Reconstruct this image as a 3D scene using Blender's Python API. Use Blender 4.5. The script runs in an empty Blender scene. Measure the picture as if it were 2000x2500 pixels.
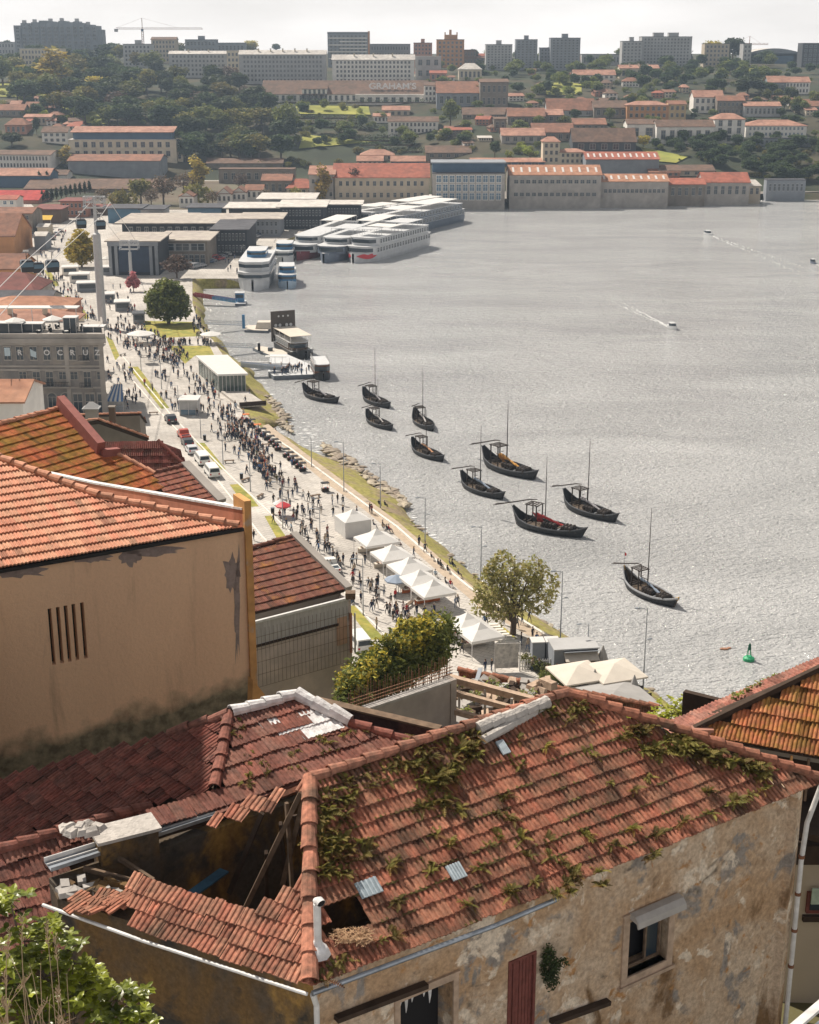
import bpy, bmesh, math, random
import numpy as np
from mathutils import Vector, Matrix, noise
R = math.radians
random.seed(11)
rnd = random.random
def ru(a, b): return a + (b - a) * random.random()
D = bpy.data
scene = bpy.context.scene
COL = scene.collection
# ---------------------------------------------------------------- camera maths (pixel of the photograph -> ray)
FP, PITCH, HC = 3472.0, R(18), 72.0
CP, SP = math.cos(PITCH), math.sin(PITCH)
CAM = Vector((0, 0, HC))
def ray(u, v):
    x = (u - 1000) / FP; y = (1250 - v) / FP
    return Vector((x, CP + y * SP, -SP + y * CP))
def PZ(u, v, z):
    r = ray(u, v); return CAM + r * ((z - HC) / r.z)
def PY(u, v, Y):
    r = ray(u, v); return CAM + r * (Y / r.y)
def pix(p):
    d = p - CAM; z = d.y * CP - d.z * SP
    return 1000 + FP * d.x / z, 1250 - FP * (d.y * SP + d.z * CP) / z
def plane3(a, b, c):
    n = (b - a).cross(c - a).normalized(); return a, n
def PP(u, v, pl):
    r = ray(u, v); a, n = pl
    return CAM + r * ((a - CAM).dot(n) / r.dot(n))
def interp(x, pts):
    if x <= pts[0][0]: return pts[0][1]
    for (a, ya), (b, yb) in zip(pts, pts[1:]):
        if x <= b: return ya + (yb - ya) * (x - a) / (b - a)
    return pts[-1][1]
# ---------------------------------------------------------------- materials
MATS = {}
def nd(nt, t, **k):
    n = nt.nodes.new(t)
    for a, b in k.items(): setattr(n, a, b)
    return n
def mat(name, col, rough=.8, var=.15, scale=3.0, bump=0.0, bscale=20., metal=0., attr=False, objcol=False, col2=None, c2scale=.6, c2th=.5, c2w=.15, emit=0, objrand=0., trans=0, spec=.3, stretch=None, coord='Object'):
    if name in MATS: return MATS[name]
    m = D.materials.new(name); m.use_nodes = True; nt = m.node_tree; L = nt.links
    b = nt.nodes['Principled BSDF']; b.inputs['Roughness'].default_value = rough
    b.inputs['Metallic'].default_value = metal; b.inputs['Specular IOR Level'].default_value = spec
    tc = nd(nt, 'ShaderNodeTexCoord'); src = tc.outputs[coord]
    if stretch:
        mp = nd(nt, 'ShaderNodeMapping'); mp.inputs['Scale'].default_value = stretch; L.new(src, mp.inputs[0]); src = mp.outputs[0]
    cur = None
    rgb = nd(nt, 'ShaderNodeRGB'); rgb.outputs[0].default_value = (*col, 1); cur = rgb.outputs[0]
    def mul(a, bb, fac=1., mode='MULTIPLY'):
        x = nd(nt, 'ShaderNodeMix', data_type='RGBA', blend_type=mode); x.inputs[0].default_value = fac
        L.new(a, x.inputs[6]); L.new(bb, x.inputs[7]); return x.outputs[2]
    if col2:
        n2 = nd(nt, 'ShaderNodeTexNoise'); n2.inputs['Scale'].default_value = c2scale; n2.inputs['Detail'].default_value = 8; n2.inputs['Roughness'].default_value = .65
        L.new(src, n2.inputs['Vector'])
        mr = nd(nt, 'ShaderNodeMapRange', interpolation_type='SMOOTHSTEP'); mr.inputs[1].default_value = c2th - c2w; mr.inputs[2].default_value = c2th + c2w
        L.new(n2.outputs[0], mr.inputs[0])
        r2 = nd(nt, 'ShaderNodeRGB'); r2.outputs[0].default_value = (*col2, 1)
        x = nd(nt, 'ShaderNodeMix', data_type='RGBA'); L.new(mr.outputs[0], x.inputs[0]); L.new(cur, x.inputs[6]); L.new(r2.outputs[0], x.inputs[7]); cur = x.outputs[2]
    if attr:
        a = nd(nt, 'ShaderNodeAttribute', attribute_name='Col'); cur = mul(cur, a.outputs[0])
    if objcol:
        oi = nd(nt, 'ShaderNodeObjectInfo'); cur = mul(cur, oi.outputs['Color'])
    if objrand:
        oi = nd(nt, 'ShaderNodeObjectInfo'); hs = nd(nt, 'ShaderNodeHueSaturation')
        m1 = nd(nt, 'ShaderNodeMapRange'); m1.inputs[3].default_value = 1 - objrand; m1.inputs[4].default_value = 1 + objrand
        L.new(oi.outputs['Random'], m1.inputs[0]); L.new(m1.outputs[0], hs.inputs['Value'])
        m2 = nd(nt, 'ShaderNodeMapRange'); m2.inputs[3].default_value = .5 - objrand * .05; m2.inputs[4].default_value = .5 + objrand * .05
        L.new(oi.outputs['Random'], m2.inputs[0]); L.new(m2.outputs[0], hs.inputs['Hue']); L.new(cur, hs.inputs['Color']); cur = hs.outputs[0]
    if var:
        n1 = nd(nt, 'ShaderNodeTexNoise'); n1.inputs['Scale'].default_value = scale; n1.inputs['Detail'].default_value = 6; L.new(src, n1.inputs['Vector'])
        mr = nd(nt, 'ShaderNodeMapRange'); mr.inputs[1].default_value = .3; mr.inputs[2].default_value = .7
        mr.inputs[3].default_value = 1 - var; mr.inputs[4].default_value = 1 + var; L.new(n1.outputs[0], mr.inputs[0])
        vm = nd(nt, 'ShaderNodeVectorMath', operation='SCALE'); L.new(cur, vm.inputs[0]); L.new(mr.outputs[0], vm.inputs['Scale']); cur = vm.outputs[0]
    L.new(cur, b.inputs['Base Color'])
    if emit:
        L.new(cur, b.inputs['Emission Color']); b.inputs['Emission Strength'].default_value = emit
    if bump:
        n3 = nd(nt, 'ShaderNodeTexNoise'); n3.inputs['Scale'].default_value = bscale; n3.inputs['Detail'].default_value = 6; L.new(src, n3.inputs['Vector'])
        bp = nd(nt, 'ShaderNodeBump'); bp.inputs['Strength'].default_value = bump; bp.inputs['Distance'].default_value = .05
        L.new(n3.outputs[0], bp.inputs['Height']); L.new(bp.outputs[0], b.inputs['Normal'])
    if trans:
        out = nt.nodes['Material Output']; tr = nd(nt, 'ShaderNodeBsdfTranslucent'); L.new(cur, tr.inputs[0])
        ms = nd(nt, 'ShaderNodeMixShader'); ms.inputs[0].default_value = trans; L.new(b.outputs[0], ms.inputs[1]); L.new(tr.outputs[0], ms.inputs[2]); L.new(ms.outputs[0], out.inputs[0])
    MATS[name] = m; return m
# ---------------------------------------------------------------- mesh builder
class MB:
    def __init__(s): s.v = []; s.f = []; s.m = []; s.c = []; s.mats = []
    def mi(s, m):
        if m not in s.mats: s.mats.append(m)
        return s.mats.index(m)
    def add(s, vs, fs, m, c=(1, 1, 1)):
        o = len(s.v); s.v += [tuple(x) for x in vs]; k = s.mi(m)
        for f in fs: s.f.append(tuple(i + o for i in f)); s.m.append(k); s.c.append(c)
    def box(s, x0, y0, z0, x1, y1, z1, m, M=None, taper=0, c=(1, 1, 1)):
        t = taper
        vs = [Vector(p) for p in ((x0, y0, z0), (x1, y0, z0), (x1, y1, z0), (x0, y1, z0), (x0 + t, y0 + t, z1), (x1 - t, y0 + t, z1), (x1 - t, y1 - t, z1), (x0 + t, y1 - t, z1))]
        if M is not None: vs = [M @ p for p in vs]
        s.add(vs, [(0, 3, 2, 1), (4, 5, 6, 7), (0, 1, 5, 4), (1, 2, 6, 5), (2, 3, 7, 6), (3, 0, 4, 7)], m, c)
    def tube(s, pts, r, m, n=8, cap=True, c=(1, 1, 1)):
        pts = [Vector(p) for p in pts]; rs = r if isinstance(r, (list, tuple)) else [r] * len(pts)
        vs = []; up = None
        for i, p in enumerate(pts):
            t = (pts[min(i + 1, len(pts) - 1)] - pts[max(i - 1, 0)]).normalized()
            a = Vector((0, 0, 1)) if abs(t.z) < .9 else Vector((1, 0, 0))
            x = t.cross(a).normalized(); y = t.cross(x)
            for k in range(n):
                w = 2 * math.pi * k / n; vs.append(p + (x * math.cos(w) + y * math.sin(w)) * rs[i])
        fs = []
        for i in range(len(pts) - 1):
            for k in range(n):
                fs.append((i * n + k, i * n + (k + 1) % n, (i + 1) * n + (k + 1) % n, (i + 1) * n + k))
        if cap: fs += [tuple(range(n - 1, -1, -1)), tuple((len(pts) - 1) * n + k for k in range(n))]
        s.add(vs, fs, m, c)
    def prism(s, poly, z0, z1, m, m2=None, M=None):
        n = len(poly)
        vs = [Vector((p[0], p[1], z0)) for p in poly] + [Vector((p[0], p[1], z1)) for p in poly]
        if M is not None: vs = [M @ p for p in vs]
        s.add(vs, [tuple(range(n - 1, -1, -1))] + [(i, (i + 1) % n, n + (i + 1) % n, n + i) for i in range(n)], m)
        s.add(vs[n:], [tuple(range(n))], m2 or m)
    def beam(s, a, b, w, h, m, up=Vector((0, 0, 1))):
        a = Vector(a); b = Vector(b); t = (b - a).normalized(); x = t.cross(up)
        if x.length < .01: x = Vector((1, 0, 0))
        x.normalize(); y = x.cross(t)
        vs = []
        for p in (a, b):
            for i, j in ((-1, -1), (1, -1), (1, 1), (-1, 1)): vs.append(p + x * i * w / 2 + y * j * h / 2)
        s.add(vs, [(3, 2, 1, 0), (4, 5, 6, 7), (0, 1, 5, 4), (1, 2, 6, 5), (2, 3, 7, 6), (3, 0, 4, 7)], m)
    def slab(s, pts, th, m, c=(1, 1, 1)):
        pts = [Vector(p) for p in pts]; n = len(pts); nn = (pts[1] - pts[0]).cross(pts[2] - pts[0]).normalized()
        if nn.z < 0: pts = pts[::-1]; nn = -nn
        vs = pts + [p - nn * th for p in pts]
        s.add(vs, [tuple(range(n)), tuple(range(2 * n - 1, n - 1, -1))] + [(i, i + n, (i + 1) % n + n, (i + 1) % n) for i in range(n)], m, c)
    def ell(s, c, r, m, nu=10, nv=7, M=None, col=(1, 1, 1), zmin=-1):
        vs = []; fs = []
        for j in range(nv + 1):
            t = math.pi * j / nv
            for i in range(nu):
                w = 2 * math.pi * i / nu
                p = Vector((r[0] * math.sin(t) * math.cos(w), r[1] * math.sin(t) * math.sin(w), r[2] * max(zmin, math.cos(t))))
                if M is not None: p = M @ p
                vs.append(Vector(c) + p)
        for j in range(nv):
            for i in range(nu): fs.append((j * nu + i, (j + 1) * nu + i, (j + 1) * nu + (i + 1) % nu, j * nu + (i + 1) % nu))
        s.add(vs, fs, m, col)
    def mesh(s, name, smooth=False):
        me = D.meshes.new(name); me.from_pydata(s.v, [], s.f)
        for m in s.mats: me.materials.append(m)
        me.polygons.foreach_set('material_index', s.m)
        if smooth: me.polygons.foreach_set('use_smooth', [True] * len(s.f))
        if 1:
            a = me.color_attributes.new('Col', 'FLOAT_COLOR', 'CORNER'); arr = []
            for f, c in zip(s.f, s.c): arr += [c[0], c[1], c[2], 1.] * len(f)
            a.data.foreach_set('color', arr)
        me.update(); return me
    def build(s, name, parent=None, smooth=False, loc=None, rz=0):
        o = D.objects.new(name, s.mesh(name, smooth)); COL.objects.link(o)
        if parent: o.parent = parent
        if loc is not None: o.location = loc
        if rz: o.rotation_euler.z = rz
        return o
def tag(o, label, cat, group=None, kind=None):
    if label: o['label'] = label
    if cat: o['category'] = cat
    if group: o['group'] = group
    if kind: o['kind'] = kind
    return o
def struct(o): o['kind'] = 'structure'; return o
def thing(name, label, cat, loc=(0, 0, 0), rz=0, group=None, s=1):
    o = D.objects.new(name, None); COL.objects.link(o); o.location = loc; o.rotation_euler.z = rz; o.scale = (s, s, s)
    o.empty_display_size = .3
    return tag(o, label, cat, group)
def linkmesh(name, me, parent=None, loc=None, rz=0, s=None):
    o = D.objects.new(name, me); COL.objects.link(o)
    if parent: o.parent = parent
    if loc is not None: o.location = loc
    if rz: o.rotation_euler.z = rz
    if s is not None: o.scale = s if not isinstance(s, (int, float)) else (s, s, s)
    return o
KIDS = {}
def dup(root, loc, rz=0, label=None, group=None, s=1, color=None):
    r = root.copy(); COL.objects.link(r); r.location = loc; r.rotation_euler.z = rz; r.scale = (s, s, s) if isinstance(s, (int, float)) else s
    if label: r['label'] = label
    if group: r['group'] = group
    if color: r.color = (*color, 1)
    if root.name not in KIDS:
        KIDS[root.name] = [(ch, list(ch.children)) for ch in root.children]
    for ch, gs in KIDS[root.name]:
        c = ch.copy(); COL.objects.link(c); c.parent = r
        if color: c.color = (*color, 1)
        for g in gs:
            d = g.copy(); COL.objects.link(d); d.parent = c
            if color: d.color = (*color, 1)
    return r
def inpoly(x, y, poly):
    c = False; j = len(poly) - 1
    for i in range(len(poly)):
        xi, yi = poly[i]; xj, yj = poly[j]
        if (yi > y) != (yj > y) and x < (xj - xi) * (y - yi) / (yj - yi) + xi: c = not c
        j = i
    return c
FONT = {}
def text_mesh(txt, size, m, extrude=.01):
    cu = D.curves.new('lettering', 'FONT'); cu.body = txt; cu.size = size; cu.extrude = extrude; cu.offset = size * .025; cu.align_x = 'CENTER'; cu.align_y = 'CENTER'
    o = D.objects.new('lettering', cu); COL.objects.link(o)
    dg = bpy.context.evaluated_depsgraph_get(); dg.update()
    me = D.meshes.new_from_object(o.evaluated_get(dg)); D.objects.remove(o); D.curves.remove(cu)
    me.materials.clear(); me.materials.append(m); return me
# ---------------------------------------------------------------- camera, world, sun
cam = D.cameras.new('camera'); cam.sensor_fit = 'VERTICAL'; cam.sensor_height = 24; cam.lens = 24 * FP / 2500; cam.clip_end = 20000; cam.clip_start = .5
co = D.objects.new('camera', cam); COL.objects.link(co); co.location = CAM; co.rotation_euler = (R(90) - PITCH, 0, 0); scene.camera = co
SUN_AZ, SUN_EL = R(-46), R(50)     # azimuth from +Y towards +X
w = D.worlds.new('World'); scene.world = w; w.use_nodes = True; nt = w.node_tree; L = nt.links
bg = nt.nodes['Background']; sky = nd(nt, 'ShaderNodeTexSky', sky_type='NISHITA'); sky.sun_disc = False
sky.sun_elevation = SUN_EL; sky.sun_rotation = SUN_AZ; sky.air_density = 1.0; sky.dust_density = 4.0; sky.ozone_density = 1.0; sky.altitude = 50
# thin bright cloud veil over the Nishita sky
tc = nd(nt, 'ShaderNodeTexCoord'); mp = nd(nt, 'ShaderNodeMapping'); mp.inputs['Scale'].default_value = (1, 1, 4.5)
L.new(tc.outputs['Generated'], mp.inputs[0]); ns = nd(nt, 'ShaderNodeTexNoise'); ns.inputs['Scale'].default_value = 2.6; ns.inputs['Detail'].default_value = 9; ns.inputs['Roughness'].default_value = .55
L.new(mp.outputs[0], ns.inputs['Vector'])
mr = nd(nt, 'ShaderNodeMapRange'); mr.inputs[1].default_value = .3; mr.inputs[2].default_value = .7; mr.inputs[3].default_value = .8; mr.inputs[4].default_value = 1.0
L.new(ns.outputs[0], mr.inputs[0])
cr = nd(nt, 'ShaderNodeMapRange'); cr.inputs[1].default_value = .3; cr.inputs[2].default_value = .7; cr.inputs[3].default_value = .85; cr.inputs[4].default_value = 1.1
L.new(ns.outputs[0], cr.inputs[0])
cc = nd(nt, 'ShaderNodeVectorMath', operation='SCALE'); cc.inputs[0].default_value = (1.0, .955, .915); sz = nd(nt, 'ShaderNodeSeparateXYZ'); L.new(tc.outputs['Generated'], sz.inputs[0])
hz_ = nd(nt, 'ShaderNodeMapRange'); hz_.inputs[1].default_value = 0; hz_.inputs[2].default_value = .3; hz_.inputs[3].default_value = 8.4; hz_.inputs[4].default_value = 2.5; L.new(sz.outputs[2], hz_.inputs[0])
hm_ = nd(nt, 'ShaderNodeMath', operation='MULTIPLY'); L.new(cr.outputs[0], hm_.inputs[0]); L.new(hz_.outputs[0], hm_.inputs[1]); L.new(hm_.outputs[0], cc.inputs['Scale'])
mx = nd(nt, 'ShaderNodeMix', data_type='RGBA'); L.new(mr.outputs[0], mx.inputs[0]); L.new(sky.outputs[0], mx.inputs[6]); L.new(cc.outputs[0], mx.inputs[7])
L.new(mx.outputs[2], bg.inputs[0]); bg.inputs[1].default_value = .12
sl = D.lights.new('sun', 'SUN'); sl.energy = 5.0; sl.angle = R(.6); sl.color = (1, .91, .79)
so = D.objects.new('sun', sl); COL.objects.link(so)
sd = Vector((math.sin(SUN_AZ) * math.cos(SUN_EL), math.cos(SUN_AZ) * math.cos(SUN_EL), math.sin(SUN_EL)))
so.rotation_euler = sd.to_track_quat('Z', 'Y').to_euler(); so.location = (0, 0, 200)
vs_ = scene.view_settings; vs_.view_transform = 'Standard'; vs_.look = 'None'; vs_.gamma = 1; vs_.use_curve_mapping = False; vs_.exposure = 0.34
scene.cycles.max_bounces = 5; scene.cycles.diffuse_bounces = 3; scene.cycles.glossy_bounces = 2; scene.cycles.volume_bounces = 0; scene.cycles.transparent_max_bounces = 6
scene.cycles.use_denoising = True
# ================================================================ FOREGROUND ROOFS
WHITEC = (1, 1, 1)
M_tile_red = mat('weathered_red_tile', (.36, .145, .09), .85, .35, 9, attr=True, col2=(.14, .08, .052), c2scale=1.1, c2th=.54, c2w=.14, bump=.5, bscale=60)
M_tile_orange = mat('orange_tile', (.52, .255, .165), .8, .2, 6, attr=True, col2=(.36, .15, .085), c2scale=1.1, c2th=.64, c2w=.2, bump=.3, bscale=60)
M_tile_lichen = mat('lichen_tile', (.36, .115, .045), .9, .3, 5, attr=True, col2=(.22, .12, .02), c2scale=.8, c2th=.5, c2w=.12, bump=.5, bscale=50)
M_tile_maroon = mat('maroon_tile', (.24, .075, .06), .8, .2, 5, attr=True, col2=(.16, .07, .05), c2scale=1.2, c2th=.55, bump=.3, bscale=50)
M_tile_brown = mat('brown_tile', (.155, .068, .048), .9, .3, 5, attr=True, col2=(.26, .115, .03), c2scale=1.0, c2th=.62, c2w=.1, bump=.4, bscale=50)
M_tile_gold = mat('gold_lichen_tile', (.42, .17, .08), .9, .3, 6, attr=True, col2=(.30, .165, .045), c2scale=1.6, c2th=.5, c2w=.1, bump=.5, bscale=50)
M_tile_mauve = mat('mauve_worn_tile', (.20, .085, .062), .9, .35, 8, attr=True, col2=(.15, .075, .06), c2scale=2.2, c2th=.55, c2w=.15, bump=.5, bscale=50)
M_wood_dark = mat('dark_timber', (.05, .032, .022), .9, .3, 3)
M_wood = mat('grey_timber', (.16, .11, .075), .9, .3, 6)
M_conc = mat('concrete', (.36, .34, .32), .9, .2, 2, bump=.3, bscale=12)
M_mortar = mat('pale_mortar', (.44, .41, .38), .9, .2, 5, bump=.8, bscale=14)
M_plaster_w = mat('whitewashed_tile', (.66, .65, .65), .85, .22, 5, bump=.5, bscale=10)
M_metal_w = mat('white_painted_metal', (.62, .61, .6), .45, .15, 5)
M_metal_g = mat('grey_zinc', (.30, .33, .37), .35, .25, 5, metal=.6)
M_dark = mat('dark_opening', (.012, .012, .015), .6, 0)
M_glassd = mat('dark_glass', (.03, .045, .06), .12, 0, spec=.6)
M_glassb = mat('blue_glass', (.10, .17, .24), .15, 0, spec=.6)

def caps(a, b, m, r=.12, step=.42, parent=None, name='ridge_tiles', lift=.05, jit=.015, c=(1, 1, 1), sag=None):
    mb = MB(); d = b - a; n = max(1, int(d.length / step)); t = d.normalized()
    x = t.cross(Vector((0, 0, 1))).normalized(); y = x.cross(t).normalized()
    for i in range(n):
        p = a + t * (d.length * i / n); q = a + t * (d.length * (i + 1.12) / n); o = Vector((ru(-jit, jit), ru(-jit, jit), ru(-jit, jit)))
        if sag: p = p + Vector((0, 0, sag(i / n))); q = q + Vector((0, 0, sag((i + 1) / n)))
        vs = []; k = ru(.8, 1.15); cc = (c[0] * k, c[1] * k, c[2] * k)
        for (pp, rr, dz) in ((p, r * 1.15, .03), (q, r * .95, -.01)):
            for j in range(8):
                w = math.pi * (-.12 + 1.24 * j / 7); vs.append(pp + o + x * math.cos(w) * rr + y * (math.sin(w) * rr * .9 + lift - .04 + dz))
        vs += [v - y * .03 for v in vs[:8]]
        mb.add(vs, [(j, j + 1, 9 + j, 8 + j) for j in range(7)] + [(16 + j, 17 + j, j + 1, j) for j in range(7)], m, cc)
    return mb.build(name, parent, smooth=False)

def tile_roof(name, pl, e0, e1, poly, m, parent=None, row=.355, col=.24, holes=(), sag=None, h=.03, lip=.045, jit=.006, base=(1, 1, 1), vary=.22, under=None, gone=0, messy=0):
    """interlocking clay tiles laid on the plane pl; e0->e1 is the eave, poly is a 3-D outline"""
    a0, n = pl
    if n.z < 0: n = -n
    e = (e1 - e0).normalized(); e = (e - n * e.dot(n)).normalized(); s = n.cross(e).normalized()
    if s.z < 0: s = -s; e = s.cross(n)
    P = [((p - e0).dot(e), (p - e0).dot(s)) for p in poly]
    H = [[((p - e0).dot(e), (p - e0).dot(s)) for p in hh] for hh in holes]
    amin = min(p[0] for p in P); amax = max(p[0] for p in P); bmin = min(p[1] for p in P); bmax = max(p[1] for p in P)
    prof = [(0, 0), (.07, .8), (.18, 1), (.29, .8), (.38, 0), (.5, 0), (.57, .8), (.68, 1), (.79, .8), (.88, 0), (1.0, 0)]
    mb = MB(); r = random.Random(hash(name) % 999 if 0 else len(name) * 7)
    r0 = int(math.floor(bmin / row)); r1 = int(math.ceil(bmax / row)); c0 = int(math.floor(amin / col)); c1 = int(math.ceil(amax / col))
    for i in range(r0, r1):
        ro = r.uniform(-.02, .02)
        for j in range(c0, c1):
            ca = (j + .5) * col; cb = (i + .5) * row
            if not inpoly(ca, cb, P): continue
            if any(inpoly(ca, cb, hh) for hh in H): continue
            if gone and r.random() < gone: continue
            tw = r.gauss(0, .008 + messy * .035); dz = r.gauss(0, jit * .7 + messy * .008); db = r.gauss(0, jit + messy * .012)
            k = 1 + r.uniform(-vary, vary); hue = r.uniform(-.12, .12)
            c = (base[0] * k, base[1] * k * (1 + hue), base[2] * k * (1 + hue))
            if r.random() < .05: c = tuple(x * .6 for x in c)
            vs = []
            for (bb, zz) in ((i * row - .03 + db, lip), ((i + 1) * row + .02 + db, 0.)):
                for (x, hh) in prof:
                    aa = (j + x) * col + (bb - cb) * tw
                    z = zz + hh * h + dz + (sag(aa, bb) if sag else 0)
                    vs.append(e0 + e * aa + s * bb + n * z)
            k_ = len(prof)
            vs += [v - n * (lip * .9) for v in vs[:k_]]
            mb.add(vs, [(q, q + 1, k_ + q + 1, k_ + q) for q in range(k_ - 1)] + [(2 * k_ + q, 2 * k_ + q + 1, q + 1, q) for q in range(k_ - 1)], m, c)
    o = mb.build(name, parent)
    if under:
        u = MB(); u.slab([p - n * under[1] for p in poly], .06, under[0]); u.build('roof_deck', parent)
    return o

class Wall:
    """vertical wall frame: a along, y outward (towards camera), z up; wall-local boxes"""
    def __init__(s, p0, p1):
        s.p = Vector((p0.x, p0.y, 0)); d = Vector((p1.x - p0.x, p1.y - p0.y, 0)); s.len = d.length; s.d = d.normalized()
        s.n = Vector((s.d.y, -s.d.x, 0))
        s.pl = (s.p, s.n); s.M = Matrix(((s.d.x, s.n.x, 0, s.p.x), (s.d.y, s.n.y, 0, s.p.y), (0, 0, 1, 0), (0, 0, 0, 1)))
    def at(s, u, v):
        q = PP(u, v, s.pl); return ((q - s.p).dot(s.d), q.z)
    def box(s, mb, a0, a1, y0, y1, z0, z1, m): mb.box(min(a0, a1), y0, min(z0, z1), max(a0, a1), y1, max(z0, z1), m, s.M)
    def slabs(s, mb, a0, a1, th, z0, z1, m, holes=(), y=0):
        xs = sorted({a0, a1, *[h[0] for h in holes], *[h[1] for h in holes]}); zs = sorted({z0, z1, *[h[2] for h in holes], *[h[3] for h in holes]})
        for x0, x1 in zip(xs, xs[1:]):
            for q0, q1 in zip(zs, zs[1:]):
                cx, cz = (x0 + x1) / 2, (q0 + q1) / 2
                if any(h[0] < cx < h[1] and h[2] < cz < h[3] for h in holes): continue
                s.box(mb, x0, x1, y - th, y, q0, q1, m)

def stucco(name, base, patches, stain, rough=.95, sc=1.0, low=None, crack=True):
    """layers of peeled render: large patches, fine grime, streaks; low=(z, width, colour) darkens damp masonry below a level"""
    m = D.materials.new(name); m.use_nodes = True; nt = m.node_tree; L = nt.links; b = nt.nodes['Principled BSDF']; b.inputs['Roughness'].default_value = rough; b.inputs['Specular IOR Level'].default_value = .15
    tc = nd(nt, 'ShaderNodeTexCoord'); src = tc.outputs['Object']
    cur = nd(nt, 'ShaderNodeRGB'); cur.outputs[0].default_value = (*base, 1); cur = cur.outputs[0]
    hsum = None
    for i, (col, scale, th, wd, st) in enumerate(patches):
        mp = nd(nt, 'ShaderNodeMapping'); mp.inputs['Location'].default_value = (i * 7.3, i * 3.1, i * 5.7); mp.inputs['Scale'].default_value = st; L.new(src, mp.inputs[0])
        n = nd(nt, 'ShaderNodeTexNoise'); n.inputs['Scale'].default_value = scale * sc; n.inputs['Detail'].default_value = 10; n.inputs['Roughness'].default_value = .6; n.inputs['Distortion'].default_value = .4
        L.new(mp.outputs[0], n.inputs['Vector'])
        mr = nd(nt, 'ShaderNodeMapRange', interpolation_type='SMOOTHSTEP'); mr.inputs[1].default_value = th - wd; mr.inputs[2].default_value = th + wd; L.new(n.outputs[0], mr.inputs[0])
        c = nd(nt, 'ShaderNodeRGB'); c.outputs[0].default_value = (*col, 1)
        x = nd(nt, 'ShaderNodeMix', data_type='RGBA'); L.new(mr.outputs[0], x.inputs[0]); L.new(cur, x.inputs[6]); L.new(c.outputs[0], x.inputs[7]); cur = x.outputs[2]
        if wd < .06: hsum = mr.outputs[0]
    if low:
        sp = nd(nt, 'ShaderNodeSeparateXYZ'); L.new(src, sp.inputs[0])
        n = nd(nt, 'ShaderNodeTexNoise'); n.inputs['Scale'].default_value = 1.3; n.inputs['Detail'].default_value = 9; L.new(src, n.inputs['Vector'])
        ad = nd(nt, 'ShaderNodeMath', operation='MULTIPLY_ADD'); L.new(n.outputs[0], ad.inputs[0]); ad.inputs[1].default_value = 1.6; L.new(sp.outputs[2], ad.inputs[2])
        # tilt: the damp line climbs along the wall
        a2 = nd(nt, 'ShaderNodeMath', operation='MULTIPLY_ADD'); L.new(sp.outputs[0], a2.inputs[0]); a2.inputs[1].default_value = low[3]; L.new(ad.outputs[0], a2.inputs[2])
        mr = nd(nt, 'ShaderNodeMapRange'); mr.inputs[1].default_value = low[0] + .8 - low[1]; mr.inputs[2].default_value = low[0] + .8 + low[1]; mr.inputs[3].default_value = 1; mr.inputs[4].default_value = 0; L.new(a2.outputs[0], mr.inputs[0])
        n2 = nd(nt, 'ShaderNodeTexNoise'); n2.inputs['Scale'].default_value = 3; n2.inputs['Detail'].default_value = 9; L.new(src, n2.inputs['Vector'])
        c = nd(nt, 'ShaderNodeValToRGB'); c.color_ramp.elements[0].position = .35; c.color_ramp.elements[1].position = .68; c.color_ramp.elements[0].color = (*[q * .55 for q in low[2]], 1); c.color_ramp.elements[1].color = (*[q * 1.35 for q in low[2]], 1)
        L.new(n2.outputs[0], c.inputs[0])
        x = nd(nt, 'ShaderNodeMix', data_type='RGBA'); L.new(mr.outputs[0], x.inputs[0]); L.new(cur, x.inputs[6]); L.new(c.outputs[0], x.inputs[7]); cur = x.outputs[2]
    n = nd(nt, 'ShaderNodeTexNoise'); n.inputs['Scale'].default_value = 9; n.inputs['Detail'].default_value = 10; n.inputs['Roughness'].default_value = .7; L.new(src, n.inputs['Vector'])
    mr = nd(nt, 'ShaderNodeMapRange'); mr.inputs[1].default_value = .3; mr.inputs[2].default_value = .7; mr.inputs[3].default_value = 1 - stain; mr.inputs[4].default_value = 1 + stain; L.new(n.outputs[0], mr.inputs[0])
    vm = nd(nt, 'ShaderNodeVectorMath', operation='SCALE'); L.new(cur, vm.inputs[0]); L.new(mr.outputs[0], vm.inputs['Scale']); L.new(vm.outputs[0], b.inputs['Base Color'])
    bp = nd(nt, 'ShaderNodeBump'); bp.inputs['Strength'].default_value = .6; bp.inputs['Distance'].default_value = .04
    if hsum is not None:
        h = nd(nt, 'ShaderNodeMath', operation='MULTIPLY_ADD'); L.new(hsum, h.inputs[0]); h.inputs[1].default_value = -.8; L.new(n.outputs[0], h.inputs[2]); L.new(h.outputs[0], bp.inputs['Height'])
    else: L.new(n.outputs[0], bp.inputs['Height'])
    L.new(bp.outputs[0], b.inputs['Normal']); return m

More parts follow.
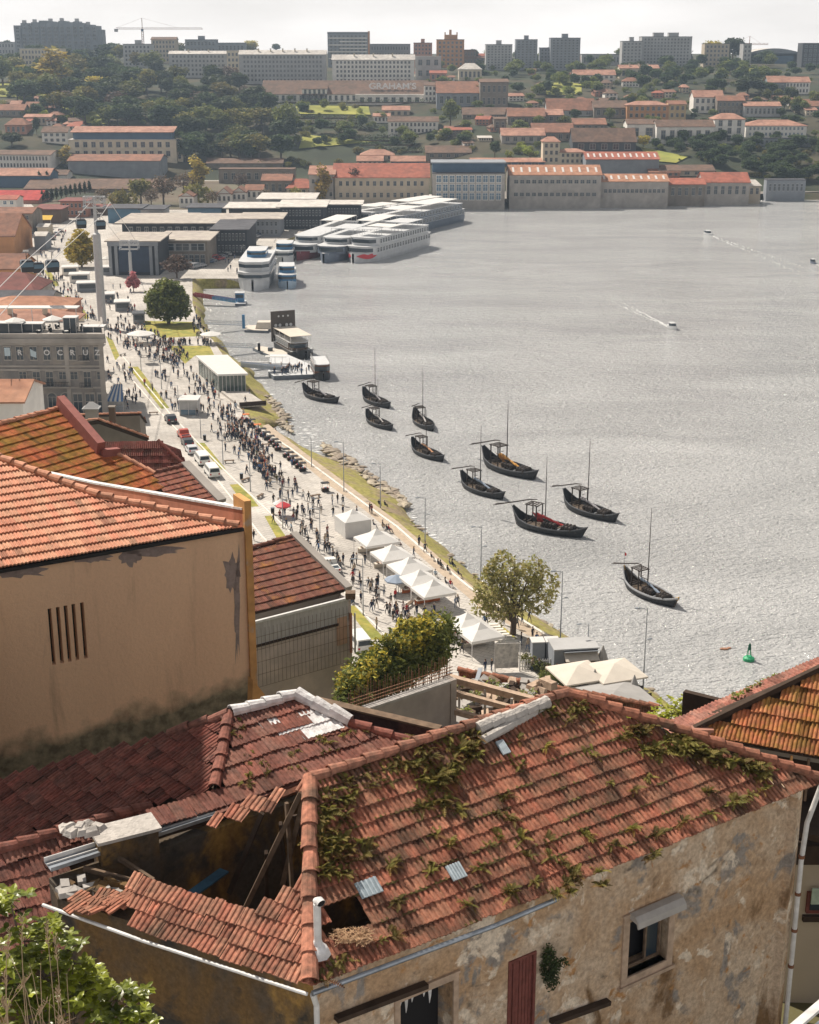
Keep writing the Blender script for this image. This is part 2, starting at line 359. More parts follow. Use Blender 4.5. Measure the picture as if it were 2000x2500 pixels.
M_oldwall = stucco('peeling_render', (.52, .405, .30), [((.42, .28, .17), .5, .5, .12, (1, 1, 1)), ((.27, .24, .215), .75, .58, .03, (1, 1, .8)), ((.66, .56, .45), 1.1, .58, .03, (1, 1, 1)), ((.19, .115, .06), .9, .62, .06, (1, 1, .5)), ((.40, .22, .10), 2.6, .64, .05, (1, 1, 1)), ((.14, .115, .09), .8, .66, .05, (1, 1, 1.4))], .38)
M_sidewall = stucco('ochre_stained_shaded_render', (.15, .09, .038), [((.09, .075, .06), .6, .47, .12, (1, 1, .6)), ((.36, .21, .06), .9, .6, .1, (1, 1, .5)), ((.05, .045, .04), 1.2, .6, .08, (1, 1, 1))], .3)  # stained ochre render, base darkened to imitate the shade inside the house
M_peach = stucco('peach_render', (.86, .58, .39), [((.76, .50, .335), .35, .5, .25, (1, 1, .25)), ((.46, .30, .20), 1.4, .66, .12, (1, 1, .12))], .05, low=(50.55, .35, (.235, .20, .135), -.075))
M_orangewall = mat('orange_render', (.58, .31, .12), .9, .2, 2, col2=(.50, .36, .26), c2scale=1.2, c2th=.6, c2w=.05)
M_maroon = mat('maroon_painted_render', (.27, .10, .085), .8, .15, 3)
M_frame = mat('worn_stone_surround', (.42, .31, .23), .9, .22, 5, bump=.4, bscale=15)
M_redwood = mat('maroon_shutter', (.17, .055, .045), .8, .25, 6)

# ---- old house with the mossy roof
ZE = 56.0
A = PZ(757, 2408, ZE); E = PZ(2012, 1906, ZE); Hh = PZ(757, 1905, 58.0)
plF = plane3(A, E, Hh); Rr = PP(1385, 1693, plF)
B = PZ(112, 2192, ZE); plL = plane3(A, B, Hh)
C1 = PZ(118, 2128, ZE + .15); C2 = PZ(1000, 1822, ZE + .15)
old = thing('old_house', 'derelict old house with fern-grown red tile roof and peeling tan walls', 'house', (A.x, A.y, 48))
old_inv = Matrix.Translation(-Vector((A.x, A.y, 48)))
def under(o, t):   # keep world placement while parenting
    o.parent = t; o.matrix_parent_inverse = Matrix.Translation(-t.location); return o
def sagF(a, b):
    L_ = (E - A).length
    return -.10 * math.sin(math.pi * min(1, max(0, a / L_))) * (1 - b / 6) + .05 * noise.noise(Vector((a * .5, b * .7, 0))) + .025 * noise.noise(Vector((a * 1.7, b * 1.9, 5)))
pf = [A, E, Rr, Hh]
hole = [PP(u, v, plF) for u, v in ((800, 2200), (892, 2200), (912, 2245), (868, 2276), (845, 2300), (800, 2290))]
rf = under(tile_roof('roof', plF, A, E, pf, M_tile_red, None, row=.335, holes=[hole], h=.045, sag=sagF, jit=.007, vary=.2, messy=.12), old)
polyL1 = [PP(u, v, plL) for u, v in ((757, 2412), (335, 2270), (325, 2190), (301, 2150), (371, 2145), (430, 2180), (493, 2209), (580, 2224), (643, 2206), (700, 2165), (757, 2120))]
r2 = under(tile_roof('roof', plL, A, B, polyL1, M_tile_red, None, row=.33, messy=.5, base=(1.15, 1.2, 1.25), jit=.012, sag=lambda a, b: .07 * noise.noise(Vector((a * .8, b, 3)))), old)
polyL2 = [PP(u, v, plL) for u, v in ((757, 1908), (500, 1992), (545, 2012), (600, 1995), (660, 1975), (700, 1945), (745, 1925))]
r3 = under(tile_roof('roof', plL, A, B, polyL2, M_tile_red, None, row=.30, messy=1, base=(1.2, 1.25, 1.3), jit=.012), old)
under(caps(A + (Hh - A) * .01, Hh, M_tile_red, .15, .5, c=(1.3, 1.35, 1.4), lift=.1), old)
under(caps(Hh, Rr, M_tile_red, .12, .42, c=(1.2, 1.3, 1.4), lift=.08), old)
under(caps(E, Rr, M_tile_red, .13, .42, lift=.08), old)
mb = MB(); q0 = PP(1165, 1786, plF); q1 = PP(1335, 1722, plF)
for i in range(6):
    a = q0.lerp(q1, i / 6); b = q0.lerp(q1, (i + 1.05) / 6); mb.tube([a + Vector((0, 0, .05)), b + Vector((0, 0, .08 + ru(-.02, .02)))], [.17, .15], M_mortar, 9)
mb.tube([q0 + Vector((.1, -.3, -.05)), q1 + Vector((-.3, -.25, -.05))], [.1, .12], M_mortar, 7)
under(mb.build('ridge_mortar', None), old)
# walls
inset = plF[1] * 0
nE = Vector(((E - A).normalized().y, -(E - A).normalized().x, 0)); nB = Vector(((A - B).normalized().y, -(A - B).normalized().x, 0))
cornA = A - nE * .28 - nB * .0 + (E - A).normalized() * .22; cornE = E - nE * .28 - (E - A).normalized() * .35
WF = Wall(cornA, cornE)
def hole_at(W, u0, vt, u1, vb):
    a0, zt = W.at(u0, vt); a1, _ = W.at(u1, vt); _, zb = W.at(u0, vb); return (a0, a1, zb, zt)
win = hole_at(WF, 1535, 2262, 1630, 2383); win = (win[0], win[1], win[2], win[3] + .12)
shut = hole_at(WF, 1247, 2352, 1302, 2560); low = hole_at(WF, 975, 2445, 1105, 2640)
mb = MB(); WF.slabs(mb, 0, WF.len, .5, 46, ZE - .12, M_oldwall, [win, shut, low])
under(mb.build('wall'), old)
for (h, f) in ((win, .17), (low, .12)):
    mb = MB()
    for (a0, a1, z0, z1) in ((h[0] - f, h[0], h[2] - f, h[3] + f), (h[1], h[1] + f, h[2] - f, h[3] + f), (h[0], h[1], h[3], h[3] + f), (h[0], h[1], h[2] - f, h[2])):
        WF.box(mb, a0, a1, -.2, .045, z0, z1, M_frame)
    WF.box(mb, h[0] - f - .06, h[1] + f + .06, -.05, .09, h[2] - f - .08, h[2] - f, M_frame)
    WF.box(mb, h[0] - f - .03, h[1] + f + .03, -.02, .06, h[3] + f, h[3] + f + .05, M_frame)
    under(mb.build('window_frame'), old)
mb = MB(); h = win; mid = h[0] + (h[1] - h[0]) * .62
WF.box(mb, mid, mid + .05, -.28, -.22, h[2], h[3], M_wood); WF.box(mb, h[0], h[0] + .05, -.28, -.22, h[2], h[3], M_wood); WF.box(mb, h[1] - .05, h[1], -.28, -.22, h[2], h[3], M_wood)
WF.box(mb, h[0] + .05, h[1] - .05, -.3, -.23, h[2], h[2] + .06, M_wood); WF.box(mb, mid + .05, h[1] - .05, -.27, -.25, h[2] + .06, h[3], M_glassd)
WF.box(mb, h[0], h[1], -.6, -.5, h[2], h[3], M_dark)
under(mb.build('window'), old)
mb = MB(); a0, a1 = h[0] - .02, h[1] + .22
prof = [(0, .26), (.16, .24), (.26, .14), (.28, 0), (.25, 0), (.22, .1), (.0, .12)]
vs = [WF.M @ Vector((a, y + .045, h[3] - .02 + z)) for a in (a0, a1) for (y, z) in prof]; k = len(prof)
mb.add(vs, [tuple(range(k)), tuple(range(2 * k - 1, k - 1, -1))] + [(i, (i + 1) % k, k + (i + 1) % k, k + i) for i in range(k)], M_conc)
under(mb.build('window_hood'), old)
mb = MB(); h = shut
for i in range(7):
    a = h[0] + (h[1] - h[0]) * i / 7; WF.box(mb, a + .006, a + (h[1] - h[0]) / 7 - .006, -.08, -.03 + ru(-.006, .006), h[2], h[3], M_redwood)
for (x0, x1, z0, z1) in ((h[0] - .06, h[0], h[2], h[3] + .06), (h[1], h[1] + .06, h[2], h[3] + .06), (h[0], h[1], h[3], h[3] + .06)): WF.box(mb, x0, x1, -.06, .03, z0, z1, M_redwood)
under(mb.build('shutter'), old)
mb = MB(); h = low; WF.box(mb, h[0], h[1], -.55, -.5, h[2], h[3], M_dark)
for i in range(9):
    a = h[0] + (h[1] - h[0]) * (i + .5) / 9; l = ru(.05, .45) if i not in (2, 6) else .6
    vs = [WF.M @ Vector(p) for p in ((a - .07, -.3 + ru(-.03, .03), h[3]), (a + .07, -.3, h[3]), (a + .03, -.29, h[3] - l * .7), (a, -.3, h[3] - l))]
    mb.add(vs + [v + WF.n * .012 for v in vs], [(0, 1, 2, 3), (7, 6, 5, 4), (0, 4, 5, 1), (1, 5, 6, 2), (2, 6, 7, 3), (3, 7, 4, 0)], M_plaster_w)
under(mb.build('torn_curtain'), old)
# dark slanting strips on the lower front wall
for (ua, va, ub, vb) in ((815, 2482, 1035, 2398), (1340, 2490, 1480, 2440)):
    (x0, z0), (x1, z1) = WF.at(ua, va), WF.at(ub, vb)
    p = WF.M @ Vector((x0, .09, z0)); q = WF.M @ Vector((x1, .09, z1)); mb = MB(); mb.beam(p, q, .16, .10, M_wood_dark); under(mb.build('dark_strip'), old)
# side wall (left), back wall, floor
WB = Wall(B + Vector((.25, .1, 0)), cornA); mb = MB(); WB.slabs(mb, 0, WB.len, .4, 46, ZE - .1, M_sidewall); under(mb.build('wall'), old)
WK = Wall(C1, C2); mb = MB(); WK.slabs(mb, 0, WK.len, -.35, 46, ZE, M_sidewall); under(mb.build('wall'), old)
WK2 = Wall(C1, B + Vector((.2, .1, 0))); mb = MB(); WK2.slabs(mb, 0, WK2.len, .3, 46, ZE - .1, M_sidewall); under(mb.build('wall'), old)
WR = Wall(cornE, Vector((C2.x + 3.2, C2.y + 2.3, 0))); mb = MB(); WR.slabs(mb, 0, WR.len, .4, 46, ZE - .1, M_oldwall); under(mb.build('wall'), old)
mb = MB(); mb.slab([Vector((p.x, p.y, 52.2)) for p in [(q - A.lerp(C2, .5)) * .9 + A.lerp(C2, .5) for q in (A, E, C2, C1, B)]], .2, M_wood_dark); under(mb.build('floor'), old)
bp_ = [Rr + Vector((0, 0, -.03)), Hh + Vector((0, 0, -.03))]; off = Vector((-nE.x, -nE.y, 0))
mb = MB(); mb.slab([Hh, Rr, Vector((Rr.x, Rr.y, 0)) + off * 2.2 + Vector((0, 0, 56.5)), Vector((Hh.x, Hh.y, 0)) + off * 2.2 + Vector((0, 0, 56.5))], .1, M_tile_red)
under(mb.build('back_roof'), old)
# rafters in the collapsed end
for (ua, va, za, ub, vb, zb) in ((700, 1960, 57.4, 715, 2200, 55.2), (650, 2080, 56.3, 652, 2190, 54.6), (735, 1935, 57.7, 600, 2215, 55.0), (742, 1950, 57.5, 690, 2160, 55.4), (685, 2010, 57, 700, 2170, 55), (750, 1930, 57.7, 745, 2150, 56.3), (720, 1990, 57, 760, 2100, 56), (205, 2120, 56.1, 320, 2150, 56.0), (290, 2095, 56.1, 375, 2150, 55.9), (640, 1985, 57, 560, 2180, 54.8)):
    mb = MB(); mb.beam(PZ(ua, va, za), PZ(ub, vb, zb), .07, .1, M_wood if va < 1975 or ua < 400 else M_wood_dark); under(mb.build('rafter'), old)
mb = MB(); mb.beam(PZ(465, 2185, 55.1), PZ(548, 2125, 55.1), .25, .04, mat('blue_plank', (.04, .10, .16), .7, .3, 4)); under(mb.build('fallen_board'), old)
# broken masonry on the left corner and loose tiles
mb = MB()
for i in range(22):
    u = ru(150, 330); p = PZ(u, interp(u, [(110, 2150), (330, 2180)]) + ru(-25, 25), 56.05); s = ru(.08, .22)
    M = Matrix.Translation(p) @ Matrix.Rotation(ru(0, 3), 4, 'Z') @ Matrix.Rotation(ru(-.4, .4), 4, 'X'); mb.box(-s, -s * .6, -.05, s, s * .6, ru(.02, .1), M_sidewall if i % 2 else M_conc, M)
under(mb.build('rubble'), old)
mb = MB()
for i in range(16):
    u = 190 + i * 8 + ru(-8, 8); p = PZ(u, 2205 + ru(-20, 15), 56.15); M = Matrix.Translation(p) @ Matrix.Rotation(R(ru(40, 75)), 4, 'Z') @ Matrix.Rotation(ru(-.35, .1), 4, 'Y')
    k = ru(.9, 1.4)
    for y in (-.09, 0, .09): mb.box(-.2, y - .03, 0, .2, y + .03, .03, M_tile_red, M, c=(k, k, k))
    mb.box(-.2, -.12, -.02, .2, .12, .01, M_tile_red, M, c=(k * .8, k * .8, k * .8))
under(mb.build('loose_tiles'), old)
# gutters
mb = MB(); go = Vector((0, 0, -.1))
mb.tube([B + go + nB * .1, B.lerp(A, .4) + go * 1.5 + nB * .1, A + go + nB * .1], .035, M_metal_w, 8); under(mb.build('gutter'), old)
mb = MB(); mb.tube([A + go + nE * .08, A.lerp(E, .3) + go * 2.2 + nE * .1, A.lerp(E, .42) + go * 2.6 + nE * .02], .05, M_metal_g, 8)
mb.tube([A + Vector((.05, -.02, -.15)), A + Vector((.1, .12, -.5)), A + Vector((.12, .12, -8))], .055, M_metal_w, 10); under(mb.build('downpipe'), old)
mb = MB(); pE = [PZ(2006, 1915, 55.9), WF.M @ Vector((WF.len + .1, .12, 54.9)), WF.M @ Vector((WF.len + .02, .12, 53.9)), WF.M @ Vector((WF.len + .02, .12, 47))]
mb.tube(pE, .06, M_metal_w, 10)
for z in (54, 53, 52, 51): mb.tube([WF.M @ Vector((WF.len + .02, .12, z)), WF.M @ Vector((WF.len + .02, .12, z + .08))], .075, mat('rust', (.2, .09, .05), .9, .2, 5), 10)
under(mb.build('downpipe'), old)
# metal valley gutter along the back wall
mb = MB(); g0 = C1 + Vector((0, 0, .12)); g1 = PZ(530, 1986, ZE + .27); dd = (g1 - g0); sd_ = Vector((dd.normalized().y, -dd.normalized().x, 0))
mb.slab([g0 + sd_ * .2, g1 + sd_ * .12, g1 - sd_ * .18, g0 - sd_ * .2], .02, M_metal_g)
mb.beam(g0 + sd_ * .2 + Vector((0, 0, .03)), g1 + sd_ * .12 + Vector((0, 0, .03)), .02, .08, M_metal_g); mb.beam(g0 - sd_ * .2 + Vector((0, 0, .05)), g1 - sd_ * .18 + Vector((0, 0, .05)), .02, .1, M_metal_w)
mb.beam(g0 - sd_ * .04 + Vector((0, 0, .02)), g1 - sd_ * .04 + Vector((0, 0, .02)), .02, .04, M_metal_w)
mb.beam(g1 + Vector((0, 0, .0)), C2 + Vector((0, 0, .15)), .22, .12, M_tile_mauve)
under(mb.build('valley_gutter'), old)
# vent pipe on the hip
vp = PP(777, 2330, plF) + Vector((0, 0, .12)); vt = thing('vent_pipe', 'white metal vent pipe with flared base standing on the roof hip', 'vent pipe', vp)
mb = MB(); mb.tube([(0, 0, 0), (0, 0, .95), (0, .0, 1.0), (.05, -.06, 1.05), (.09, -.12, 1.03)], [.07, .07, .08, .08, .08], M_metal_w, 12, cap=False); mb.tube([(.088, -.118, 1.03), (.089, -.12, 1.0295)], .066, M_dark, 12); mb.build('pipe', vt)
mb = MB(); mb.tube([(0, 0, -.12), (0, 0, .0), (0, 0, .1), (0, 0, .2)], [.24, .2, .1, .072], M_plaster_w, 8); mb.build('flashing', vt)
# glass tiles
for i, (u0, v0, u1, v1, lab) in enumerate(((871, 2152, 926, 2190, 'pair of grey ribbed glass tiles beside the dark roof hole'), (1088, 2116, 1136, 2147, 'grey ribbed glass tile near the middle of the lower mossy roof'), (1212, 1812, 1240, 1846, 'pale blue glass tile high on the mossy roof below the white ridge mortar'))):
    p = PP((u0 + u1) / 2, (v0 + v1) / 2, plF); n = plF[1] if plF[1].z > 0 else -plF[1]; e = (E - A).normalized(); s = n.cross(e); 
    M = Matrix(((e.x, s.x, n.x, p.x), (e.y, s.y, n.y, p.y), (e.z, s.z, n.z, p.z), (0, 0, 0, 1)))
    mb = MB(); w_ = .24 if i == 0 else .17
    if i == 2: w_ = .1
    mb.box(-w_, -.17, .05, w_, .17, .075, mat('ribbed_glass', (.30, .36, .40), .25, .2, 8, spec=.6), M)
    for k in range(-2, 3): mb.box(k * w_ / 2.6 - .015, -.17, .075, k * w_ / 2.6 + .015, .17, .10, mat('ribbed_glass_rib', (.42, .48, .52), .3, .2, 8), M)
    o = mb.build('glass_tile'); o.parent = old; o.matrix_parent_inverse = old_inv; o['label'] = lab
# ---- straw nest of debris by the hole
mb = MB(); c = PP(858, 2298, plF)
M_straw = mat('dry_straw', (.46, .30, .18), .9, .3, 10)
for i in range(260):
    p = c + Vector((ru(-.35, .35), ru(-.18, .18), .05 + ru(0, .12))); d = Vector((ru(-1, 1), ru(-1, 1), ru(-.3, .4))).normalized() * ru(.05, .14); mb.beam(p - d, p + d, .008, .008, M_straw)
tag(mb.build('straw_heap'), 'heap of dry tan straw below the hole in the mossy roof', 'straw')

# ---- neighbouring roof behind (white ridge)
n2 = thing('hipped_roof_house', 'low house with maroon worn hipped roof and whitewashed ridge beside the peach wall', 'house', (-6, 30, 48))
GR1 = PZ(118, 2112, 56.35); GR2 = PZ(1000, 1815, 56.35); RT = PZ(722, 1703, 57.15); plR = plane3(GR1, GR2, RT)
P1 = PP(560, 1745, plR); P2 = PP(522, 1925, plR)
polyR = [PP(u, v, plR) for u, v in ((522, 1935), (560, 1745), (720, 1702), (850, 1765), (1010, 1815), (520, 1990), (360, 2035), (365, 1985))]
under(tile_roof('roof', plR, GR1, GR2, polyR, M_tile_mauve, None, row=.50, messy=.5, base=(1.15, 1.15, 1.15), sag=lambda a, b: .06 * noise.noise(Vector((a * .6, b * .8, 9)))), n2)
PL = PZ(30, 1925, 55.2); plQ = plane3(P1, P2, PL)
polyQ = [PP(u, v, plQ) for u, v in ((560, 1745), (522, 1930), (360, 1970), (250, 2005), (175, 2035), (0, 2075), (-150, 2110), (-150, 1935), (60, 1885), (417, 1790))]
eaveQ = (Matrix.Rotation(R(90), 3, plQ[1]) @ (P1 - PP(430, 1880, plQ)))
under(tile_roof('roof', plQ, PL, PL + (PP(400, 1950, plQ) - PP(250, 1838, plQ)), polyQ, M_tile_mauve, None, row=.36, messy=.8, base=(.9, .75, .75), jit=.012, sag=lambda a, b: .07 * noise.noise(Vector((a * .6, b * .8, 4)))), n2)
P3 = PZ(0, 2075, 56.2); P4 = PP(365, 1968, plQ)
GL = PZ(110, 2330, 54.9); plS = plane3(P3, P4, GL)
polyS = [PP(u, v, plS) for u, v in ((-150, 2115), (0, 2075), (250, 2005), (365, 1970), (365, 2035), (118, 2112), (250, 2130), (160, 2190), (300, 2260), (120, 2330), (-150, 2300))]
under(tile_roof('roof', plS, GL, GL + (P4 - P3), polyS, M_tile_mauve, None, row=.36, messy=.8, base=(1.1, 1.05, 1.05), jit=.012), n2)
under(caps(P2, P1, M_tile_mauve, .13, .42, c=(1.2, 1.1, 1.1)), n2); under(caps(P3 + (P3 - P4) * .4, P4, M_tile_mauve, .13, .42, c=(1.1, 1, 1)), n2)
under(caps(PP(1010, 1815, plR), PP(850, 1765, plR), M_tile_mauve, .13, .42, c=(1.3, 1.1, 1.1)), n2)
under(caps(P1, PP(417, 1790, plQ), M_tile_mauve, .12, .42), n2)
# whitewashed tiles near the ridge
pw = [PP(u, v, plR) for u, v in ((570, 1745), (722, 1703), (840, 1762), (835, 1778), (800, 1778), (790, 1795), (690, 1805), (660, 1775), (600, 1765))]
under(tile_roof('whitewashed_tiles', (plR[0] + Vector((0, 0, .1)), plR[1]), GR1, GR2, [p + Vector((0, 0, .1)) for p in pw], M_plaster_w, None, row=.36, vary=.06, h=.022, lip=.03), n2)
under(caps(PP(565, 1747, plR), PP(722, 1703, plR), M_plaster_w, .15, .42, lift=.12), n2); under(caps(PP(722, 1703, plR), PP(850, 1765, plR), M_plaster_w, .17, .42, lift=.12), n2)
mb = MB(); mb.slab([PP(u, v, plR) - Vector((0, 0, .12)) for u, v in ((522, 1935), (560, 1745), (720, 1702), (1010, 1815), (520, 1990), (360, 2035))], .1, M_wood_dark)
mb.slab([p - Vector((0, 0, .12)) for p in polyQ], .1, M_wood_dark); mb.slab([p - Vector((0, 0, .12)) for p in (polyS[0], polyS[3], polyS[4], polyS[8], polyS[9], polyS[10])], .1, M_wood_dark)
under(mb.build('roof_deck'), n2)
# pieces of mortar and chimney box
ch = PZ(306, 2030, 56.5); t = thing('chimney', 'squat dark chimney with pale lichened slab between the low roofs', 'chimney', ch - Vector((0, 0, .7)), R(28))
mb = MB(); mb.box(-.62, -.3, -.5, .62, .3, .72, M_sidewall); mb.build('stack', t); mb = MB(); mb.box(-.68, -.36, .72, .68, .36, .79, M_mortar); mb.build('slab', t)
mb = MB(); q = PZ(212, 2020, 57.0)
for i in range(9): mb.box(-.16, -.12, -.05, .16, .12, .06, M_mortar, Matrix.Translation(q + Vector((ru(-.5, .35), ru(-.2, .15), ru(-.05, .03)))) @ Matrix.Rotation(ru(0, 3), 4, 'Z') @ Matrix.Rotation(ru(-.5, .5), 4, 'X'), taper=.05)
under(mb.build('ridge_mortar'), n2)
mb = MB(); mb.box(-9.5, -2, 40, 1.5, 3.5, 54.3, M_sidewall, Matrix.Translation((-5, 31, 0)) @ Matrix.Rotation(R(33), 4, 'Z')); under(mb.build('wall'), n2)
# dark parapet wall behind it
t = thing('parapet_wall', 'dark maroon stained parapet wall behind the whitewashed ridge', 'wall', (0, 38, 50))
mb = MB(); a = PZ(727, 1697, 56.4); b = PZ(1075, 1778, 56.2); mb.beam(a - Vector((0, 0, .35)), b - Vector((0, 0, .35)), .2, .7, stucco('stained_maroon', (.10, .05, .045), [((.05, .03, .03), 2, .5, .1, (1, 1, .2)), ((.2, .12, .11), 3, .65, .05, (1, 1, 1))], .3))
mb.beam(a, b, .26, .05, M_wood); under(mb.build('wall'), t)

# ---- peach house
pe0 = PZ(-240, 1428, 56); pe1 = PZ(578, 1288, 56)
ph = thing('peach_house', 'tall blank peach rendered house with slit vent, orange corner strip and tiled lean-to roof', 'house', (pe1.x, pe1.y, 46))
dW = (pe1 - pe0).normalized(); WP = Wall(pe0, PZ(596, 1285, 56) + dW * 0)
back = Vector((-WP.n.x, -WP.n.y, 0))
pr = PZ(0, 1122, 57.9); plP = plane3(pe0, pe1, pr)
endp = PP(-260, 1040, plP)
polyP = [pe0 + back * 0, pe1, PP(585, 1288, plP), PP(240, 1213, plP), PP(0, 1122, plP), endp, PP(-330, 1200, plP)]
under(tile_roof('roof', plP, pe0, pe1, polyP, M_tile_orange, None, row=.46, col=.25, h=.035, lip=.07, jit=.003, vary=.12, base=(1.1, 1.1, 1.1)), ph)
under(caps(PP(583, 1288, plP), PP(240, 1213, plP), M_tile_orange, .15, .5, lift=.1, c=(1.1, 1.1, 1.1)), ph); under(caps(PP(240, 1213, plP), PP(0, 1122, plP), M_tile_orange, .15, .5, lift=.1, c=(1.1, 1.1, 1.1)), ph); under(caps(PP(0, 1122, plP), endp, M_tile_orange, .15, .5, lift=.1), ph)
mb = MB(); mb.slab([p - Vector((0, 0, .06)) for p in polyP], .1, M_wood_dark); under(mb.build('roof_deck'), ph)
slots = []
for (u, v0, v1) in ((121, 1488, 1628), (141, 1483, 1622), (160, 1479, 1619), (179, 1475, 1615), (200, 1472, 1610)):
    h = hole_at(WP, u - 4.5, v0, u + 4.5, v1); slots.append(h)
zs0 = sum(h[2] for h in slots) / 5; zs1 = sum(h[3] for h in slots) / 5; slots = [(h[0], h[1], zs0, zs1) for h in slots]
mb = MB(); WP.slabs(mb, -1, WP.len, .35, 44, 55.86, M_peach, slots); under(mb.build('wall'), ph)
mb = MB()
for h in slots: WP.box(mb, h[0] - .01, h[1] + .01, -.34, -.30, h[2] - .01, h[3] + .01, M_dark)
o = under(mb.build('slit_vent'), ph)
mb = MB(); WP.box(mb, -1, WP.len - .05, -.05, .12, 55.86, 55.97, mat('black_fascia', (.02, .02, .022), .6, .2, 4)); under(mb.build('gutter'), ph)
# peeled patches under the eave and by the corner
M_peel = stucco('exposed_grey_render', (.34, .27, .25), [((.27, .215, .20), 2, .5, .1, (1, 1, 1))], .15)
mb = MB(); rr = random.Random(4)
for (cu, cv, wu, hv) in ((370, 1345, 95, 14), (320, 1358, 30, 26), (215, 1362, 60, 14), (565, 1395, 22, 50), (580, 1480, 9, 160), (40, 1395, 90, 16)):
    pts = []
    for k in range(26):
        t_ = 2 * math.pi * k / 26; q = rr.uniform(.55, 1.1); a_, z_ = WP.at(cu + wu * math.cos(t_) * q, cv + hv * math.sin(t_) * q); pts.append((a_, min(z_, 55.85)))
    vs = [WP.M @ Vector((a_, .006, z_)) for a_, z_ in pts]; mb.add([WP.M @ Vector((*[sum(p[i] for p in pts) / 26 for i in (0,)], .006, sum(p[1] for p in pts) / 26))] + vs, [(0, 1 + k, 1 + (k + 1) % 26) for k in range(26)], M_peel)
under(mb.build('peeled_patches'), ph)
# corner pilaster and parapet fire wall running back
mb = MB(); WP.box(mb, WP.len - .0, WP.len + .26, -.9, .1, 42, 56.95, M_orangewall); under(mb.build('corner_strip'), ph)
pc = WP.M @ Vector((WP.len + .1, -.9, 0)); 
sp_ = (WP.M @ Vector((WP.len + .1, 0, 0)), WP.d); f0 = PP(598, 1240, sp_); f1 = PP(235, 1178, sp_); f2 = PP(120, 1153, sp_)
t_in = mat('terracotta_render', (.50, .20, .125), .85, .15, 2)
mb = MB()
for a, b in ((f0, f1), (f1, f2)):
    for (dz0, dz1, w_, mm) in ((-2.6, -.06, .2, t_in), (-.06, .02, .26, M_plaster_w)):
        d_ = (b - a).normalized(); x = Vector((d_.y, -d_.x, 0)).normalized() * w_ / 2
        vs = [a + x, a - x, b - x, b + x]; vs = [v + Vector((0, 0, dz0)) for v in vs] + [v + Vector((0, 0, dz1)) for v in vs]
        mb.add(vs, [(0, 1, 2, 3), (7, 6, 5, 4), (0, 4, 5, 1), (1, 5, 6, 2), (2, 6, 7, 3), (3, 7, 4, 0)], mm)
under(mb.build('fire_wall'), ph)
mb = MB(); q = WP.M @ Vector((WP.len + .26, -.1, 0)); mb.box(0, 0, 42, .12, 9, 54.5, M_orangewall, WP.M @ Matrix.Translation((WP.len, -9.95, 0))); WP.box(mb, -1, 0, -9, -.35, 44, 55.8, M_peach); WP.box(mb, 0, WP.len - .3, -9.6, -9.3, 44, 54.0, M_peach)
under(mb.build('wall'), ph)
# orange tiled triangle at its foot
mb = MB(); tri = [PZ(603, 1745, 51.0), PZ(655, 1712, 51.2), PZ(606, 1650, 52.6)]
mb.slab(tri, .25, M_orangewall); mb.slab([tri[0] + Vector((.0, 0, -6)), tri[1] + Vector((0, 0, -6)), tri[1], tri[0]], .2, M_orangewall); under(mb.build('buttress'), ph)
# ================================================================ SETTING: water, quay, hills
def sheet(name, pxs, z, m, th=None, parent=None):
    mb = MB(); vs = [PZ(u, v, z) for u, v in pxs]
    a = sum((p.x * q.y - q.x * p.y) for p, q in zip(vs, vs[1:] + vs[:1]))
    if a < 0: vs = vs[::-1]
    if th: mb.prism([(p.x, p.y) for p in vs], z - th, z, m)
    else: mb.add(vs, [tuple(range(len(vs)))], m)
    me = mb.mesh(name)
    bm = bmesh.new(); bm.from_mesh(me); bmesh.ops.triangulate(bm, faces=[f for f in bm.faces if len(f.verts) > 4], ngon_method='EAR_CLIP'); bm.to_mesh(me); bm.free()
    o = linkmesh(name, me, parent); return o
# river
m = D.materials.new('river_water'); m.use_nodes = True; nt = m.node_tree; L = nt.links; b = nt.nodes['Principled BSDF']
b.inputs['Base Color'].default_value = (.27, .275, .275, 1); b.inputs['Roughness'].default_value = .1; b.inputs['IOR'].default_value = 1.33; b.inputs['Specular IOR Level'].default_value = .6
tc = nd(nt, 'ShaderNodeTexCoord'); acc = None
for sc_, st, amp, rz_ in ((.05, (1, 1.6, 1), .9, .5), (.28, (1, 2.2, 1), .6, -.3), (.9, (1, 1.8, 1), .6, .2), (2.6, (1, 1.4, 1), .32, 0)):
    mp = nd(nt, 'ShaderNodeMapping'); mp.inputs['Scale'].default_value = st; mp.inputs['Rotation'].default_value = (0, 0, rz_); L.new(tc.outputs['Object'], mp.inputs[0])
    n = nd(nt, 'ShaderNodeTexNoise'); n.inputs['Scale'].default_value = sc_; n.inputs['Detail'].default_value = 5; n.inputs['Distortion'].default_value = .3; L.new(mp.outputs[0], n.inputs['Vector'])
    k = nd(nt, 'ShaderNodeMath', operation='MULTIPLY_ADD'); L.new(n.outputs[0], k.inputs[0]); k.inputs[1].default_value = amp
    if acc is None: k.inputs[2].default_value = 0
    else: L.new(acc, k.inputs[2])
    acc = k.outputs[0]
bp = nd(nt, 'ShaderNodeBump'); bp.inputs['Strength'].default_value = 1.0; bp.inputs['Distance'].default_value = 1.3; L.new(acc, bp.inputs['Height']); L.new(bp.outputs[0], b.inputs['Normal'])
n = nd(nt, 'ShaderNodeTexNoise'); n.inputs['Scale'].default_value = .018; n.inputs['Detail'].default_value = 8; n.inputs['Distortion'].default_value = 1.0
mp = nd(nt, 'ShaderNodeMapping'); mp.inputs['Scale'].default_value = (1, 2.5, 1); L.new(tc.outputs['Object'], mp.inputs[0]); L.new(mp.outputs[0], n.inputs['Vector'])
